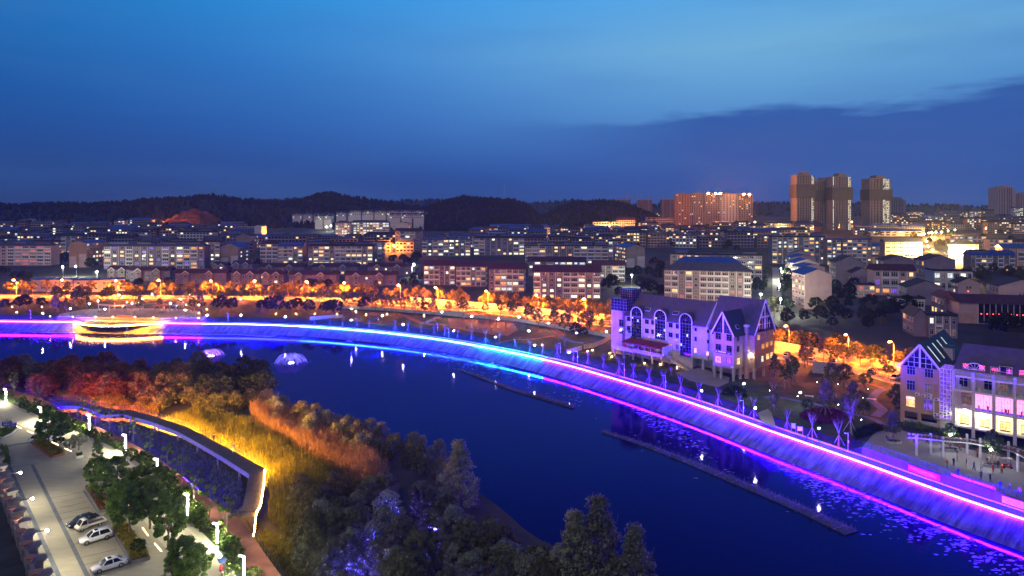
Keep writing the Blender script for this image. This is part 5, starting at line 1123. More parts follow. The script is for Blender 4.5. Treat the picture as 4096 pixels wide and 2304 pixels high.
# brick gable tower on columns, and the steep block behind it
tw = MB(); tw.box(0, 6.7, 0, 7, 3.4, 13.7); gable_wall(tw, 0.2, 6.5, .35, 13.7, 18.9, along='s'); tw.build('tower_wall', brickA, mr)
for s_, t_ in ((.3, .3), (2.4, .3), (6.4, .3), (6.4, 4), (9.1, 7.1), (9.1, 12.5), (9.1, 18), (6.9, 7.1), (3.3, 6)): MB().box(s_-.3, s_+.3, t_-.3, t_+.3, 0, 3.45).build('column', M['concrete'], mr)
bw_ = MB(); bw_.box(sW, 9.4, 6.8, 18.3, 3.0, 13.5); bw_.box(sW, 4, 8, 18, 0, 3.0); gable_wall(bw_, 6.9, 18.2, sW+.02, 13.5, 22); bw_.build('block_wall', brickB, mr)
MB().box(sW, -.02, 6.74, 6.8, 3.2, 13.6).build('panel_cladding', panelm, mr)
br_ = gable_roof(mr, sW, 9.4, 6.8, 18.3, 13.5, 22.7, slate, .45, .25, 'block_roof', trim=M['whiteframe'], ends=(0, 1))
tr2 = gable_roof(mr, 0, 6.7, -.3, 9.5, 13.7, 19.7, slate2, .5, .22, 'tower_roof', along='t', trim=M['whiteframe'], ends=(1, 0))
def tri_glass(root, along, c, a0, a1, ze, zr, out, name='gable_window', post=True, cross=.6):
    g = empty(name); g.parent = root; m_ = (a0+a1)/2; P = (lambda a, z, q: (a, q, z)) if along == 's' else (lambda a, z, q: (q, a, z))
    fl = [P(a0, ze, c), P(a1, ze, c), P(m_, zr, c)]; MB().poly(fl if along == 's' else fl).build('pane', M['blueglass'], g)
    b = MB(); o = out
    for k in range(1, 6):
        a = a0+(a1-a0)*k/6; h = ze+(zr-ze)*(1-abs(a-m_)/((a1-a0)/2)); b.bar(P(a, ze, c+o), P(a, h, c+o), .09)
    for k in (.22, .48): hw = (a1-a0)/2*(1-k); b.bar(P(m_-hw, ze+(zr-ze)*k, c+o), P(m_+hw, ze+(zr-ze)*k, c+o), .08)
    b.build('glazing_bar', M['darkframe'] if along == 's' and root is mr else M['whiteframe'], g)
    MB().bar(P(m_, ze-.1, c+o*2), P(m_, zr, c+o*2), .34).build('king_post', M['whiteframe'], g)
tri_glass(mr, 's', -.02, .35, 6.35, 13.6, 18.9, -.06); tri_glass(mr, 't', 9.42, 8.2, 16.9, 14.2, 21.2, .06)
mb = MB(); mb.bar((9.52, 10.0, 17.9), (9.52, 15.1, 17.9), .3); mb.build('collar_beam', M['whiteframe'], mr)
for q, p in (((1602, 730, 1682, 825), 'glass'), ((1758, 750, 1838, 848), 'glass'), ((1602, 888, 1682, 978), 'glass'), ((1758, 912, 1838, 1005), 'glass'), ((1595, 1062, 1685, 1165), 'lit_pink'), ((1755, 1090, 1838, 1185), 'lit_red')): win_px(fm, mr, tm, *q, t=0, pane=p)
for q, p in (((1905, 765, 1940, 848), 'glass'), ((1905, 918, 1940, 1005), 'glass'), ((1903, 1090, 1950, 1190), 'lit_warm')): win_px(fm, mr, tm, *q, side=6.7, pane=p)
for q, p in (((2200, 755, 2240, 835), 'lit_orange'), ((2262, 735, 2305, 810), 'lit_dim'), ((2332, 710, 2370, 788), 'lit_dim'), ((2392, 690, 2430, 770), 'lit_dim'), ((2262, 885, 2305, 960), 'lit_orange'), ((2322, 860, 2365, 940), 'lit_orange'), ((2385, 838, 2425, 915), 'lit_orange'), ((2258, 1060, 2292, 1150), 'lit_white'), ((2325, 1025, 2375, 1115), 'lit_warm'), ((2385, 1005, 2430, 1090), 'lit_warm')): win_px(fm, mr, tm, *q, side=9.4, pane=p, nx=3)
zc_ = fm.front(*tm(1995, 605), 6.2)[1]; MB().box(6.75, 7.75, 5.7, 6.78, 0, zc_-.6).build('chimney', brickA, mr); MB().box(6.6, 7.9, 5.55, 6.93, zc_-.6, zc_).build('chimney_cap', M['whiteframe'], mr)
s_, z_ = fm.side(*tm(1890, 640), 6.9); o = MB().box(-.6, .6, -.8, .8, 0, .12, 1).box(-.5, .5, -.7, .7, .12, .15, 0).build('skylight', [M['blueglass'], M['whiteframe']], tr2); o.location = (5.9, 3.2, 15.35); o.rotation_euler = (0, R(60), 0)
sg0, sgz = fm.front(*tm(1590, 1010), -.1); sg1, sgz1 = fm.front(*tm(1835, 1018), -.1); zs_ = fm.front(*tm(1712, 1012), -.1)[1]
sgn = empty('shop_sign'); sgn.parent = mr; sgn.location = ((sg0+sg1)/2, -.12, zs_); MB().box((sg0-sg1)/2, (sg1-sg0)/2, -.05, .12, -.38, .38).build('board', mat('sign_board', (.11, .04, .09), .6), sgn)
gold = em('sign_gold', (1, .75, .35), 1.2, False); text(sgn, '楠香源中餐馆', .42, (-.35, -.07, .05), gold); text(sgn, '◎', .5, ((sg0-sg1)/2+.5, -.07, 0), gold); text(sgn, '订餐电话', .2, ((sg1-sg0)/2-.9, -.07, -.12), gold)
for q in ((2050, 1045), (2125, 1062)):
    s_, z_ = fm.front(*tm(*q), 6.6); w_ = link('wall_lamp', icos('wall_lamp', .13, M['em_white']), mr, (s_, 6.55, z_))
for q in ((640, 785), (700, 795), (750, 808), (800, 815), (850, 825), (1020, 830), (1050, 830), (1845, 1220), (320, 725)):
    s_, z_ = fm.front(*tm(*q), 5.9 if q[0] < 1500 else -.1); MB().box(-.45, .45, -.32, 0, -.3, .3).build('air_conditioner', M['whitemetal'], mr, (s_, 5.98 if q[0] < 1500 else -.02, z_))
# stair tower: brick below, two glazed boxes on top
stw = MB(); stw.box(-43.4, sL-.02, 4.6, 11, 0, 15).build('stair_tower_wall', brickA, mr)
def glazed_box(x0, x1, y0, y1, z0, z1, nm):
    g = empty(nm); g.parent = mr; MB().box(x0, x1, y0, y1, z0, z1).build('pane', M['blueglass'], g); b = MB()
    for i in range(6):
        x = x0+(x1-x0)*i/5; b.bar((x, y0-.03, z0), (x, y0-.03, z1), .09)
        y = y0+(y1-y0)*i/5; b.bar((x1+.03, y, z0), (x1+.03, y, z1), .09)
    for i in range(5): z = z0+(z1-z0)*i/4; b.bar((x0, y0-.03, z), (x1, y0-.03, z), .09).bar((x1+.03, y0, z), (x1+.03, y1, z), .09)
    b.build('glazing_bar', mat('bronze_frame', (.22, .14, .13), .5), g)
glazed_box(-43.4, -36.6, 4.6, 9.4, 15.05, 19.2, 'glazed_box'); glazed_box(-41.2, -36.2, 7, 12, 19.25, 22.4, 'glazed_box')
for q in ((205, 535, 275, 640), (205, 660, 275, 745)): win_px(fm, mr, tm, *q, t=4.6, pane='glass')

# ------------- brick gable block with the balcony wing
fr2 = Frame((94., 157.6), (.743, -.669), 5.0); tr = tl(3580, 1290, 2.957)
rr = fr2.root('gabled_block', 'tan brick gable block joined to a white wing of lit balconies beside the dance plaza', 'building')
a0, a1 = -3.85, 4.2; ze, zr = 13.2, 18.4
w = MB(); w.box(a0, a1, 0, 27, 2.7, ze); gable_wall(w, a0+.15, a1-.15, .3, ze, zr-.35, along='s'); w.box(a0, a1, 6, 27, 0, 2.7); w.build('wall', brickB, rr)
for s_ in (a0+.35, .0, a1-.35): MB().box(s_-.35, s_+.35, .02, .7, 0, 2.72).build('column', brickB, rr)
MB().box(a0, a1, .1, .5, 0, .9).build('plinth', M['concrete'], rr)
rf = gable_roof(rr, a0, a1, 0, 28, ze, zr, slate2, .55, .25, 'roof', along='t', trim=M['whiteframe'], ends=(1, 0))
tri_glass(rr, 's', -.03, a0+.5, a1-.5, ze+.1, zr-.55, -.07)
for q, p in (((140, 518, 242, 620), 'blueglass'), ((350, 550, 455, 655), 'blueglass'), ((138, 680, 240, 805), 'blueglass'), ((345, 718, 452, 838), 'lit_dim'), ((130, 868, 240, 1000), 'lit_warm'), ((340, 905, 448, 1040), 'lit_purple')): win_px(fr2, rr, tr, *q, t=0, pane=p, frame='greymetal', nx=3, nz=2)
for x_, z_, w_, h_ in ((.8, 12.7, 1.6, .5), (3.2, 10.4, 1.4, 1.6), (1.2, 9.6, 1.0, .5), (-2.0, 7.9, 1.2, .4), (-.6, 12.4, 1.0, .4)):
    mb = MB(); n = 9; mb.poly([(math.cos(6.283*i/n)*w_/2*rnd.uniform(.6, 1.1), 0, math.sin(6.283*i/n)*h_/2*rnd.uniform(.5, 1.2)) for i in range(n)][::-1]); mb.build('render_patch', patch, rr, (x_, -.006-.002*x_, z_))
def ac(px, py, t):
    s_, z_ = fr2.front(*tr(px, py), t-.3); g = empty('air_conditioner'); g.parent = rr; g.location = (s_, t-.02, z_); MB().box(-.45, .45, -.36, 0, -.3, .3).build('case', M['whitemetal'], g); o = MB().lathe([(.22, 0), (.22, .02)], 12).build('fan', M['darkframe'], g, (-.12, -.365, 0)); o.rotation_euler = (R(90), 0, 0)
for q in ((265, 850), (338, 868), (408, 862), (408, 893), (497, 910), (485, 1090), (550, 1075), (600, 1085), (640, 1075)): ac(*q, 0 if q[0] < 530 else -.4)
mb = MB(); p0 = fr2.front(*tr(460, 900), -.2); p1 = fr2.front(*tr(460, 1130), -.2); p2 = fr2.front(*tr(660, 1160), -.2); mb.tube([(p0[0], -.2, p0[1]), (p1[0], -.2, p1[1]), (p2[0], -.4, p2[1])], .11, 6); mb.build('drain_pipe', M['whitemetal'], rr)
for k, (xa, ya) in enumerate(((430, 365), (520, 310), (635, 235), (705, 175))):
    t_, z_ = fr2.side(*tr(xa, ya), 2.0); o = MB().box(-.22, .22, -2.1, 2.1, 0, .12, 1).box(-.18, .18, -2.0, 2.0, .12, .15, 0).build('skylight', [M['lit_cool'], M['whiteframe']], rf); o.rotation_euler = (0, R(52.2), 0)
    o.rotation_euler = (Matrix.Rotation(R(52.2), 3, 'Y') @ Matrix.Rotation(R(90), 3, 'Z')).to_euler(); o.location = (2.2, 3.5+k*5.2, zr-.35-2.0*1.29+.62)
dm = MB(); dm.box(2.4, 4.4, 13.5, 16.5, ze, ze+3.2); dm.build('dormer', panelm, rf); MB().box(2.2, 4.6, 13.2, 16.8, ze+3.2, ze+3.4).build('dormer_roof', slate2, rf)
# glazed stair
g = empty('glazed_stair'); g.parent = rr; x0g, x1g, yg = 4.22, 6.95, -.6
MB().box(x0g, x1g, yg, 5, 2.6, ze+.6).build('pane', M['lit_purple'], g); b = MB()
for i in range(5): x = x0g+(x1g-x0g)*i/4; b.bar((x, yg-.04, 2.6), (x, yg-.04, ze+.6), .1)
for i in range(13): z = 2.6+(ze-2.0)*i/12; b.bar((x0g, yg-.04, z), (x1g, yg-.04, z), .09)
b.build('glazing_bar', M['whiteframe'], g); MB().box(x0g, x1g, yg+.3, 5, 0, 2.6).build('base', M['concrete'], g)
# balcony wing
TW = -2.7; cols = [7.2+3.65*i for i in range(7)]; zf = [2.25, 6.1, 10.1, 13.2]; xe = cols[-1]+.4
wb = MB(); wb.box(cols[0]-.3, xe, TW+2.2, 9, 2.2, 14.2); wb.build('wing_wall', mat('white_render', (.62, .56, .56), .85, .12, .6), rr)
for i, c in enumerate(cols): MB().box(c-.3, c+.3, TW-.3, TW+.3, 0, 14.35).build('column', panelm, rr)
for k, z in enumerate(zf):
    MB().box(cols[0]-.28, xe, TW-.22, TW+2.2, z-.38, z).build('floor_slab', M['whiteframe'], rr)
def balustrade(root, x0, x1, y, z, h=.85):
    b = empty('balustrade'); b.parent = root; b.location = (x0, y, z); L = x1-x0; MB().box(0, L, -.03, .03, h-.06, h).box(0, L, -.02, .02, .06, .1).build('rail', M['greymetal'], b)
    mb = MB(); n = int(L/.16)
    for k in range(n+1): mb.box(L*k/n-.012, L*k/n+.012, -.012, .012, .1, h-.06)
    o = mb.build('balusters', M['greymetal'], b); o['kind'] = 'stuff'
shop = em('shop_interior', (1, .66, .22), 2.6, True); pinkr = em('pink_room', (1, .22, .62), 1.8, True)
for i in range(6):
    x0, x1 = cols[i]+.3, cols[i+1]-.3; xm = (x0+x1)/2
    balustrade(rr, x0, x1, TW, zf[2]+.0); balustrade(rr, x0, x1, TW, zf[3]); 
    if i == 0: balustrade(rr, x0, x1, TW, zf[1])
    # ground-floor shopfront: lit room behind a glazed door
    rm = empty('shopfront'); rm.parent = rr; rm.location = (xm, TW+1.6, zf[0]); hw = (x1-x0)/2
    MB().box(-hw, hw, .0, .1, 0, 3.4).build('lit_back_wall', shop, rm); MB().box(-.9, .9, -.12, -.02, 0, 2.1).build('door_leaf', M['wood'], rm); MB().box(-.8, .8, -.16, -.13, .25, 2.0).build('door_pane', M['lit_warm'], rm)
    if i == 1: link('hanging_lamp', icos('hanging_lamp', .22, M['em_white']), rm, (-.6, -.9, 2.6))
    if i == 0: link('hanging_lamp', icos('hanging_lamp', .16, M['em_white']), rm, (.1, -1.3, 3.1))
    if i >= 1:   # pink curtained restaurant rooms
        rm2 = empty('restaurant_window'); rm2.parent = rr; rm2.location = (xm, TW+.25, zf[1]); MB().box(-hw, hw, .12, .2, 0, 3.5).build('lit_back_wall', pinkr, rm2)
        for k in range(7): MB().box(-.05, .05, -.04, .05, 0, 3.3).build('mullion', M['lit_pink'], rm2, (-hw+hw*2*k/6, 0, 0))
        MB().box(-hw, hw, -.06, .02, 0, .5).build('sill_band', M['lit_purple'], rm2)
        mb = MB()
        for k in range(5): x_ = rnd.uniform(-hw*.8, hw*.8); mb.box(x_-.14, x_+.14, .0, .08, .5, .9+rnd.random()*.5)
        mb.build('chair_backs', M['redcloth'], rm2)['kind'] = 'stuff'
    else: window(rr, xm+.3, TW+2.15, zf[1]+1.7, 2.0, 2.4, 'lit_dim', 'greymetal')
    window(rr, xm+(.6 if i % 2 else -.3), TW+2.15, zf[2]+1.35, 1.7, 2.3, 'blueglass' if i < 2 else 'lit_dim', 'whiteframe', 0, 2, 2)
    MB().box(-.3, .3, -.25, .25, 0, .8).build('balcony_box', M['whitemetal'], rr, (x0+.6, TW+1.4, zf[2]))
link('lamp_bulb', icos('lamp_bulb', .16, M['em_white']), rr, (cols[0]+2.0, TW-.35, zf[1]-.6))
# mansard roof with dormers and the neon characters
zt = 14.2; mr2 = MB(); mr2.quad((cols[0]-.3, TW+1.6, zt), (xe, TW+1.6, zt), (xe, TW+6.4, zt+5.2), (cols[0]+.8, TW+6.4, zt+5.2)); mr2.quad((cols[0]+.8, TW+6.4, zt+5.2), (xe, TW+6.4, zt+5.2), (xe, TW+11, zt+.5), (cols[0]+.8, TW+11, zt+.5)); mr2.poly([(cols[0]-.3, TW+1.6, zt), (cols[0]+.8, TW+6.4, zt+5.2), (cols[0]+.8, TW+11, zt+.5)]); mro = mr2.build('mansard_roof', slate, rr)
for xx, kind in ((10.9, 'arc'), (16.4, 'box'), (23.6, 'box')):
    d = empty('dormer_window'); d.parent = mro; d.location = (xx, TW+1.9, zt+.35)
    if kind == 'arc':
        n = 12; A = [(math.cos(math.pi*k/n)*1.75, math.sin(math.pi*k/n)*1.45) for k in range(n+1)]; MB().poly([(x, -.3, z) for x, z in A][::-1]).build('pane', M['blueglass'], d); b = MB()
        for p, q in zip(A, A[1:]): b.bar((p[0], -.34, p[1]), (q[0], -.34, q[1]), .16)
        for k in (2, 4, 6, 8, 10): b.bar((0, -.34, 0), (A[k][0], -.34, A[k][1]), .08)
        b.bar((-1.75, -.34, 0), (1.75, -.34, 0), .16); b.build('surround', M['whiteframe'], d); h_ = MB(); h_.ribbon([(x*1.08, -.3, z*1.08) for x, z in A], [(x*1.08, 2.2, z*1.08) for x, z in A]); h_.build('hood', slate, d)
    else:
        MB().box(-1.25, 1.25, -.2, 2.2, .2, 1.6).build('cheek', slate, d); window(d, 0, -.22, .9, 2.3, 1.25, 'blueglass', 'whiteframe', 0, 1, 1)
neon = em('neon_red', (1, .06, .10), 2.2, False)
for xx, ch in ((9.3, '农'), (12.3, '家'), (14.3, '农'), (15.0, '庄'), (17.1, '土'), (19.3, '菜'), (20.1, '馆')):
    g = empty('neon_character'); g.parent = rr; g.location = (xx, TW+.9, zt+.85); text(g, ch, 1.15 if xx != 14.3 and xx != 15.0 else .75, (0, -.08, .2), neon); mb = MB()
    for z_ in (-.45, .2, .75): mb.bar((-.5, 0, z_), (.5, 0, z_), .04)
    for x_ in (-.5, .5): mb.bar((x_, 0, -.9), (x_, 0, .8), .04)
    mb.build('sign_frame', M['whitemetal'], g)
# the darker roof behind the wing
bk = fr2.root('rear_block', 'dark roofed building rising behind the balcony wing, two framed dormers', 'building')
w = MB(); w.box(10, 30, 12, 22, 0, 14.5); w.build('wall', M['concrete'], bk); q = MB(); q.quad((9.4, 11.4, 14.4), (31, 11.4, 14.4), (31, 17, 21.0), (10.4, 17, 21.0)); q.quad((10.4, 17, 21.0), (31, 17, 21.0), (31, 22.6, 14.4), (9.4, 22.6, 14.4)); q.poly([(9.4, 11.4, 14.4), (10.4, 17, 21.0), (9.4, 22.6, 14.4)]); ro = q.build('roof', mat('dark_slate', (.02, .022, .03), .7, .2, 1), bk)
for x_ in (14.5, 20.5, 26): d = empty('dormer_window'); d.parent = ro; d.location = (x_, 12.6, 16.6); MB().box(-1.2, 1.2, 0, 2.5, -.6, .7).build('cheek', slate, d); window(d, 0, -.02, 0, 2.2, 1.15, 'lit_dim', 'whiteframe', 0, 1, 1)
# ================================================================== THE TOWN
rnd = random.Random(23)
M['w_grey'] = mat('wall_grey', (.17, .16, .18), .9, .18, .2); M['w_beige'] = mat('wall_beige', (.26, .21, .195), .9, .16, .2); M['w_pink'] = mat('wall_pink', (.46, .32, .31), .9, .12, .25)
M['w_white'] = mat('wall_white', (.52, .48, .47), .9, .12, .25); M['w_brown'] = mat('wall_brown', (.30, .16, .11), .9, .15, .25); M['w_lilac'] = mat('wall_lilac', (.21, .175, .22), .9, .16, .2)
M['r_dark'] = mat('roof_dark', (.028, .028, .034), .85, .25, .4); M['r_red'] = mat('roof_red_tile', (.065, .026, .036), .85, .25, .6); M['r_blue'] = mat('roof_blue_metal', (.02, .07, .30), .6, .2, .5); M['r_slate'] = mat('roof_slate', (.06, .065, .10), .8, .2, .5)
M['w_tower'] = mat('wall_tower', (.20, .19, .19), .9, .12, .1)
CW = {'w_grey': 'grey', 'w_beige': 'beige', 'w_pink': 'pink', 'w_white': 'white', 'w_brown': 'brown', 'w_lilac': 'lilac'}; RW = {'r_dark': 'dark', 'r_red': 'dull red', 'r_blue': 'blue', 'r_slate': 'slate'}
NW = {1: 'one', 2: 'two', 3: 'three', 4: 'four', 5: 'five', 6: 'six', 7: 'seven', 8: 'eight'}
PAL = {'warm': ['lit_warm', 'lit_white', 'lit_warm', 'lit_cool', 'lit_orange'], 'white': ['lit_white', 'lit_cool', 'lit_white', 'lit_warm'], 'red': ['lit_red', 'lit_dim', 'lit_warm', 'lit_red', 'lit_dim'], 'purple': ['lit_purple', 'lit_white', 'lit_warm', 'lit_purple', 'lit_orange']}
BALC = MB().box(-.5, .5, -1, 0, 0, .12).box(-.5, .5, -1, -.92, .12, .95).mesh('balcony', M['whiteframe'])
PIL = MB().box(-.5, .5, -.35, 0, 0, 1).mesh('pilaster', M['whiteframe'])
SHED = {k: MB().box(-.5, .5, 0, 1, 0, .8, 0).quad((-.56, -.06, .8), (.56, -.06, .8), (.56, 1.06, 1.1), (-.56, 1.06, 1.1), 1).mesh('roof_shed', [M['w_grey'], M['r_blue' if k else 'r_dark']]) for k in (0, 1)}
def pick(lit, pal): return rnd.choice(PAL[pal]) if rnd.random() < lit else ('glass' if rnd.random() < .7 else 'lit_dim')
def hip_roof(mb, x0, x1, y0, y1, z, h, ov=.6, hip=True):
    x0 -= ov; x1 += ov; y0 -= ov; y1 += ov; ym = (y0+y1)/2; d = (y1-y0)/2*.9 if hip else 0
    a, b, c, e = (x0, y0, z), (x1, y0, z), (x1, y1, z), (x0, y1, z); r0, r1 = (x0+d, ym, z+h), (x1-d, ym, z+h)
    mb.quad(a, b, r1, r0); mb.quad(c, e, r0, r1); mb.poly([b, c, r1]); mb.poly([e, a, r0]); mb.quad(e, c, b, a)
def block(xL, xR, yE, yB, nf, nb, wall='w_grey', roof='dark', rk='r_dark', lit=.25, pal='warm', yaw=0., D=11., near=True, label=None, group=None, sheds=0, cat='apartment block', rh=None, name='apartment_block', side=False):
    x, y = gt(xL, yB); z = town_z(y); yw = R(yaw); fr = Frame((x, y), (math.cos(yw), -math.sin(yw)), z); W_ = fr.front(xR, yB)[0]; H = max(3., fr.front((xL+xR)/2, yE)[1])
    o = fr.root(name, label, cat)
    if group: o['group'] = group
    MB().box(0, W_, 0, D, -3, H).build('wall', M[wall], o)
    rh = rh or D*.32
    if roof == 'flat':
        mb = MB(); mb.box(-.2, W_+.2, -.2, D+.2, H, H+.25); mb.box(-.2, W_+.2, -.2, .1, H+.25, H+.9); mb.box(W_-.1, W_+.2, .1, D+.2, H+.25, H+.9); mb.box(-.2, .1, .1, D+.2, H+.25, H+.9); mb.build('roof', M[rk], o)
    else:
        mb = MB(); hip_roof(mb, 0, W_, 0, D, H, rh, .7, roof == 'hip'); mb.build('roof', M[rk], o)
    fh = H/nf; bw = W_/nb
    if near:
        kinds = [rnd.choice((0, 1, 1)) for _ in range(nb)]
        for i in range(nb):
            xc = (i+.5)*bw
            for f in range(nf):
                zc = fh*(f+.55); w_ = bw*(.82 if kinds[i] else .5); window(o, xc, -.02 if not kinds[i] else -.02, zc, w_, fh*.52, pick(lit, pal), 'whiteframe', 0, 3 if kinds[i] else 2, 2)
                if kinds[i] and f: link('balcony', BALC, o, (xc, 0, fh*f+.02), None, (bw*.9, .55, 1))
            if i: link('pilaster', PIL, o, (i*bw, 0, 0), None, (.28, 1, H-.1))
        if side:
            for f in range(nf):
                for k in range(2): window(o, W_+.02, D*(.3+.4*k), fh*(f+.55), 1.4, fh*.45, pick(lit*.6, pal), 'whiteframe', R(90))
    else:
        mb = MB(); keys = ['glass']+PAL[pal]
        for i in range(nb):
            for f in range(nf):
                xc = (i+.5)*bw; zc = fh*(f+.55); k = 1+rnd.randrange(len(PAL[pal])) if rnd.random() < lit else 0
                mb.box(xc-bw*.33, xc+bw*.33, -.06, .0, zc-fh*.24, zc+fh*.24, k)
        mb.build('window_row', [M[k] for k in keys], o)['kind'] = 'stuff'
        mb = MB()
        for f in range(1, nf): mb.box(0, W_, -.5, -.06, fh*f-.08, fh*f+.08)
        mb.build('floor_band', M['w_white'], o)
    for k in range(sheds):
        zr_ = H+(.25 if roof == 'flat' else rh*.35); link('roof_shed', SHED[rnd.random() < .55], o, (W_*(k+.5)/sheds, D*.25, zr_), None, (W_/sheds*rnd.uniform(.5, .9), D*.5, rnd.uniform(1.6, 2.6)))
    return o
S = 512/2576
def T5(i): return lambda zx, zy: (512*i+zx*S, 870+zy*S)
def zb(i, x0, x1, ye, yb): f = T5(i); return (*(f(x0, 0)[0], f(x1, 0)[0]), f(0, ye)[1], f(0, yb)[1])
# front apartment rows, one by one
block(-60, 205, 983, 1062, 6, 9, 'w_pink', 'hip', 'r_slate', .38, 'red', 0, label='pink walled apartment block with reddish lit balconies beside the hillside road', sheds=3)
block(244, 304, 944, 1030, 6, 3, 'w_grey', 'hip', 'r_dark', .3, 'warm', 0, label='narrow grey block standing behind the brown gable end', side=True)
block(205, 246, 968, 1030, 5, 3, 'w_grey', 'flat', 'r_dark', .1, 'warm', 0, label='short grey flat roofed block next to the pink walled block')
block(415, 620, 985, 1078, 6, 7, 'w_lilac', 'hip', 'r_slate', .42, 'purple', 0, label='long lilac block with purple and yellow windows above the villas', sheds=2)
block(620, 818, 985, 1078, 6, 7, 'w_lilac', 'hip', 'r_slate', .36, 'purple', 0, label='lilac block continuing the long row, one whole balcony brightly lit', sheds=2)
block(818, 880, 968, 1060, 6, 3, 'w_grey', 'flat', 'r_dark', .3, 'cool' if 'cool' in PAL else 'white', 0, label='grey block squeezed between the lilac row and the blue gable block')
block(1113, 1211, 985, 1057, 5, 5, 'w_beige', 'gable', 'r_blue', .25, 'white', 0, label='beige block with bright blue roof between dark trees', sheds=1)
block(1040, 1112, 975, 1052, 5, 3, 'w_lilac', 'hip', 'r_dark', .1, 'warm', 8, label='dim lilac corner block beside the blue roofed beige block')
block(1231, 1491, 984, 1060, 5, 12, 'w_beige', 'hip', 'r_dark', .3, 'warm', 0, label='very long beige block with glowing balconies below the white hotel', sheds=3)
block(1492, 1530, 968, 1050, 5, 2, 'w_grey', 'flat', 'r_slate', .4, 'white', 0, label='slim grey block with a cluster of lit windows by the orange wall lamp', side=True)
block(1695, 1820, 1062, 1140, 4, 6, 'w_lilac', 'gable', 'r_red', .38, 'white', 4, label='lilac block with red tiled roof, first of a stepped pair above the roadside trees')
block(1824, 1943, 1066, 1146, 4, 6, 'w_beige', 'gable', 'r_red', .25, 'warm', 4, label='beige block with red tiled roof, second of a stepped pair above the roadside trees', side=True)
block(1955, 2098, 1076, 1168, 4, 6, 'w_lilac', 'gable', 'r_red', .3, 'warm', 5, label='lilac red roofed block with one large amber window', side=True)
block(2133, 2402, 1088, 1195, 5, 9, 'w_lilac', 'gable', 'r_red', .42, 'white', 6, label='broad lilac red roofed block with large bright balconies above the orange road', side=True)
block(2112, 2342, 1046, 1105, 4, 9, 'w_grey', 'gable', 'r_red', .25, 'white', 6, label='dark red roofed block peeping over the broad lilac block', sheds=0)
block(2370, 2500, 1062, 1128, 4, 5, 'w_beige', 'gable', 'r_red', .3, 'warm', 6, label='beige red roofed block beside the bright white yard lamp', side=True)
block(2100, 2434, 984, 1055, 5, 12, 'w_grey', 'flat', 'r_dark', .2, 'warm', 3, label='long grey block with blue roof sheds above the red roofed blocks', sheds=6)
block(2434, 2486, 964, 1042, 5, 3, 'w_grey', 'flat', 'r_dark', .3, 'white', 3, label='dim grey block adjoining the long grey block with blue sheds', sheds=1)
block(2657, 3005, 1083, 1196, 5, 12, 'w_beige', 'hip', 'r_slate', .35, 'red', 19, D=13, label='five storey block with grilled red lit balconies and slate hip roof behind the arched block', side=True)
block(2700, 2960, 1052, 1140, 5, 9, 'w_beige', 'hip', 'r_blue', .2, 'warm', 19, D=12, label='blue hip roofed block directly behind the red lit balcony block', side=True)
block(2681, 3049, 1020, 1130, 6, 12, 'w_beige', 'flat', 'r_dark', .2, 'warm', 14, label='tall beige block with dark parapet behind the blue hip roof', sheds=4, side=True)
block(1687, 1882, 958, 1025, 5, 9, 'w_grey', 'flat', 'r_blue', .36, 'white', 0, label='grey block with blue roof sheets and a group of bright windows among trees', sheds=4)
block(1894, 2098, 952, 1022, 5, 9, 'w_lilac', 'hip', 'r_dark', .15, 'white', 0, label='lilac block with dark mansard roof and tall window bays', sheds=2)
block(1580, 1680, 925, 1000, 5, 5, 'w_lilac', 'gable', 'r_dark', .15, 'white', 10, label='lilac stepped row of gabled flats at the foot of the wooded hill')
# end-on blocks: gable towards the lake, windows along the receding flank
def endblock(xL, xR, yE, yR, yB, nf, wall, rk, depth, yaw, label, lower=None, lit=.3, pal='warm', group=None, wins=False, cat='apartment block', name='apartment_block'):
    x, y = gt(xL, yB); z = town_z(y); yw = R(yaw); fr = Frame((x, y), (math.cos(yw), -math.sin(yw)), z); W_ = fr.front(xR, yB)[0]; H = fr.front((xL+xR)/2, yE)[1]; hr = max(.8, fr.front((xL+xR)/2, yR)[1]-H)
    o = fr.root(name, label, cat)
    if group: o['group'] = group
    mb = MB(); mb.box(0, W_, 0, depth, -3, H); gable_wall(mb, 0, W_, 0, H, H+hr-.1, along='s'); mb.build('wall', M[wall], o)
    if lower: MB().box(.3, W_*.42, -.06, 0, -2, H*.45).box(W_*.58, W_-.3, -.06, 0, -2, H*.55).build('lower_cladding', M[lower], o)
    gable_roof(o, 0, W_, 0, depth, H, H+hr, M[rk], .6, .2, 'roof', along='t', ends=(1, 1))
    fh = H/nf; nb = max(2, int(depth/4))
    for f in range(nf):
        for i in range(nb): window(o, W_+.02, depth*(i+.5)/nb, fh*(f+.55), depth/nb*.6, fh*.5, pick(lit, pal), 'whiteframe', R(90))
        for i in range(nb): window(o, -.02, depth*(i+.5)/nb, fh*(f+.55), depth/nb*.6, fh*.5, pick(lit, pal), 'whiteframe', R(-90))
    if wins:
        for dx in (-.8, .8): window(o, W_/2+dx, -.02, H*.62, 1.1, 1.6, 'glass', 'whiteframe')
    return o
endblock(276, 346, 972, 965, 1070, 6, 'w_brown', 'r_blue', 30, 0, 'brown gable end block with creeper stained lower wall beside the hillside road lamps', 'w_pink')
endblock(882, 953, 988, 972, 1066, 5, 'w_beige', 'r_blue', 26, 0, 'gable end block with pale lower wall and blue roof above the villas', 'w_white')
endblock(947, 1002, 944, 934, 1012, 5, 'w_beige', 'r_dark', 26, -4, 'gable end block with white lower wall lit by one amber lamp', 'w_white')
endblock(2507, 2580, 990, 978, 1070, 5, 'w_beige', 'r_blue', 34, -8, 'gable end block with pale lower panel and colourful lit flank', 'w_white', .45)
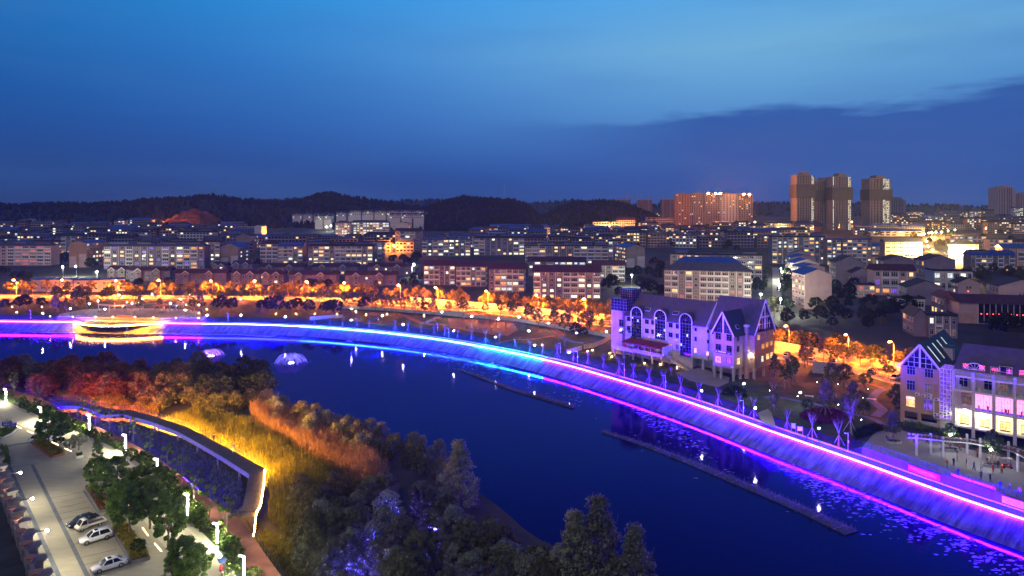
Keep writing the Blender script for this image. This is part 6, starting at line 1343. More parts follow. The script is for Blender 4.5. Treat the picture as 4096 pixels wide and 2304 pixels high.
endblock(1620, 1668, 936, 928, 1000, 5, 'w_lilac', 'r_dark', 24, -6, 'tall plain gable end in front of the stepped lilac flats', 'w_white')
endblock(3219, 3327, 1098, 1076, 1236, 6, 'w_pink', 'r_blue', 18, 3, 'tall plain pink gable end with blue roof, foremost of the terrace by the lamplit lane')
for k, (xl, xr, ye, yr, yb) in enumerate(((3203, 3300, 1068, 1056, 1150), (3176, 3278, 1052, 1036, 1118), (3168, 3262, 1030, 1018, 1085), (3160, 3244, 1012, 1000, 1058), (3156, 3230, 990, 979, 1025))):
    endblock(xl, xr, ye, yr, yb, 5, 'w_pink', 'r_blue', 16, 3, NW[k+2]+'-deep pink gable with blue roof in the terrace along the lamplit lane')
block(3088, 3300, 948, 1056, 7, 10, 'w_grey', 'flat', 'r_dark', .3, 'warm', 4, label='tall grey block with stair shaft behind the pink gable terrace', sheds=4)
block(3308, 3365, 958, 1062, 7, 3, 'w_beige', 'flat', 'r_blue', .5, 'warm', 4, label='beige block with purple and red sign lights under its blue roof edge')
block(3370, 3487, 958, 1062, 7, 6, 'w_beige', 'flat', 'r_blue', .3, 'warm', 4, label='beige block with long blue roof edge beside the lit street')
block(3489, 3540, 985, 1020, 3, 4, 'w_white', 'gable', 'r_blue', .2, 'warm', 4, label='low white house with blue roof below the long hall roof')
block(3540, 3690, 968, 1030, 4, 6, 'w_beige', 'gable', 'r_slate', .15, 'warm', 4, label='cream block glowing beside the bright street, slate roof')
block(3818, 3915, 978, 1035, 4, 5, 'w_pink', 'hip', 'r_dark', .05, 'warm', 5, label='pink hip roofed block facing the bright street lights')
block(3915, 3960, 972, 1000, 3, 3, 'w_grey', 'flat', 'r_dark', .1, 'warm', 5, label='small grey block between the pink and cream blocks')
block(3800, 3945, 945, 985, 3, 8, 'w_pink', 'flat', 'r_dark', .3, 'warm', 5, label='long cream row with wide windows behind the pink hip roof')
block(3958, 4050, 958, 1005, 3, 5, 'w_pink', 'flat', 'r_dark', .3, 'warm', 5, label='peach flat roofed block with deep balconies')
block(4045, 4140, 968, 1000, 2, 5, 'w_pink', 'gable', 'r_red', .2, 'red', 5, label='low pink shop row beside the peach block')
block(3880, 4060, 1020, 1085, 4, 8, 'w_grey', 'gable', 'r_blue', .12, 'warm', 8, label='dim grey flats with blue sheds above the bushy slope', sheds=2)
block(4010, 4160, 992, 1065, 4, 5, 'w_brown', 'gable', 'r_blue', .1, 'warm', 8, label='brown gabled flats with blue roof at the town edge')
# gabled houses of the right-hand quarter
endblock(3344, 3453, 1048, 1024, 1150, 3, 'w_lilac', 'r_dark', 14, 8, 'tall grey lilac gabled house with paired windows', None, .1, wins=True, cat='house', name='gabled_house')
endblock(3412, 3485, 1090, 1072, 1160, 2, 'w_lilac', 'r_dark', 10, 8, 'small gabled annexe leaning on the grey lilac house', None, .1, cat='house', name='gabled_house')
endblock(3535, 3660, 1040, 1022, 1130, 3, 'w_lilac', 'r_dark', 14, 8, 'wide grey gabled house behind the red lit inn', None, .1, wins=True, cat='house', name='gabled_house')
endblock(3697, 3822, 1040, 1020, 1140, 3, 'w_lilac', 'r_dark', 16, 8, 'tall grey gabled house hiding the foot of the bright street', None, .1, wins=True, cat='house', name='gabled_house')
block(3432, 3500, 1140, 1190, 2, 3, 'w_pink', 'flat', 'r_dark', .7, 'red', 10, label='red glowing porch building of the inn', name='inn')
block(3494, 3662, 1082, 1180, 3, 5, 'w_pink', 'gable', 'r_red', .45, 'purple', 10, label='pink inn with purple glazed front and dark red roof', name='inn', side=True)
block(3736, 3892, 1085, 1162, 2, 6, 'w_white', 'flat', 'r_dark', .4, 'white', 14, D=16, label='white flat roofed modern house with lit glass ground floor', name='modern_house', cat='house', side=True)
endblock(3628, 3780, 1150, 1122, 1218, 2, 'w_lilac', 'r_dark', 16, 16, 'lilac gabled house with dark roof and glazed side wing', None, .15, wins=False, cat='house', name='gabled_house')
endblock(3832, 3918, 1130, 1112, 1180, 2, 'w_pink', 'r_dark', 12, 16, 'small pink gabled house with white framed windows', None, .2, wins=True, cat='house', name='gabled_house')
endblock(3995, 4180, 1145, 1118, 1232, 2, 'w_pink', 'r_dark', 18, 18, 'large pink gabled house with broad dark roof', None, .1, wins=True, cat='house', name='gabled_house')
block(3575, 3700, 1195, 1240, 1, 3, 'w_white', 'flat', 'r_dark', .1, 'warm', 14, label='white walled roof terrace below the lilac gabled house', name='terrace_house', cat='house')
endblock(3655, 3710, 1262, 1236, 1345, 2, 'w_lilac', 'r_dark', 14, 14, 'plain lilac gabled house with dark roof above the thicket', None, .1, cat='house', name='gabled_house')
block(3712, 3830, 1264, 1350, 2, 4, 'w_lilac', 'flat', 'r_dark', .15, 'warm', 14, label='flat roofed lilac house joined to the plain gabled house', name='flat_house', cat='house')
# hall with glass screen and red lanterns
hx, hy = gt(3835, 1292); hf = Frame((hx, hy), (math.cos(R(14)), -math.sin(R(14))), 5.0); hr = hf.root('banquet_hall', 'long hall with a tall glass screen and a row of red lanterns', 'hall'); Wh = hf.front(4250, 1292)[0]; Hh = hf.front(3950, 1212)[1]
MB().box(0, Wh, 0, 16, -2, Hh).build('wall', M['w_pink'], hr); MB().box(0, hf.front(3910, 1250)[0], -.05, 0, -1, Hh*.52).build('brick_dado', brickA, hr)
q = MB(); q.quad((-1, -.8, Hh), (Wh, -.8, Hh), (Wh, 8, Hh+3), (-1, 8, Hh+3)); q.quad((-1, 8, Hh+3), (Wh, 8, Hh+3), (Wh, 17, Hh), (-1, 17, Hh)); q.poly([(-1, -.8, Hh), (-1, 8, Hh+3), (-1, 17, Hh)]); q.build('roof', M['r_red'], hr)
xg = hf.front(3912, 1250)[0]; MB().box(xg, Wh, -.12, -.05, .3, Hh-.4).build('glass_screen', M['glass'], hr); n = 15
for i in range(n): MB().box(-.07, .07, -.3, -.12, 0, Hh-.2).build('mullion', M['whiteframe'], hr, (xg+(Wh-xg)*i/(n-1), 0, 0))
lan = em('lantern_red', (1, .06, .04), 6, False); LN = MB().lathe([(.12, -.28), (.3, -.1), (.3, .1), (.12, .28)], 8).mesh('lantern', lan)
for i in range(8): link('lantern', LN, hr, (xg+(Wh-xg)*(i+.5)/(n-1)*1.0+.0, -.45, Hh*.48)).scale = (.8, .8, .8)
endblock(3775, 3838, 1192, 1172, 1275, 2, 'w_lilac', 'r_red', 16, 14, 'lilac gabled entrance house with red rooftop beacons beside the hall', None, .5, 'red', wins=True, cat='house', name='gabled_house')
for px, py in ((3817, 1163), (3873, 1165)):
    x, y = gt(3800, 1268); link('beacon', icos('beacon', .25, M['em_red']), None, (GX0*0+(px-CX)/F*(y+6), y+6, HC-(py-YH)/F*(y+6))); tag(bpy.context.scene.objects[-1] if False else COL.objects[-1], 'red beacon lamp over the lilac entrance house roof', 'beacon', 'red rooftop beacons')
# villas with red roofs and twin gables
def villa(xL, xR, yE, yB, label, yaw=0.):
    x, y = gt(xL, yB); fr = Frame((x, y), (math.cos(R(yaw)), -math.sin(R(yaw))), town_z(y)); W_ = fr.front(xR, yB)[0]; H = fr.front((xL+xR)/2, yE)[1]; o = fr.root('villa', label, 'house')
    MB().box(0, W_, 0, 9, -2, H).build('wall', M['w_lilac'], o); mb = MB(); hip_roof(mb, 0, W_, 0, 9, H, 2.6, .6, False); rf_ = mb.build('roof', M['r_red'], o)
    for k in (.22, .68):
        c = W_*k; g = MB(); g.box(c-2.2, c+2.2, -1.2, 0, -2, H-.3); gable_wall(g, c-2.2, c+2.2, -1.2, H-.3, H+1.5, along='s', th=3); g.build('gable_bay', M['w_beige'], o); gable_roof(o, c-2.2, c+2.2, -1.3, 3, H-.3, H+1.5, M['r_red'], .4, .15, 'gable_roof', along='t', trim=M['whiteframe'], ends=(1, 0))
        for f in range(2): window(o, c, -1.22, H*(.28+.45*f), 2.0, 1.5, pick(.12, 'warm'), 'whiteframe')
    for k in (.05, .42, .5, .9):
        for f in range(2): window(o, W_*k, -.02, H*(.28+.42*f), 1.3, 1.5, pick(.12, 'white'), 'whiteframe')
    MB().box(W_*.86, W_*.86+.9, 3, 3.9, H, H+3.2).build('chimney', M['w_lilac'], rf_); return o
villa(700, 905, 1092, 1135, 'red roofed villa with twin white edged gables next to the pergola plaza road trees')
villa(925, 1040, 1094, 1135, 'shorter red roofed villa with a bright doorway lamp')
villa(1045, 1135, 1096, 1138, 'red roofed villa with a pale balcony wing')
villa(1155, 1345, 1098, 1140, 'long red roofed villa with twin gables and a chimney')
villa(1380, 1585, 1100, 1142, 'long red roofed villa behind the dark lakeside hedge trees')
villa(1040, 1215, 1066, 1100, 'red roofed villa in the second row with a blue awning')
villa(1250, 1430, 1066, 1100, 'red roofed villa in the second row behind the long villa')
villa(1470, 1645, 1066, 1102, 'red roofed villa in the second row beside the leafy lane')
villa(520, 680, 1082, 1125, 'dark red roofed villa below the purple windowed flats')
villa(430, 520, 1078, 1118, 'small dark villa at the end of the villa row')
villa(850, 905, 1062, 1096, 'dark villa in the second row below the blue gable block')
villa(930, 1010, 1056, 1092, 'dark villa with a terrace in the second row')
# prefab site blocks
for xl, xr, ye, yb, lab, yw in ((128, 292, 1119, 1166, 'white two storey prefab block under the first road lamps', 0), (296, 402, 1121, 1167, 'white prefab block glowing yellow behind thin trees', 0), (400, 500, 1118, 1168, 'white prefab block with its gable end turned to the road', -28)):
    x, y = gp(xl, yb, 5); fr = Frame((x, y), (math.cos(R(yw)), -math.sin(R(yw))), 5.0); W_ = fr.front(xr, yb)[0]; H = fr.front((xl+xr)/2, ye)[1]; o = fr.root('prefab_block', lab, 'building')
    MB().box(0, W_, 0, 6, -1, H).build('wall', M['w_white'], o); mb = MB(); hip_roof(mb, 0, W_, 0, 6, H, .9, .3, False); mb.build('roof', M['r_blue'], o); nb = max(3, int(W_/4.2))
    for i in range(nb):
        for f in range(2): window(o, W_*(i+.5)/nb, -.02, H*(.3+.45*f), 1.7, 1.0, 'glass', 'whiteframe')
    for i in range(1, nb): MB().box(-.06, .06, -.05, 0, 0, H).build('joint_strip', M['greymetal'], o, (W_*i/nb, 0, 0))
# white hotel and the hillside estate
block(1342, 1400, 892, 948, 6, 5, 'w_white', 'hip', 'r_slate', .5, 'warm', 0, near=True, label='amber lit end wing of the white hotel below the wooded hill')
block(1400, 1556, 890, 946, 6, 12, 'w_white', 'hip', 'r_slate', .5, 'white', 0, near=True, label='white hotel with a row of arched attic windows below the wooded hill', sheds=0)
endblock(1584, 1632, 893, 889, 945, 5, 'w_white', 'r_slate', 16, 10, 'white cubic block with square windows beside the hotel', None, .1, wins=True)
block(1530, 1622, 935, 962, 2, 8, 'w_pink', 'flat', 'r_dark', .3, 'warm', -4, near=False, label='pink floodlit school building with flat roof below the hotel')
block(512, 591, 930, 980, 5, 6, 'w_white', 'hip', 'r_dark', .1, 'white', -4, near=True, label='bright white block standing out among dark flats')
block(878, 949, 926, 972, 5, 6, 'w_pink', 'flat', 'r_dark', .15, 'warm', -6, near=True, label='pinkish lit block behind the blue gable end')
block(953, 1030, 906, 965, 6, 6, 'w_white', 'flat', 'r_dark', .2, 'white', 0, near=True, label='tall pale block next to the bright plain white gable')
endblock(1018, 1046, 904, 900, 970, 6, 'w_white', 'r_dark', 20, -3, 'tall plain bright white gable wall glowing beside the hill', None, .1)
for r, (py, x0, x1, n) in enumerate(((872, 1170, 1340, 4), (866, 1345, 1715, 8), (861, 1400, 1700, 6), (880, 1260, 1330, 2), (874, 1560, 1700, 3))):
    for i in range(n):
        a = x0+(x1-x0)*i/n; b = a+(x1-x0)/n*.86; Yd = 1320-40*r; 
        x = (a-CX)/F*Yd; zb0 = HC-(py-YH)/F*Yd; W_ = (b-a)/F*Yd; o = empty('hillside_house', (x, Yd, town_z(Yd)), 0, 'pale terraced house with grey roof on the slope below the wooded hills', 'house', 'terraced houses of the hillside estate')
        h0 = max(1., zb0-town_z(Yd)); MB().box(0, W_, 0, 9, -2, h0+6.5).build('wall', M['w_white'], o); mb = MB(); hip_roof(mb, 0, W_, 0, 9, h0+6.5, 3, .6, False); mb.build('roof', M['r_slate'], o); mb = MB()
        for k in range(5):
            for f in range(2): mb.box(W_*(k+.5)/5-.8, W_*(k+.5)/5+.8, -.06, 0, h0+1+3*f, h0+2.4+3*f, 1 if rnd.random() < .12 else 0)
        mb.build('window_row', [M['glass'], M['lit_white']], o)['kind'] = 'stuff'; gable_roof(o, W_*.4, W_*.6, -1, 3, h0+6.2, h0+8.4, M['r_slate'], .3, .15, 'gable_roof', along='t', trim=M['whiteframe'], ends=(1, 0))
# filler rows of flats
def zone(px): return 'under the quarry hill' if px < 900 else 'below the white hotel' if px < 1700 else 'before the orange floodlit halls' if px < 2600 else 'below the floodlit slab block' if px < 3100 else 'towards the four towers' if px < 3600 else 'beyond the bright street'
def filler(py, x0, x1, wall_set, lit, hmin, hmax, gap=6):
    px = x0
    while px < x1:
        x, y = gt(px, py); wm_ = rnd.uniform(17, 42); pw = wm_/y*F; h = rnd.uniform(hmin-3, hmax+2.5); hp = h/y*F
        wl_ = rnd.choice(wall_set); rk = rnd.choice(('r_dark', 'r_dark', 'r_slate', 'r_blue')); nf = max(3, int(h/3)); roof = rnd.choice(('flat', 'hip', 'gable')); pal = rnd.choice(('warm', 'white', 'warm'))
        lab = CW[wl_]+' '+NW[min(nf, 8)]+' storey flats with '+RW[rk]+' '+('flat' if roof == 'flat' else 'pitched')+' roof in the rows '+zone(px+pw/2)
        block(px, px+pw, py-hp, py, nf, max(4, int(wm_/3.6)), wl_, roof, rk, lit*rnd.choice((.4, 1, 1.6, 2.2)), pal, rnd.choice((0, 0, 6, -6, 12)), 11, False, lab, 'town rows: '+lab, sheds=rnd.choice((0, 1, 2, 3)))
        px += pw+rnd.uniform(2, gap)/y*F
ws = ['w_grey', 'w_grey', 'w_beige', 'w_lilac', 'w_white', 'w_brown']
filler(1018, -40, 240, ws, .12, 13, 16); filler(1012, 560, 1010, ws, .12, 13, 16); filler(1010, 1070, 1640, ws, .10, 13, 15)
filler(992, -60, 1000, ws, .16, 13, 16); filler(985, 1060, 1620, ws, .12, 12, 14); filler(990, 1660, 3080, ws, .14, 13, 15)
filler(968, -80, 940, ws, .16, 13, 16); filler(965, 1700, 3150, ws, .14, 12, 15)
filler(950, -90, 900, ws, .18, 13, 16); filler(948, 1990, 3180, ws, .14, 12, 15)
filler(934, -90, 900, ws, .15, 12, 16); filler(932, 1900, 2360, ws, .15, 9, 12); filler(930, 2560, 3180, ws, .14, 10, 14)
filler(919, -90, 620, ws, .14, 12, 15, 14); filler(905, -90, 480, ws, .12, 11, 14, 25); filler(918, 3560, 4140, ws, .16, 12, 16)
filler(940, 3420, 3640, ws, .12, 10, 13); filler(935, 3950, 4150, ws, .16, 12, 16); filler(904, 3600, 4150, ws, .2, 14, 20); filler(893, 3560, 4150, ws, .2, 14, 22); filler(885, 3640, 4150, ws, .2, 16, 30); filler(1000, 2050, 2100, ws, .1, 12, 14)
filler(893, 2180, 2560, ['w_grey', 'w_white'], .10, 14, 26, 30); filler(886, 2620, 2700, ['w_grey'], .1, 14, 20, 20)
# market halls with blue roofs and floodlit fronts
for xl, xr, ye, yb, lab, w_ in ((1960, 2055, 903, 925, 'cream market hall with a blue roof and small gable at the forest edge', 'w_pink'), (2060, 2190, 905, 928, 'market hall with blue roof sheets and white clerestory', 'w_white'), (2175, 2330, 917, 930, 'low hall with a lamp lit white front', 'w_white'), (2350, 2480, 912, 928, 'low hall with gabled end glowing orange', 'w_pink'), (3690 - 200, 3690, 925, 945, 'long low hall with two yellow roof signs', 'w_white')):
    block(xl, xr, ye, yb, 2, 8, w_, 'gable', 'r_blue', .2, 'white', 0, 16, False, lab, None, cat='hall', name='market_hall', rh=3)
block(2373, 2470, 888, 921, 3, 9, 'w_white', 'flat', 'r_red', .1, 'red', 0, 14, False, 'red and orange floodlit palace style building, low wing', None, cat='building', name='floodlit_hall')
block(2468, 2540, 880, 921, 4, 8, 'w_white', 'gable', 'r_red', .1, 'red', 0, 14, False, 'red and orange floodlit palace style building, taller gabled wing', None, cat='building', name='floodlit_hall')
block(2586, 2625, 870, 913, 5, 2, 'w_brown', 'flat', 'r_dark', 0, 'red', 0, 14, False, 'blank brown side wing of the orange floodlit office block', None, cat='building', name='office_block')
block(2625, 2703, 870, 912, 5, 10, 'w_pink', 'flat', 'r_dark', 0, 'red', 3, 14, False, 'orange floodlit office block with a grid of small dark windows', None, cat='building', name='office_block')
# temple roof
x, y = gt(3140, 928); tz = town_z(y); tp = empty('temple_hall', (x, y, tz), 0, 'traditional hall with upturned tiled eaves before the towers', 'temple'); Wt = (3300-3140)/F*y
MB().box(Wt*.1, Wt*.9, 2, 16, -2, 9).build('wall', mat('temple_red', (.35, .10, .06), .8), tp); mb = MB(); hip_roof(mb, 0, Wt, 0, 18, 9, 9, 1.5, True); mb.build('roof', M['r_dark'], tp)
for s in (-1, 1): MB().tube([(Wt/2+s*Wt*.16, 9, 18.2), (Wt/2+s*Wt*.34, 4, 13), (Wt/2+s*Wt*.5, -.5, 9.6), (Wt/2+s*Wt*.56, -2, 11)], [.4, .35, .3, .15], 5).build('ridge', M['w_white'], tp)
# ---- towers
def tower(xL, xR, yT, Yd, net, label, wall, lit_cols, nfl=32, side_frac=.28, group=None):
    x = (xL-CX)/F*Yd; W_ = (xR-xL)/F*Yd; zb0 = town_z(Yd); H = HC-(yT-YH)/F*Yd-zb0; o = empty('tower_block', (x, Yd, zb0), 0, label, 'tower', group); D = W_*.8
    mb = MB(); mb.box(0, W_*.30, 0, D, -3, H-3); mb.box(W_*.30, W_*.44, 1.6, D, -3, H-2); mb.box(W_*.44, W_*.8, .2, D, -3, H-3); mb.box(W_*.8, W_, 2.0, D-1, -3, H-6); mb.box(W_*.36, W_*.72, 3, D-3, H-3, H+2.5); mb.build('wall', M[wall], o); fh = (H-4)/nfl
    g = MB()
    for f in range(nfl):
        z = fh*f+.6
        for a, b, yy in ((.05, .11, -.05), (.18, .25, -.05), (.33, .41, 1.55), (.48, .56, .15), (.60, .66, .15), (.70, .77, .15)): g.box(W_*a, W_*b, yy, yy+.06, z, z+fh*.55, 0)
    g.build('window_row', M['glass'], o)['kind'] = 'stuff'
    g = MB()
    for f in range(nfl):
        z = fh*f+.6
        for a in lit_cols:
            if rnd.random() < .86: g.box(W_*a-.45, W_*a+.45, -.12 if a < .8 else 1.9, -.05 if a < .8 else 1.98, z, z+fh*.6)
    g.build('lit_stair_window', M['lit_white'], o)['kind'] = 'stuff'
    g = MB()
    for f in range(1, nfl): g.box(W_*.44, W_*.8, -.1, .2, fh*f-.1, fh*f+.1).box(0, W_*.3, -.3, 0, fh*f-.1, fh*f+.1)
    g.build('floor_band', M['w_grey'], o)
    if net:
        z0, z1 = H*net[0], H*net[1]; MB().box(-1.6, W_+1.2, -1.6, D+1, z0, z1).build('scaffold_netting', mat('scaffold_netting', (.085, .09, .085), .95, .2, .3), o)
    return o
tower(3187, 3262, 692, 1190, (.56, .80), 'scaffolded tower with lit stair shafts, first of the group of three', 'w_tower', (.84, .90))
tower(3268, 3332, 715, 1215, (.55, .76), 'scaffolded tower set back in the middle of the group of three', 'w_tower', (.60, .88, .94))
tower(3331, 3408, 698, 1180, (.54, .77), 'scaffolded tower with a lit edge, last of the group of three', 'w_tower', (.86, .93, .03))
tower(3480, 3566, 706, 1185, (.56, .76), 'lone scaffolded tower with lit windows down one face', 'w_tower', (.63, .69, .75, .84, .90))
tower(3993, 4065, 745, 1900, None, 'far rose coloured tower with flat crown', 'w_pink', (), 30)
tower(4081, 4150, 772, 1900, None, 'far rose coloured tower cut by the town edge', 'w_pink', (), 26)
for xl, xr, yt, lab in ((3565, 3626, 792, 'hazy grey slab block behind the lone scaffolded tower'), (3964, 3992, 818, 'hazy cream slab beside the far rose tower'), (3920, 3975, 838, 'hazy pale stepped flats beside the far rose tower'), (4062, 4082, 800, 'hazy slab between the two far rose towers')):
    tower(xl, xr, yt, 2100, None, lab, 'w_grey', (.2, .5) if 'stepped' in lab else (), 14)
# slab complex with floodlights
Ys = 1225
for k, (a, b, yt, wl_) in enumerate(((2703, 2768, 776, 'w_brown'), (2768, 2822, 773, 'w_beige'), (2822, 2880, 776, 'w_beige'), (2880, 2955, 775, 'w_white'), (2955, 3012, 776, 'w_beige'))):
    x = (a-CX)/F*Ys; W_ = (b-a)/F*Ys; z0 = town_z(Ys); H = HC-(yt-YH)/F*Ys-z0; o = empty('slab_block', (x, Ys+(k % 2)*4, z0), 0, NW[k+1]+' bay wide stretch of the floodlit slab block: '+('brown' if k == 0 else 'banded cream' if k in (2, 4) else 'grey windowed' if k == 3 else 'cream')+' front', 'tower', None)
    MB().box(0, W_-.3, 0, 14, -3, H).build('wall', M[wl_], o); g = MB(); nfl = 18; fh = H/nfl; nb = 6
    for f in range(nfl):
        for i in range(nb): g.box(W_*(i+.5)/nb-.9, W_*(i+.5)/nb+.9, -.08, 0, fh*f+.7, fh*f+2.2, rnd.choice((1, 2)) if rnd.random() < .09 else 0)
    g.build('window_row', [M['glass'], M['lit_warm'], M['lit_cool']], o)['kind'] = 'stuff'; g = MB()
    for f in range(1, nfl): g.box(0, W_-.3, -.35, -.08, fh*f-.12, fh*f+.12)
    g.build('floor_band', M['w_beige'], o); MB().box(W_*.3, W_*.6, 3, 9, H, H+2.5).build('stair_head', M['w_grey'], o)
    for j in range(0 if k in (0, 1) else 2 if k in (2, 4) else 1 if False else 0): pass
fl = em('floodlight_sodium', (1, .26, .03), 9000); FLB = MB().box(-1.6, 1.6, -.5, .5, 0, 2.4).mesh('floodlight', M['greymetal']); FLP = MB().box(-1.5, 1.5, -.62, -.505, .15, 2.25).mesh('lens', fl)
for px, py in ((2833, 774), (2862, 775), (2880, 775), (2975, 777), (2997, 778)):
    Yf = Ys-4.5; o = empty('roof_floodlight', ((px-CX)/F*Yf, Yf, HC-(py-YH)/F*Yf-1), 0, 'sodium floodlight on the roof edge of the slab block', 'floodlight', 'floodlights on the slab block'); link('housing', FLB, o); l = link('lens', FLP, o)
    MB().bar((0, 5.0, -2.2), (0, .2, .6), .3).build('bracket', M['greymetal'], o)
block(2850, 3020, 893, 922, 3, 8, 'w_brown', 'flat', 'r_dark', .1, 'warm', 0, 20, False, 'broad brown podium at the foot of the floodlit slab block', None, cat='building', name='podium')
# unfinished towers and cranes
for xl, xr, yt, lab in ((2463, 2523, 799, 'unfinished concrete tower under a crane, first from the hall'), (2552, 2610, 800, 'unfinished concrete tower with an orange lit base'), (2645, 2702, 799, 'unfinished concrete tower next to the slab block')):
    Yd = 1480; o = empty('unfinished_tower', ((xl-CX)/F*Yd, Yd, town_z(Yd)), 0, lab, 'tower'); W_ = (xr-xl)/F*Yd; H = HC-(yt-YH)/F*Yd-town_z(Yd); MB().box(.6, W_-.6, .6, 17, -3, H).build('core', M['w_brown'], o)
    for f in range(int(H/3.1)+1): MB().box(0, W_, 0, 18, f*3.1-.15, f*3.1+.15).build('floor_slab', M['w_brown'], o)
for px, py, jl in ((2509, 777, 38), (2550, 776, 30), (2594, 779, 30), (2652, 779, 30), (2682, 786, 26)):
    Yd = 1470; zt_ = HC-(py-YH)/F*Yd; z0 = town_z(Yd); o = empty('tower_crane', ((px-CX)/F*Yd, Yd, z0), 0, 'tower crane standing over the unfinished concrete towers', 'crane', 'tower cranes'); h = zt_-z0
    mb = MB()
    for sx_ in (-.7, .7):
        for sy_ in (-.7, .7): mb.bar((sx_, sy_, 0), (sx_, sy_, h-5), .28)
    z = 0
    while z < h-6: mb.bar((-.7, -.7, z), (.7, -.7, z+1.6), .16).bar((.7, .7, z), (-.7, .7, z+1.6), .16); z += 1.6
    mb.build('mast', M['greymetal'], o); MB().bar((-jl, 0, h-5), (jl*.35, 0, h-5), .5).bar((-jl*.8, 0, h-4.9), (0, 0, h), .2).bar((0, 0, h), (jl*.32, 0, h-4.9), .2).bar((0, 0, h-5), (0, 0, h), .6).build('jib', M['greymetal'], o); MB().box(jl*.25, jl*.35, -.8, .8, h-7, h-5.2).build('counterweight', M['concrete'], o)
# hill masts and pylons
for px, py, Yd, h, lab in ((857, 740, 1560, 30, 'red and white telecom mast on the ridge above the quarry'), (2017, 740, 1380, 32, 'telecom mast on the wooded hill beside the white hotel'), (428, 786, 1560, 16, 'faint pylon on the low ridge'), (1740, 778, 2900, 28, 'faint pylon on the distant hill'), (278, 792, 1560, 14, 'faint short pylon on the low ridge'), (1030, 790, 1560, 12, 'faint pylon beside the quarry ridge')):
    zt_ = HC-(py-YH)/F*Yd; o = empty('mast', ((px-CX)/F*Yd, Yd, zt_-h), 0, lab, 'mast'); mb = MB(); b = h*.045
    for sx_ in (-1, 1):
        for sy_ in (-1, 1): mb.bar((sx_*b, sy_*b, -4), (sx_*b*.2, sy_*b*.2, h), .22)
    for k in range(10):
        f0, f1 = k/10, (k+1)/10; w0, w1 = b*(1-.8*f0), b*(1-.8*f1); mb.bar((-w0, -w0, h*f0), (w1, -w1, h*f1), .14).bar((w0, -w0, h*f0), (-w1, -w1, h*f1), .14)
    mb.build('lattice', M['greymetal'], o)
    for k in range(3): MB().box(-b*.7, b*.7, -b*.7, b*.7, h*(.72+.1*k), h*(.74+.1*k)).build('platform', M['greymetal'], o)
# ---- lamps in the town
TB = {'white': em('town_lamp_white', (.95, 1, .75), 6000), 'orange': em('town_lamp_orange', (1, .26, .025), 40000), 'amber': em('town_lamp_amber', (1, .50, .10), 26000), 'red': em('town_lamp_red', (1, .03, .02), 1500), 'huge': em('town_lamp_flood', (1, .60, .18), 60000)}
TBULB = {k: icos('bulb', .38 if k != 'huge' else .8, m) for k, m in TB.items()}
TPOLE = MB().tube([(0, 0, -1), (0, 0, 7.4), (0, -.5, 7.8)], [.16, .1, .08], 5).mesh('pole', M['greymetal'])
def town_lamp(px, py, c, lab, h=8., group=None):
    Y = 600.
    for _ in range(40): Y = gt(px, py+h*F/Y)[1]
    z = town_z(Y); o = empty('town_lamp', ((px-CX)/F*Y, Y, z), 0, lab, 'street lamp', group); o.scale = (h/8,)*3; link('pole', TPOLE, o); link('bulb', TBULB[c], o, (0, -.5, 8.0)); return o
for f, q, c, lab in ((t1, (635, 925), 'white', 'white road lamp on the slope by the pink walled block'), (t1, (768, 920), 'white', 'white road lamp below the brown gable end'), (t1, (978, 975), 'white', 'white road lamp beside the curving hill road'), (t1, (2140, 668), 'orange', 'orange lamp over the flat roofs by the lilac row'), (t1, (1635, 500), 'orange', 'orange lamp among the roofs below the quarry'), (t1, (1900, 490), 'orange', 'orange lamp beside two small glowing gables below the quarry'), (t2, (755, 512), 'white', 'white lamp on the hotel approach'), (t2, (712, 522), 'white', 'white lamp by the coloured tree lights near the hotel'), (t2, (603, 600), 'white', 'white lamp on the dark lane before the hotel'), (t2, (800, 605), 'red', 'red glaring lamp below the hotel approach'), (t2, (1388, 712), 'orange', 'orange wall height lamp by the slim grey block'), (t2, (157, 610), 'orange', 'orange lamp near the bright white gable'), (t2, (1590, 900), 'white', 'small white lamp in the leafy lane beside the villas'), (t3, (333, 556), 'amber', 'amber lamp at the lit white hall front'), (t3, (450, 558), 'amber', 'amber lamp midway along the lit hall'), (t3, (533, 557), 'amber', 'amber lamp at the end of the lit hall'), (t3, (1097, 533), 'orange', 'orange lamp before the floodlit palace wing'), (t3, (980, 515), 'amber', 'amber lamp before the low floodlit wing'), (t3, (1273, 525), 'orange', 'orange lamp between the floodlit halls'), (t3, (1453, 520), 'orange', 'orange lamp before the office block grid'), (t3, (2443, 475), 'orange', 'orange lamp past the end of the slab block'), (t3, (1205, 1005), 'white', 'bright white yard lamp among dark trees behind the arched block'), (t3, (2500, 1197), 'white', 'white lamp at the mouth of the lamplit lane'), (t4, (140, 1228), 'white', 'white lamp midway up the lamplit lane'), (t4, (128, 1195), 'white', 'white lamp at the top of the lamplit lane'), (t4, (112, 1370), 'white', 'white lamp low down the lamplit lane'), (tD, (125, 112), 'white', 'white lamp where the lane meets the thicket'), (t4, (840, 722), 'orange', 'orange lamp between the towers'), (t4, (948, 722), 'orange', 'orange lamp by the lone tower foot'), (t4, (2192, 790), 'orange', 'orange lamp on the far street'), (t4, (1880, 802), 'amber', 'amber lamp at the far end of the bright street')):
    town_lamp(*f(*q), c, lab)
for q in ((1570, 845), (1618, 835), (1645, 832), (1685, 828), (1745, 822), (1810, 812)): town_lamp(*t4(*q), 'amber', 'amber lamp in the double row along the bright street', 8, 'lamps along the bright street')
for px, py in ((3712, 985), (3730, 1000), (3706, 965)): town_lamp(px, py, 'amber', 'amber lamp blazing on the bright street itself', 6, 'blazing lamps in the bright street')
town_lamp(3800, 1004, 'huge', 'glaring floodlight blazing over the bright street crossing', 9)
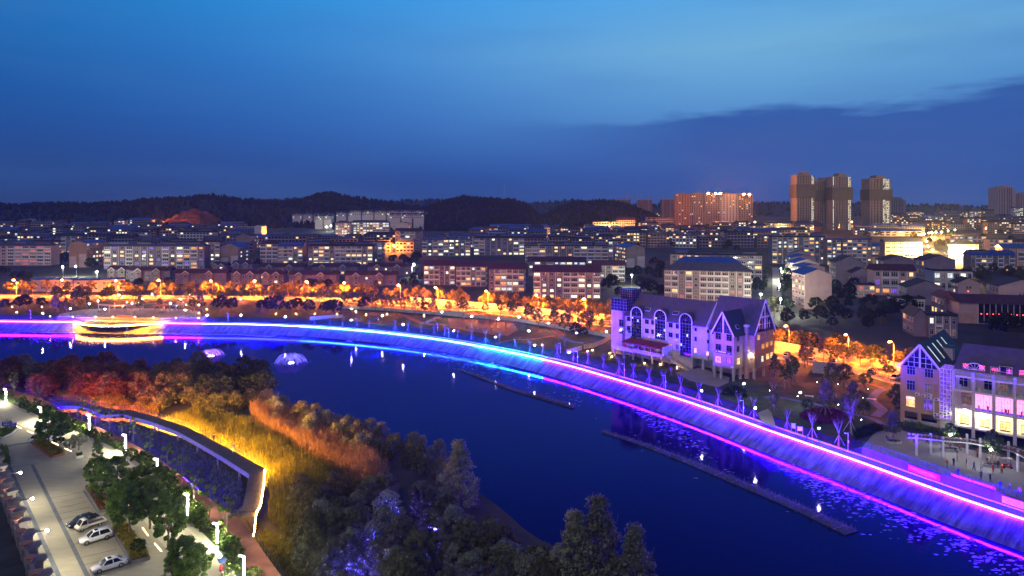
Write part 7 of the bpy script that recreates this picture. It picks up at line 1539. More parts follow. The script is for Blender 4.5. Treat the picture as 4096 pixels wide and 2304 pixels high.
town_lamp(640, 893, 'orange', 'orange work lamp at the foot of the quarry', 8); town_lamp(800, 893, 'orange', 'orange work lamp at the far foot of the quarry', 8)
path_pts = [gt(3790, 1020), gt(3730, 1008), gt(3712, 980), gt(3725, 955), gt(3750, 940), gt(3745, 930)]
L = smooth_line(path_pts, 8); N = normals2(L); ribbon_obj('bright_street', [(p[0]+n[0]*6, p[1]+n[1]*6, town_z(p[1])+.3) for p, n in zip(L, N)], [(p[0]-n[0]*6, p[1]-n[1]*6, town_z(p[1])+.3) for p, n in zip(L, N)], M['paving'])
L = smooth_line([gp(3112, 1240, 5), gp(3108, 1180, 5), gt(3104, 1110), gt(3102, 1070)], 5); N = normals2(L); ribbon_obj('lamplit_lane', [(p[0]+n[0]*2.5, p[1]+n[1]*2.5, town_z(p[1])+.05) for p, n in zip(L, N)], [(p[0]-n[0]*2.5, p[1]-n[1]*2.5, town_z(p[1])+.05) for p, n in zip(L, N)], M['paving'])
# ---- trees of the town
def grove(x0, x1, y0, y1, n, lab, keys=('dark',), s0=.7, s1=1.2):
    for _ in range(max(4, int(n*.52))):
        x, y = gt(rnd.uniform(x0, x1), rnd.uniform(y0, y1)); k = rnd.choice(keys); s = rnd.uniform(s0, s1); q = (s-s0)/(s1-s0); l = ('tall ' if q > .66 else 'small ' if q < .33 else 'middling ')+lab+(' with thin crown' if k == 'streetdark' else ''); tree(k, x, y, town_z(y), s, l, 'grove: '+l, 'town_tree')
grove(1500, 1690, 1020, 1060, 18, 'dark tree in the grove between the grey flats and the villas'); grove(1600, 1690, 1062, 1140, 16, 'dark tree beside the leafy villa lane')
grove(2490, 2660, 1050, 1110, 16, 'dark tree behind the bright yard lamp'); grove(2420, 2660, 1112, 1195, 30, 'dark tree in the wood behind the arched block')
grove(3010, 3080, 1090, 1195, 14, 'dark tree on the near side of the lamplit lane'); grove(3122, 3172, 1080, 1190, 14, 'dark tree on the far side of the lamplit lane')
grove(3070, 3640, 1225, 1330, 70, 'dark tree in the thicket above the cream wall', ('dark', 'dark', 'streetdark'), .6, 1.0)
grove(200, 290, 1032, 1060, 8, 'dark tree below the narrow grey block'); grove(350, 415, 1040, 1080, 9, 'dark tree between the brown gable and the lilac row'); grove(960, 1110, 1010, 1065, 16, 'dark tree beside the blue gable block'); grove(1205, 1260, 1010, 1058, 9, 'dark tree between the two beige blocks')
grove(1180, 1690, 1146, 1160, 22, 'dark tree below the front villas', ('dark', 'streetdark'), .6, .9); grove(0, 130, 1085, 1150, 16, 'dark tree on the bare slope by the prefab blocks', ('dark',), .5, .9); grove(500, 700, 1130, 1155, 9, 'dark tree beside the small dark villa', ('dark', 'streetdark'), .6, .9)
grove(3340, 3440, 1160, 1215, 12, 'dark tree below the grey lilac gabled house'); grove(3840, 4090, 1092, 1120, 22, 'olive bush tree on the slope under the dim grey flats', ('bushyg',), .9, 1.5); grove(3950, 4120, 1318, 1345, 12, 'dark bushy tree behind the balcony wing roof', ('dark',), .7, 1.0); grove(3540, 3640, 1240, 1300, 10, 'dark tree beside the white walled terrace')
grove(3640, 3700, 945, 1010, 8, 'golden lit tree lining the bright street', ('street',), 1.0, 1.5); grove(3750, 3800, 950, 1000, 8, 'golden lit tree on the median of the bright street', ('street',), 1.0, 1.5)

grove(0, 1000, 940, 1000, 50, 'dark tree between the rows of flats under the quarry hill', ('dark',), .7, 1.2); grove(1050, 1650, 965, 1010, 30, 'dark tree between the rows of flats below the hotel', ('dark',), .7, 1.2); grove(1750, 3050, 950, 1010, 60, 'dark tree between the rows of flats before the floodlit halls', ('dark',), .7, 1.2); grove(3450, 4096, 905, 990, 40, 'dark tree between the roofs beyond the bright street', ('dark',), .8, 1.3)
# ================================================================== THE LAKE: weed, planted rafts, fountains
rnd = random.Random(41)
def weedpatch():
    rng = np.random.default_rng(5); V = []; Fc = []
    def blob(x, y, r):
        n = 6; k = len(V); a0 = rng.random()*6
        for i in range(n): a = a0+6.283*i/n; q = r*(.45+.75*rng.random()); V.append((x+math.cos(a)*q*1.9, y+math.sin(a)*q, .02+.015*rng.random()))
        Fc.append(tuple(range(k, k+n)))
    tot = arc[-1]
    for _ in range(15000):
        i = int(rng.random()*(len(BK)-1)); px = bpx[i]
        dens = lerp_tab(px, [(-500, .2), (650, .35), (1000, .6), (1250, 1), (2100, 1), (2600, .55), (3000, .9), (3500, 1), (4300, .8)])
        o = base_o[i]+rng.gamma(2.0, 2.1)*lerp_tab(px, [(0, .7), (1500, 1.0), (2400, .9), (3300, 1.3), (4300, 1.0)])
        if mnoise.noise(Vector((BK[i][0]*.045, BK[i][1]*.045+o*.12, 1))) < .02+.25*(1-dens) or rng.random() > dens: continue
        blob(BK[i][0]+BN[i][0]*o+rng.normal()*.9, BK[i][1]+BN[i][1]*o+rng.normal()*.9, rng.uniform(.06, .30))
    me = bpy.data.meshes.new('water_weed'); me.from_pydata(V, [], Fc); me.materials.append(mat('water_weed', (.10, .12, .09), .6, .4, .5, spec=.4)); o = link('water_weed', me); tag(o, 'scattered floating water weed glinting below the lit revetment', 'water weed', None, 'stuff')
weedpatch()
mud = [(p[0]+n[0]*(b-.3), p[1]+n[1]*(b-.3)) for p, n, b, x in zip(BK, BN, base_o, bpx) if -300 < x < 1150]; mud2 = [(p[0]+n[0]*(b+6*abs(math.sin(i*.22))+4*math.exp(-((x-700)/350)**2)), p[1]+n[1]*(b+6*abs(math.sin(i*.22))+4*math.exp(-((x-700)/350)**2))) for i, (p, n, b, x) in enumerate(zip(BK, BN, base_o, bpx)) if -300 < x < 1150]
sheet('mud_shore', [(x, y, .10) for x, y in mud]+[(x, y, -.04) for x, y in reversed(mud2)], .06, mat('wet_mud', (.06, .055, .045), .5, .4, .2))
def raft(px_, w0, w1, lab, seed):
    L = smooth_line([gp(x, y, .2) for x, y in px_], 2); N = normals2(L); root = empty('planted_raft', (L[0][0], L[0][1], 0), 0, lab, 'planted raft'); n = len(L)
    wd = [w0+(w1-w0)*i/(n-1) for i in range(n)]; A = [(p[0]-L[0][0], p[1]-L[0][1], .14) for p in L]; B = [(p[0]+q[0]*w-L[0][0], p[1]+q[1]*w-L[0][1], .14) for p, q, w in zip(L, N, wd)]
    mb = MB(); mb.ribbon(A, B); mb.ribbon([(x, y, -.1) for x, y, z in A], A); mb.ribbon(B, [(x, y, -.1) for x, y, z in B]); mb.build('float_mat', mat('float_mat', (.07, .08, .06), .9, .4, 1.5), root)
    for k in range(0, n-1, 2): MB().bar(A[k], B[k], .1, .12).build('cross_bar', M['stake'], root)
    scatter('raft_plants', [(x, y) for x, y, z in A]+[(x, y) for x, y, z in reversed(B)], 2200 if n > 30 else 1200, .7, .10, M['leaf_o'], .14, None, None, seed, blade=True, parent=root)
raft([tB(2040, 812), tB(2300, 905), tB(2576, 1010), tC(250, 1080), tC(640, 1190)], .4, 1.8, 'narrow planted raft lying parallel to the cyan stretch of revetment', 3)
raft([(2421, 1722), (2560, 1765), (2760, 1838), (2960, 1918), (3200, 2015), (3434, 2122)], 1.4, 3.2, 'long planted raft lying parallel to the violet stretch of revetment', 9)
sprm, t_, b_ = _new('fountain_spray'); t_.nodes.remove(b_); o_ = t_.nodes["Material Output"]; d_ = t_.nodes.new("ShaderNodeBsdfTranslucent"); d_.inputs[0].default_value = (.9, .9, .95, 1); tp_ = t_.nodes.new("ShaderNodeBsdfTransparent"); mx_ = t_.nodes.new("ShaderNodeMixShader"); mx_.inputs[0].default_value = .5; t_.links.new(tp_.outputs[0], mx_.inputs[1]); t_.links.new(d_.outputs[0], mx_.inputs[2]); t_.links.new(mx_.outputs[0], o_.inputs[0])
def fountain(px, py, r, h, c, lab):
    x, y = gp(px, py, 0); o = empty('fountain', (x, y, 0), 0, lab, 'fountain'); MB().lathe([(.5, -.1), (.5, .12), (.2, .18), (.15, .4)], 10).build('nozzle', M['darkmetal'], o)
    lm = em('fountain_light', c, 260); mb = MB()
    for k in range(8): a = k*.785; mb.box(math.cos(a)*.8-.12, math.cos(a)*.8+.12, math.sin(a)*.8-.12, math.sin(a)*.8+.12, .03, .12)
    mb.build('light_ring', lm, o); mb = MB()
    for k in range(84):
        a = 6.283*k/84+rnd.uniform(-.03, .03); rr_ = r*rnd.uniform(.55, 1.1); hh = h*rnd.uniform(.6, 1.05); pts = [(math.cos(a)*rr_*t, math.sin(a)*rr_*t, .3+hh*4*t*(1-t)*(1-.25*t)) for t in (0, .15, .3, .5, .7, .85, 1)]; mb.tube(pts, [.03, .03, .035, .04, .05, .06, .07], 4, cap=False)
    mb.build('spray', sprm, o); mb = MB()
    for k in range(240): a = rnd.random()*6.283; q = r*rnd.uniform(.75, 1.25); mb.lathe([(.05, 0), (.05, .03)], 4, (math.cos(a)*q, math.sin(a)*q, .01))
    mb.build('splash_ring', sprm, o)['kind'] = 'stuff'
fountain(1165, 1452, 5.5, 3.4, (.25, .25, 1), 'wide blue lit fountain spraying low petals in the open lake')
fountain(845, 1424, 4.5, 2.4, (.6, .2, 1), 'violet lit fountain partly hidden by the wooded shore')
# ================================================================== WETLAND AND BOARDWALK
ZD = 3.6
outer = [(200, 1608), (276, 1604), (304, 1603), (384, 1622), (433, 1638), (522, 1640), (600, 1660), (743, 1706), (857, 1765), (955, 1817), (1058, 1874)]
inner_ = [(205, 1625), (268, 1622), (300, 1622), (350, 1632), (405, 1657), (500, 1658), (600, 1685), (710, 1725), (800, 1774), (900, 1833), (1000, 1897)]
outer2 = [(1058, 1874), (1062, 1886), (1053, 1960), (1044, 2014), (1030, 2046)]; inner2 = [(1000, 1897), (996, 1912), (986, 1970), (974, 2020), (950, 2042)]
LO = [gp(x, y, ZD) for x, y in outer]; LI = [gp(x, y, ZD) for x, y in inner_]; LO2 = [gp(x, y, ZD) for x, y in outer2]; LI2 = [gp(x, y, ZD) for x, y in inner2]
dk = empty('boardwalk', (LO[6][0], LO[6][1], .7), 0, 'raised timber boardwalk bending over the blue lit pond beside the reeds', 'boardwalk'); DX, DY = dk.location.x, dk.location.y
bwm = mat('deck_timber', (.07, .055, .055), .7, .3, 1.5)
A_ = resample(LO+LO2[1:], 90); B_ = resample(LI+LI2[1:], 90); A_ = [(x-DX, y-DY) for x, y in A_]; B_ = [(x-DX, y-DY) for x, y in B_]
h = ZD-.7; stone_d = mat('beam_concrete', (.16, .15, .15), .85, .2, 1)
for i in range(89):
    a, b, c, d = A_[i], A_[i+1], B_[i+1], B_[i]; f0, f1 = .03, .97
    def L2(p, q, t): return (p[0]+(q[0]-p[0])*t, p[1]+(q[1]-p[1])*t)
    p = [L2(a, b, f0), L2(a, b, f1), L2(d, c, f1), L2(d, c, f0)]; mb = MB(); n = 0; mb.v = [(*q, h-.06) for q in p]+[(*q, h) for q in p]; mb.f = [(0, 1, 2, 3), (7, 6, 5, 4), (0, 4, 5, 1), (1, 5, 6, 2), (2, 6, 7, 3), (3, 7, 4, 0)]; mb.m = [0]*6; mb.build('plank', bwm, dk)
for S_ in (A_, B_):
    mb = MB()
    for a, b in zip(S_, S_[1:]): mb.bar((*a, h-.48), (*b, h-.48), .2, .9)
    mb.build('edge_beam', stone_d, dk)
for i in range(6, 88, 9):
    for t in (.2, .8): q = L2(A_[i], B_[i], t); MB().box(-.18, .18, -.18, .18, -.6, h-.9).build('pier', stone_d, dk, (q[0], q[1], 0))
def hand_rail(line, root, z, m, name='rail', gap=1.5, hgt=1.1):
    n = max(2, int(sum(math.hypot(b[0]-a[0], b[1]-a[1]) for a, b in zip(line, line[1:]))/gap)); Q = resample(line, n); me = MB().box(-.035, .035, -.035, .035, 0, hgt).mesh('rail_post', m)
    for q in Q: link('rail_post', me, root, (q[0], q[1], z))
    for zz in (hgt, hgt*.55, .15):
        mb = MB()
        for a, b in zip(Q, Q[1:]): mb.bar((*a, z+zz), (*b, z+zz), .07 if zz == hgt else .03)
        mb.build('hand_rail', m, root)
hand_rail(resample([(x-DX, y-DY) for x, y in LO], 60), dk, h, M['darkmetal']); hand_rail([(x-DX, y-DY) for x, y in LI[:6]], dk, h, M['darkmetal'])
MB().box(-2.2, 1.6, -1.2, .6, -.6, h-.06).build('landing', bwm, dk, (LO2[-1][0]-DX-1.4, LO2[-1][1]-DY-.6, 0))
# light strips of the boardwalk and the pond wall
yel = em('strip_yellow', (1, .42, .01), 4200); ora = em('strip_orange', (1, .15, .02), 2200); blu = em('strip_blue', (.03, .003, 1), 420); wht = em('strip_gold_white', (1, .50, .10), 160)
def strip(pts, m, r, lab): 
    mb = MB(); c = pts[0]; mb.tube([(p[0]-c[0], p[1]-c[1], p[2]-c[2]) for p in pts], r, 5); o = mb.build('light_strip', m, None, c); return tag(o, lab, 'light strip')
def outw(L, d): N = normals2(L); return [(p[0]-n[0]*d, p[1]-n[1]*d) for p, n in zip(L, N)]
SO = outw(resample(LO, 60), .22)
strip([(x, y, ZD-.38) for x, y in SO[22:]], yel, .07, 'yellow light strip fixed under the reed side of the boardwalk'); strip([(x, y, ZD-.38) for x, y in SO[:22]], ora, .07, 'orange light strip fixed under the bend of the boardwalk')
end_px = [(1060, 1878), (1056, 1930), (1050, 1975), (1044, 2014), (1038, 2030), (1026, 2048), (1021, 2090), (1018, 2125), (1012, 2145), (985, 2158), (966, 2163)]
strip([(*gp(x, y, ZD+.15), ZD+.15) for x, y in end_px], wht, .08, 'blazing golden light strip down the last leg of the boardwalk')
strip([(x+.1, y+.35, ZP-.45) for x, y in RLs[:50]], blu, .07, 'blue light strip hidden under the lip of the pond wall')
railing([(x, y) for x, y in inset(RLs, -.0)], 'purple lit metal railing between the brown path and the pond', 1.05, 1.7, 'darkmetal', ZP)
person(855, 1764+6, ZD, 'stand', 'black', 'black', 'person in black leaning at the boardwalk railing', .2, 1.1); person(932, 1810, ZD, 'walk', 'blue', 'white', 'person in pale blue walking along the boardwalk', .8, 1.1)
# reeds and low growth
reed_y = leafmat('reed_green', (.17, .17, .035), .4, .4); reed_o = leafmat('reed_plume', (.26, .15, .085), .35, .4); reed_d = leafmat('reed_dull', (.11, .10, .06), .4, .3); wetl = leafmat('pond_plant', (.10, .11, .10), .4, .2)
def pxs(pts, z=.7): return [gp(x, y, z) for x, y in pts]
scatter('reeds', pxs([(620, 1700), (760, 1745), (880, 1815), (1060, 1920), (1082, 1990), (1070, 2080), (1150, 2150), (1280, 2160), (1380, 2070), (1440, 2000), (1450, 1960), (1320, 1880), (1200, 1810), (1080, 1730), (950, 1680), (820, 1650), (700, 1665)]), 13000, 2.2, .13, reed_y, .7, 'yellow green reeds glowing beside the boardwalk', 'reeds', 11, blade=True)
scatter('reeds', pxs([(1010, 1690), (1120, 1760), (1240, 1830), (1380, 1905), (1480, 1960), (1560, 1930), (1470, 1850), (1340, 1770), (1230, 1700), (1080, 1640), (1000, 1640)]), 11000, 3.3, .15, reed_o, .7, 'orange brown plumed reeds behind the green reeds', 'reeds', 12, blade=True)
scatter('reeds', pxs([(960, 1600), (1030, 1590), (1300, 1700), (1480, 1770), (1560, 1850), (1400, 1800), (1250, 1720), (1080, 1640)]), 9000, 3.2, .10, reed_d, .7, 'dull reeds at the lake edge of the wetland', 'reeds', 13, blade=True)
scatter('reeds', pxs([(230, 1600), (330, 1608), (450, 1640), (620, 1690), (640, 1650), (480, 1595), (330, 1570), (200, 1570)]), 6000, 1.6, .12, reed_y, .7, 'tangled growth under the bend of the boardwalk', 'reeds', 14, blade=True)
scatter('pond_plants', pxs([(330, 1690), (480, 1690), (620, 1725), (760, 1790), (890, 1870), (985, 1940), (965, 2050), (880, 2030), (740, 1940), (600, 1850), (440, 1760)]), 12000, .8, .16, wetl, .7, 'low water plants in the blue lit pond', 'pond plants', 15, blade=True)
scatter('wild_grass', pxs([(1020, 2170), (1060, 2120), (1200, 2170), (1330, 2300), (1450, 2500), (1150, 2500), (1080, 2300)]), 9000, .55, .12, reed_y, .7, 'rough grass slope below the boardwalk landing', 'grass', 16, blade=True)
# bushes and trees on the wetland
LK = {'bushyb': 'russet', 'bushy': 'olive', 'bushyp': 'silvery', 'bushyg': 'olive green', 'dark': 'blackish', 'tall': ''}
def wet(px, py, k, s, lab, g, sxy=1.):
    x, y = gp(px, py, .7)
    if g: lab = ('high ' if s > 1.0 else 'low ' if s < .75 else 'mid sized ')+LK[k]+' '+lab; g = lab
    return tree(k, x, y, .6, s, lab, g, 'wetland_tree', None, 'tree', sxy)
for i in range(78):
    px = rnd.uniform(-60, 840); py = rnd.uniform(1490, 1600)
    wet(px, py, rnd.choice(('bushyb', 'bushy', 'bushyb')) if px < 560 else rnd.choice(('bushy', 'bushy', 'bushyg')), rnd.uniform(.8, 1.35), 'bushy tree in the wooded shore '+('behind the far bend of the boardwalk' if px < 300 else 'behind the near bend of the boardwalk' if px < 560 else 'towards the wooded point'), 'trees of the wooded shore: '+('russet' if px < 560 else 'olive'))
for i in range(20): wet(rnd.uniform(830, 1060), rnd.uniform(1520, 1620), rnd.choice(('bushy', 'dark')), rnd.uniform(.7, 1.1), 'bush at the point of the wooded shore', 'dark bushes of the wooded point')
for i in range(26): wet(rnd.uniform(560, 960), rnd.uniform(1590, 1650), rnd.choice(('bushyg', 'bushy')), rnd.uniform(.55, .9), 'yellow lit bush beside the reed strip of the boardwalk', 'yellow lit bushes by the boardwalk')
for i in range(46):
    t = rnd.random(); px = 1090+t*700; py = 1640+t*235+rnd.uniform(-20, 75); wet(px, py, rnd.choice(('bushyp', 'bushyp', 'bushyg')), rnd.uniform(.5, .95), 'shrub on the lake edge '+('beyond the plumed reeds' if px < 1400 else 'before the lone tall tree'), 'grey green shrubs of the lake edge')
for i in range(80):
    px = rnd.uniform(1180, 2080); lo = 1980+max(0, (px-1600))*.45; py = rnd.uniform(lo, 2420); wet(px, py, rnd.choice(('bushyg', 'bushyp', 'bushyg', 'bushy')), rnd.uniform(.6, 1.1), 'leafy bush in the blue tinted thicket '+('beside the rough grass slope' if px < 1450 else 'below the lone tall tree' if px < 1800 else 'by the open water'), 'bushes of the blue tinted thicket')
for i in range(16): wet(rnd.uniform(2020, 2600), rnd.uniform(2330, 2480), rnd.choice(('bushyg', 'bushyp')), rnd.uniform(.8, 1.2), 'bush under the tall trees by the open water', 'bushes under the tall trees')
for px, py, s, lab in ((1835, 2045, 1.12, 'tall pale poplar like tree standing alone above the thicket'), (2300, 2430, 1.15, 'broad tall tree, outermost of the trio by open water'), (2395, 2420, 1.30, 'slender pointed tree in the middle of the trio by open water'), (2540, 2460, 1.05, 'open crowned tree with drooping tip in the trio by open water')): wet(px, py, 'tall', s, lab, None, 1.05)
flb = em('flood_blue', (.05, .04, 1), 22000)
for px, py in ((1290, 2280), (1500, 2200), (1660, 2330), (1850, 2250), (2000, 2380), (2150, 2340), (1420, 2350), (1580, 2120), (1740, 2140), (1960, 2200)):
    x, y = gp(px, py, .7); o = empty('ground_floodlight', (x, y, .7), 0, 'small blue floodlight on the ground among the thicket bushes', 'floodlight', 'blue ground floodlights'); MB().box(-.05, .05, -.05, .05, 0, .7).box(-.2, .2, -.15, .15, .7, .95).build('housing', M['darkmetal'], o); MB().box(-.17, .17, -.12, .12, .953, 1.0).build('lens', flb, o)
# ================================================================== CAR PARK
def cp(zx, zy, z=ZC): return gp(zx/KT, 1728+zy/KT, z)
band = mat('dark_paver', (.085, .10, .125), .85, .2, .8); linem = mat('stall_line', (.05, .055, .06), .85, .2, 1)
def line_strip(name, pts, w, m, z):
    L = [cp(*p) for p in pts]; L = smooth_line(L, 2) if len(L) > 2 else L; N = normals2(L); return ribbon_obj(name, off(L, N, w/2, z), off(L, N, -w/2, z), m)
line_strip('paver_band', [(60, 250), (95, 350), (590, 1449), (700, 1700)], .55, band, ZC+.006); line_strip('paver_band', [(325, 330), (880, 1449), (1000, 1700)], .55, band, ZC+.006)
for a, b in (((100, 358), (330, 325)), ((330, 322), (520, 285)), ((505, 668), (830, 605)), ((535, 718), (825, 660)), ((560, 772), (865, 707)), ((588, 826), (900, 757)), ((615, 880), (935, 805)), ((645, 938), (980, 860)), ((675, 1000), (1010, 925)), ((740, 1132), (1100, 1050)), ((815, 1265), (1175, 1180)), ((850, 1335), (1210, 1255)), ((195, 785), (280, 770)), ((360, 1145), (430, 1130))): line_strip('stall_line', [a, b], .12, linem, ZC+.010)
line_strip('paver_band', [(840, 590), (1000, 815)], .35, band, ZC+.012); line_strip('paver_band', [(1120, 980), (1330, 1330)], .35, band, ZC+.012)
line_strip('paver_band', [(20, 150), (200, 120), (420, 90)], 1.2, band, ZC+.013)
wkm = mat('walkway_paving', (.36, .32, .24), .85, .12, .6)
ribbon_obj('lamp_walkway', off(HGs, normals2(HGs), 1.0, ZC+.016), off(HGs, normals2(HGs), 5.6, ZC+.016), wkm)
kl = empty('light_trail_strip', (HGs[30][0], HGs[30][1], ZC), 0, 'broken warm glowing strip standing for a vehicle light trail along the walkway', 'light strip'); KQ = off(HGs, normals2(HGs), 6.4, ZC+.08); kme = em('light_trail_strip', (1, .62, .25), 7, True)  # added glowing strip, drawn along a passing vehicle's light trail
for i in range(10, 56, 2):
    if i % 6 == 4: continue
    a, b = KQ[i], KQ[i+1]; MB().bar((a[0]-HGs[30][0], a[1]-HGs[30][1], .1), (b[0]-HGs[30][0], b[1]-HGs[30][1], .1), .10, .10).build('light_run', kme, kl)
# lamps whose posts are given a glow, brightening the hedge and trees
wl1 = em('walk_lamp_head', (1, .93, .62), 5000); wl2 = em('walk_post_glow', (1, .93, .62), 150)
LPOST = MB().box(-.08, .08, -.06, .06, 0, 3.5).mesh('post', wl2); LARM = MB().box(-.75, .08, -.09, .09, 3.5, 3.6).mesh('arm', M['whitemetal']); LHEAD = MB().box(-.72, -.12, -.07, .07, 3.44, 3.495).mesh('head', wl1)
for px, py in ((24, 1612), (163, 1690), (357, 1722), (502, 1808), (629, 1912), (751, 2064), (869, 2190), (975, 2330), (1090, 2500)):
    x, y = gp(px, py, ZC); o = empty('walkway_lamp', (x, y, ZC), R(-20), 'white angular lamp post standing in the hedge beside the car park walkway', 'lamp', 'angular walkway lamps'); link('post', LPOST, o); link('arm', LARM, o); link('head', LHEAD, o)
# hedge and shrubs on the bank
for i in range(96):
    k = rnd.uniform(2, 57); j = int(k); t = rnd.random(); q = ((HGs[j][0]*(1-t)+INs[j][0]*t), (HGs[j][1]*(1-t)+INs[j][1]*t)); tree(rnd.choice(('shrub', 'shrubl')), q[0]+rnd.uniform(-.3, .3), q[1], ZC+(ZP-ZC)*t, rnd.uniform(.7, 1.25), 'leafy shrub in the hedge between the walkway and the brown path', 'hedge shrubs by the walkway', 'hedge_shrub', None, 'shrub')
for px, py, s in ((328, 1690, 1), (381, 1695, .95), (439, 1732, 1.1), (487, 1755, 1.05), (534, 1776, .95), (670, 1935, 1.2), (727, 1972, 1.15), (775, 2046, 1.15), (839, 2110, 1.15), (906, 2178, 1.2), (55, 1586, 1.1), (145, 1645, 1.0), (600, 1830, .9)):
    x, y = gp(px, py, ZP); tree('column', x, y, ZP, s, 'slim tree with stacked round crown beside the pond railing', 'slim trees by the pond railing', 'path_tree')
# planters
brk = mat('planter_brick', (.20, .085, .06), .85, .2, 1); stn = mat('planter_stone', (.13, .13, .14), .85, .2, 1)
def bed_planter(pts, lab, wall, leafm, n, hh, seed):
    Q = [cp(*p) for p in pts]; c = Q[0]; root = empty('planting_bed', (c[0], c[1], ZC), 0, lab, 'planter'); q = [(p[0]-c[0], p[1]-c[1]) for p in Q]
    for a, b in zip(q, q[1:]+q[:1]): MB().bar((*a, .22), (*b, .22), .28, .44).build('kerb_wall', wall, root)
    P_ = [Vector((*p, .36)) for p in q]; me = bpy.data.meshes.new('soil'); me.from_pydata([tuple(p) for p in P_], [], [tuple(t) for t in tessellate_polygon([P_])]); me.materials.append(M['earth']); link('soil', me, root)
    o = scatter('hedge_leaves', q, n, hh, .13, leafm, .36, None, None, seed, parent=root); return root
bed_planter([(330, 125), (430, 98), (645, 228), (520, 262)], 'raised bed of clipped yellow green hedge with brick end wall', brk, M['leaf_y'], 7000, .75, 21)
bed_planter([(860, 580), (960, 565), (1145, 785), (1005, 812)], 'raised bed of dark reddish ground cover beside the stalls', stn, M['leaf_b'], 5000, .5, 22)
bed_planter([(1130, 985), (1270, 955), (1500, 1285), (1330, 1325)], 'raised bed of bright green hedge beside the white cars', stn, M['leaf_y'], 8000, .8, 23)
bed_planter([(-40, 60), (-40, 0), (60, -30), (180, -25), (110, 30), (20, 75)], 'kerbed lawn island with two blue signs', M['kerb'], M['leaf_g'], 3000, .3, 24)
bed_planter([(760, 250), (820, 235), (835, 252), (775, 268)], 'small square tree pit planter by the walkway', M['kerb'], M['leaf_g'], 400, .4, 25)
def ct(px, py, k, s, lab, name='car_park_tree'): x, y = gp(px, py, ZC); return tree(k, x, y, ZC, s*.84, lab, None, name)
for px, py, k, s, lab in ((195, 1792, 'near', 1.12, 'tall broad tree rising from the yellow green hedge bed'), (243, 1772, 'near', .95, 'second broad tree behind the yellow green hedge bed'), (389, 1860, 'spire', .8, 'light green pointed conifer by the walkway'), (315, 1800, 'weep', 1.05, 'small weeping tree in its own planter'), (278, 1806, 'weep', .8, 'smaller weeping tree beside the hedge bed'), (162, 1768, 'topiary', .9, 'flat topped clipped tree behind the parked white car'), (235, 1784, 'topiary', .8, 'low clipped tree next to the brick end bed'), (418, 1990, 'nearl', .95, 'bushy light green tree on the reddish bed'), (385, 1945, 'nearl', .85, 'light green tree overhanging the empty stalls'), (470, 1945, 'nearl', .9, 'light green tree between walkway lamps'), (430, 2020, 'ball', 1.1, 'rounded shrub tree on the corner of the reddish bed'), (519, 2145, 'near', 1.15, 'tall leafy tree rising from the bright green bed'), (600, 2115, 'near', 1.15, 'large leafy tree in the middle of the walkway planting'), (672, 2195, 'near', 1.05, 'large leafy tree beside the end of the light trail strip'), (560, 2050, 'near', 1.05, 'leafy tree behind the bright green bed'), (645, 2040, 'near', 1.0, 'leafy tree close to the walkway lamps'), (490, 2075, 'nearl', 1.0, 'light green tree behind the white cars'), (552, 2225, 'ball', .8, 'thin young tree in the bright green bed'), (735, 2340, 'near', .9, 'dark leaved tree overhanging the walkway end'), (690, 2320, 'spire', .75, 'light conifer beside the dark leaved tree'), (790, 2330, 'nearl', .8, 'low bushy tree at the walkway end')): ct(px, py, k, s, lab)
bx_, by_ = gp(38, 1728, ZC); bare_tree(bx_, by_, ZC, .8, 'bare forked sapling between two blue signs', None)
# cars
def car_px(kind, col, fw, rw, lab, s=.95):
    "front and rear near-side wheel contacts in tile pixels"
    a, b = Vector(cp(*fw)), Vector(cp(*rw)); d = (a-b).normalized(); mid = (a+b)/2; n = Vector((-d.y, d.x)); 
    side_ = n if n.dot(mid) > 0 else -n    # body lies on the far side of the visible wheels
    c = mid+side_*.83*s; return car(kind, col, c.x, c.y, ZC+.012, math.atan2(d.y, d.x), lab, s)
car_px('sedan', 'white', (1005, 1425), (1215, 1360), 'white saloon with dark sunroof parked by the bright green bed')
car_px('suv', 'white', (878, 1140), (1072, 1085), 'white sport utility car parked between the pickup and an empty stall')
car_px('pickup', 'cream', (822, 1012), (1030, 945), 'small white pickup truck with dropped side boards')
car_px('sedan', 'black', (745, 975), (960, 905), 'glossy black saloon half hidden by the pickup')
x, y = gp(168, 1768, ZC); car('suv', 'white', x, y, ZC+.012, R(10), 'white van like car parked behind the clipped trees', 1.0)
# blue signs
bs = mat('sign_blue', (.03, .05, .45), .5, .08, 2)
for (px, py), w_, rz_, lab, tx in (((27, 1717), 1.9, R(18), 'wide blue parking sign on two legs', ('停车场入口', '请有序停放')), ((54, 1722), 1.2, R(18), 'small blue direction sign on a single leg', ('停车场', '由此进'))):
    x, y = gp(px, py, ZC); o = empty('blue_sign', (x, y, ZC), rz_, lab, 'sign'); MB().box(-w_/2, w_/2, -.03, .03, .75, 1.75).build('panel', bs, o)
    for s in ((-.4, .4) if w_ > 1.5 else (0,)): MB().box(s-.04, s+.04, -.03, .03, 0, .75).build('leg', M['greymetal'], o)
    for k, t_ in enumerate(tx): text(o, t_, .27, (0, -.045, 1.48-.42*k), M['bannertext'])
# motorcycle with blue canopy and rider
x, y = gp(886, 2296, ZC); o = empty('motor_scooter', (x, y, ZC+.02), R(120), 'motor scooter with blue rain canopy and glowing tail lamp on the walkway', 'scooter'); scooter_parts(o, PAINTS['red'], PAINTS['blue'])
p = person(884, 2292, ZC+.35, 'sit', 'red', 'black', 'person in red riding the scooter under the blue canopy', R(120)+R(90), .9)
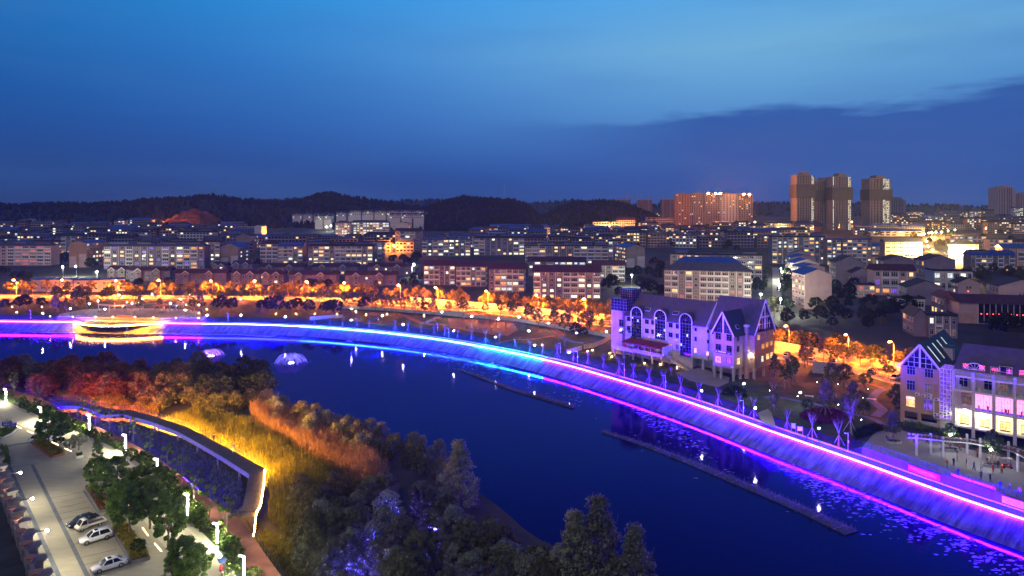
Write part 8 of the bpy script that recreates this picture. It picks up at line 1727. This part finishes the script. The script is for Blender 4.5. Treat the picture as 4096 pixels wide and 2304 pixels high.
# terrace building with urns
ZT = 12.0; pa, pb = Vector(gp(22.6, 1955, ZT)), Vector(gp(125, 2223, ZT)); d = (pb-pa).normalized(); tbz = empty('terrace_building', (pa.x-d.x*34, pa.y-d.y*34, ZC), math.atan2(d.y, d.x), 'dark flat roofed building with urn topped balustrade overlooking the car park', 'building'); hT = ZT-ZC; Lb = 72
twm = mat('terrace_wall', (.20, .18, .165), .85, .2, .6); drk = mat('terrace_floor', (.04, .045, .04), .9, .4, .3)
MB().box(0, Lb, -16, 0, 0, hT-1.5).build('wall', twm, tbz); MB().box(0, Lb, -16, -.6, hT-1.499, hT-1.44).build('terrace_floor', drk, tbz); MB().box(0, Lb, -.55, .05, hT-1.5, hT-.75).build('parapet', twm, tbz)
URN = MB().lathe([(.16, 0), (.22, .05), (.1, .14), (.12, .22), (.42, .42), (.48, .52), (.50, .56), (.40, .56)], 14).mesh('urn', M['terracotta'], True); BAL = MB().lathe([(.07, 0), (.1, .12), (.05, .3), (.06, .5)], 6).mesh('baluster', M['concrete'])
k = 0; xx = 3.
while xx < Lb-2:
    MB().box(-.4, .4, -.7, .2, hT-1.5, hT-.1).build('pedestal', twm, tbz, (xx, 0, 0)); link('urn', URN, tbz, (xx, -.25, hT-.1), None, (1.25,)*3)
    mb = MB(); mb.box(-.55, .55, .05, 1.3, 0, hT-1.1).box(-.7, .7, .05, 1.5, hT-1.1, hT-.85).box(-.8, .8, .05, 1.65, hT-.85, hT-.7).build('pilaster', twm, tbz, (xx+2.3, 0, 0))
    for j in range(7): link('baluster', BAL, tbz, (xx+.75+j*.5, -.25, hT-.75))
    MB().box(xx+.4, xx+4.2, -.45, -.05, hT-.25, hT-.1).build('hand_rail', twm, tbz); xx += 4.6
wlm = em('wall_flood', (1, .88, .62), 2300)
for j in (4, 7, 10): MB().box(-.05, .05, 1.3, 3.1, hT-1.15, hT-1.05).build('lamp_arm', M['darkmetal'], tbz, (3+2.3+4.6*j, 0, 0)); MB().box(-.3, .3, 2.8, 3.05, hT-1.25, hT-1.152).build('wall_lamp', wlm, tbz, (3+2.3+4.6*j, 0, 0))
scatter('terrace_growth', [gp(0, 1790, ZC), gp(30, 1800, ZC), gp(42, 1860, ZC), gp(0, 1880, ZC)], 1500, 1.0, .18, M['leaf_g'], ZC, 'dark green shrubs at the corner of the terrace building', 'shrubs', 31)
# ------------------------------------------------------------------ tidy: nothing left unlabelled
# ------------------------------------------------------------------ evening haze over the whole valley
hz = MB().box(-9000, 9000, -80, 6500, -1.5, 190).mesh('haze', [])
hm = bpy.data.materials.new('haze_air'); hm.use_nodes = True; ht = hm.node_tree; ht.nodes.remove(ht.nodes["Principled BSDF"]); hv = ht.nodes.new("ShaderNodeVolumePrincipled"); hv.inputs["Color"].default_value = (.45, .65, 1, 1); hv.inputs["Density"].default_value = .00007; hv.inputs["Anisotropy"].default_value = .3
ht.links.new(hv.outputs[0], ht.nodes["Material Output"].inputs["Volume"]); hz.materials.clear(); hz.materials.append(hm); tag(link('haze', hz), 'thin blue evening haze filling the valley', 'haze', None, 'stuff')
SC.cycles.volume_bounces = 0
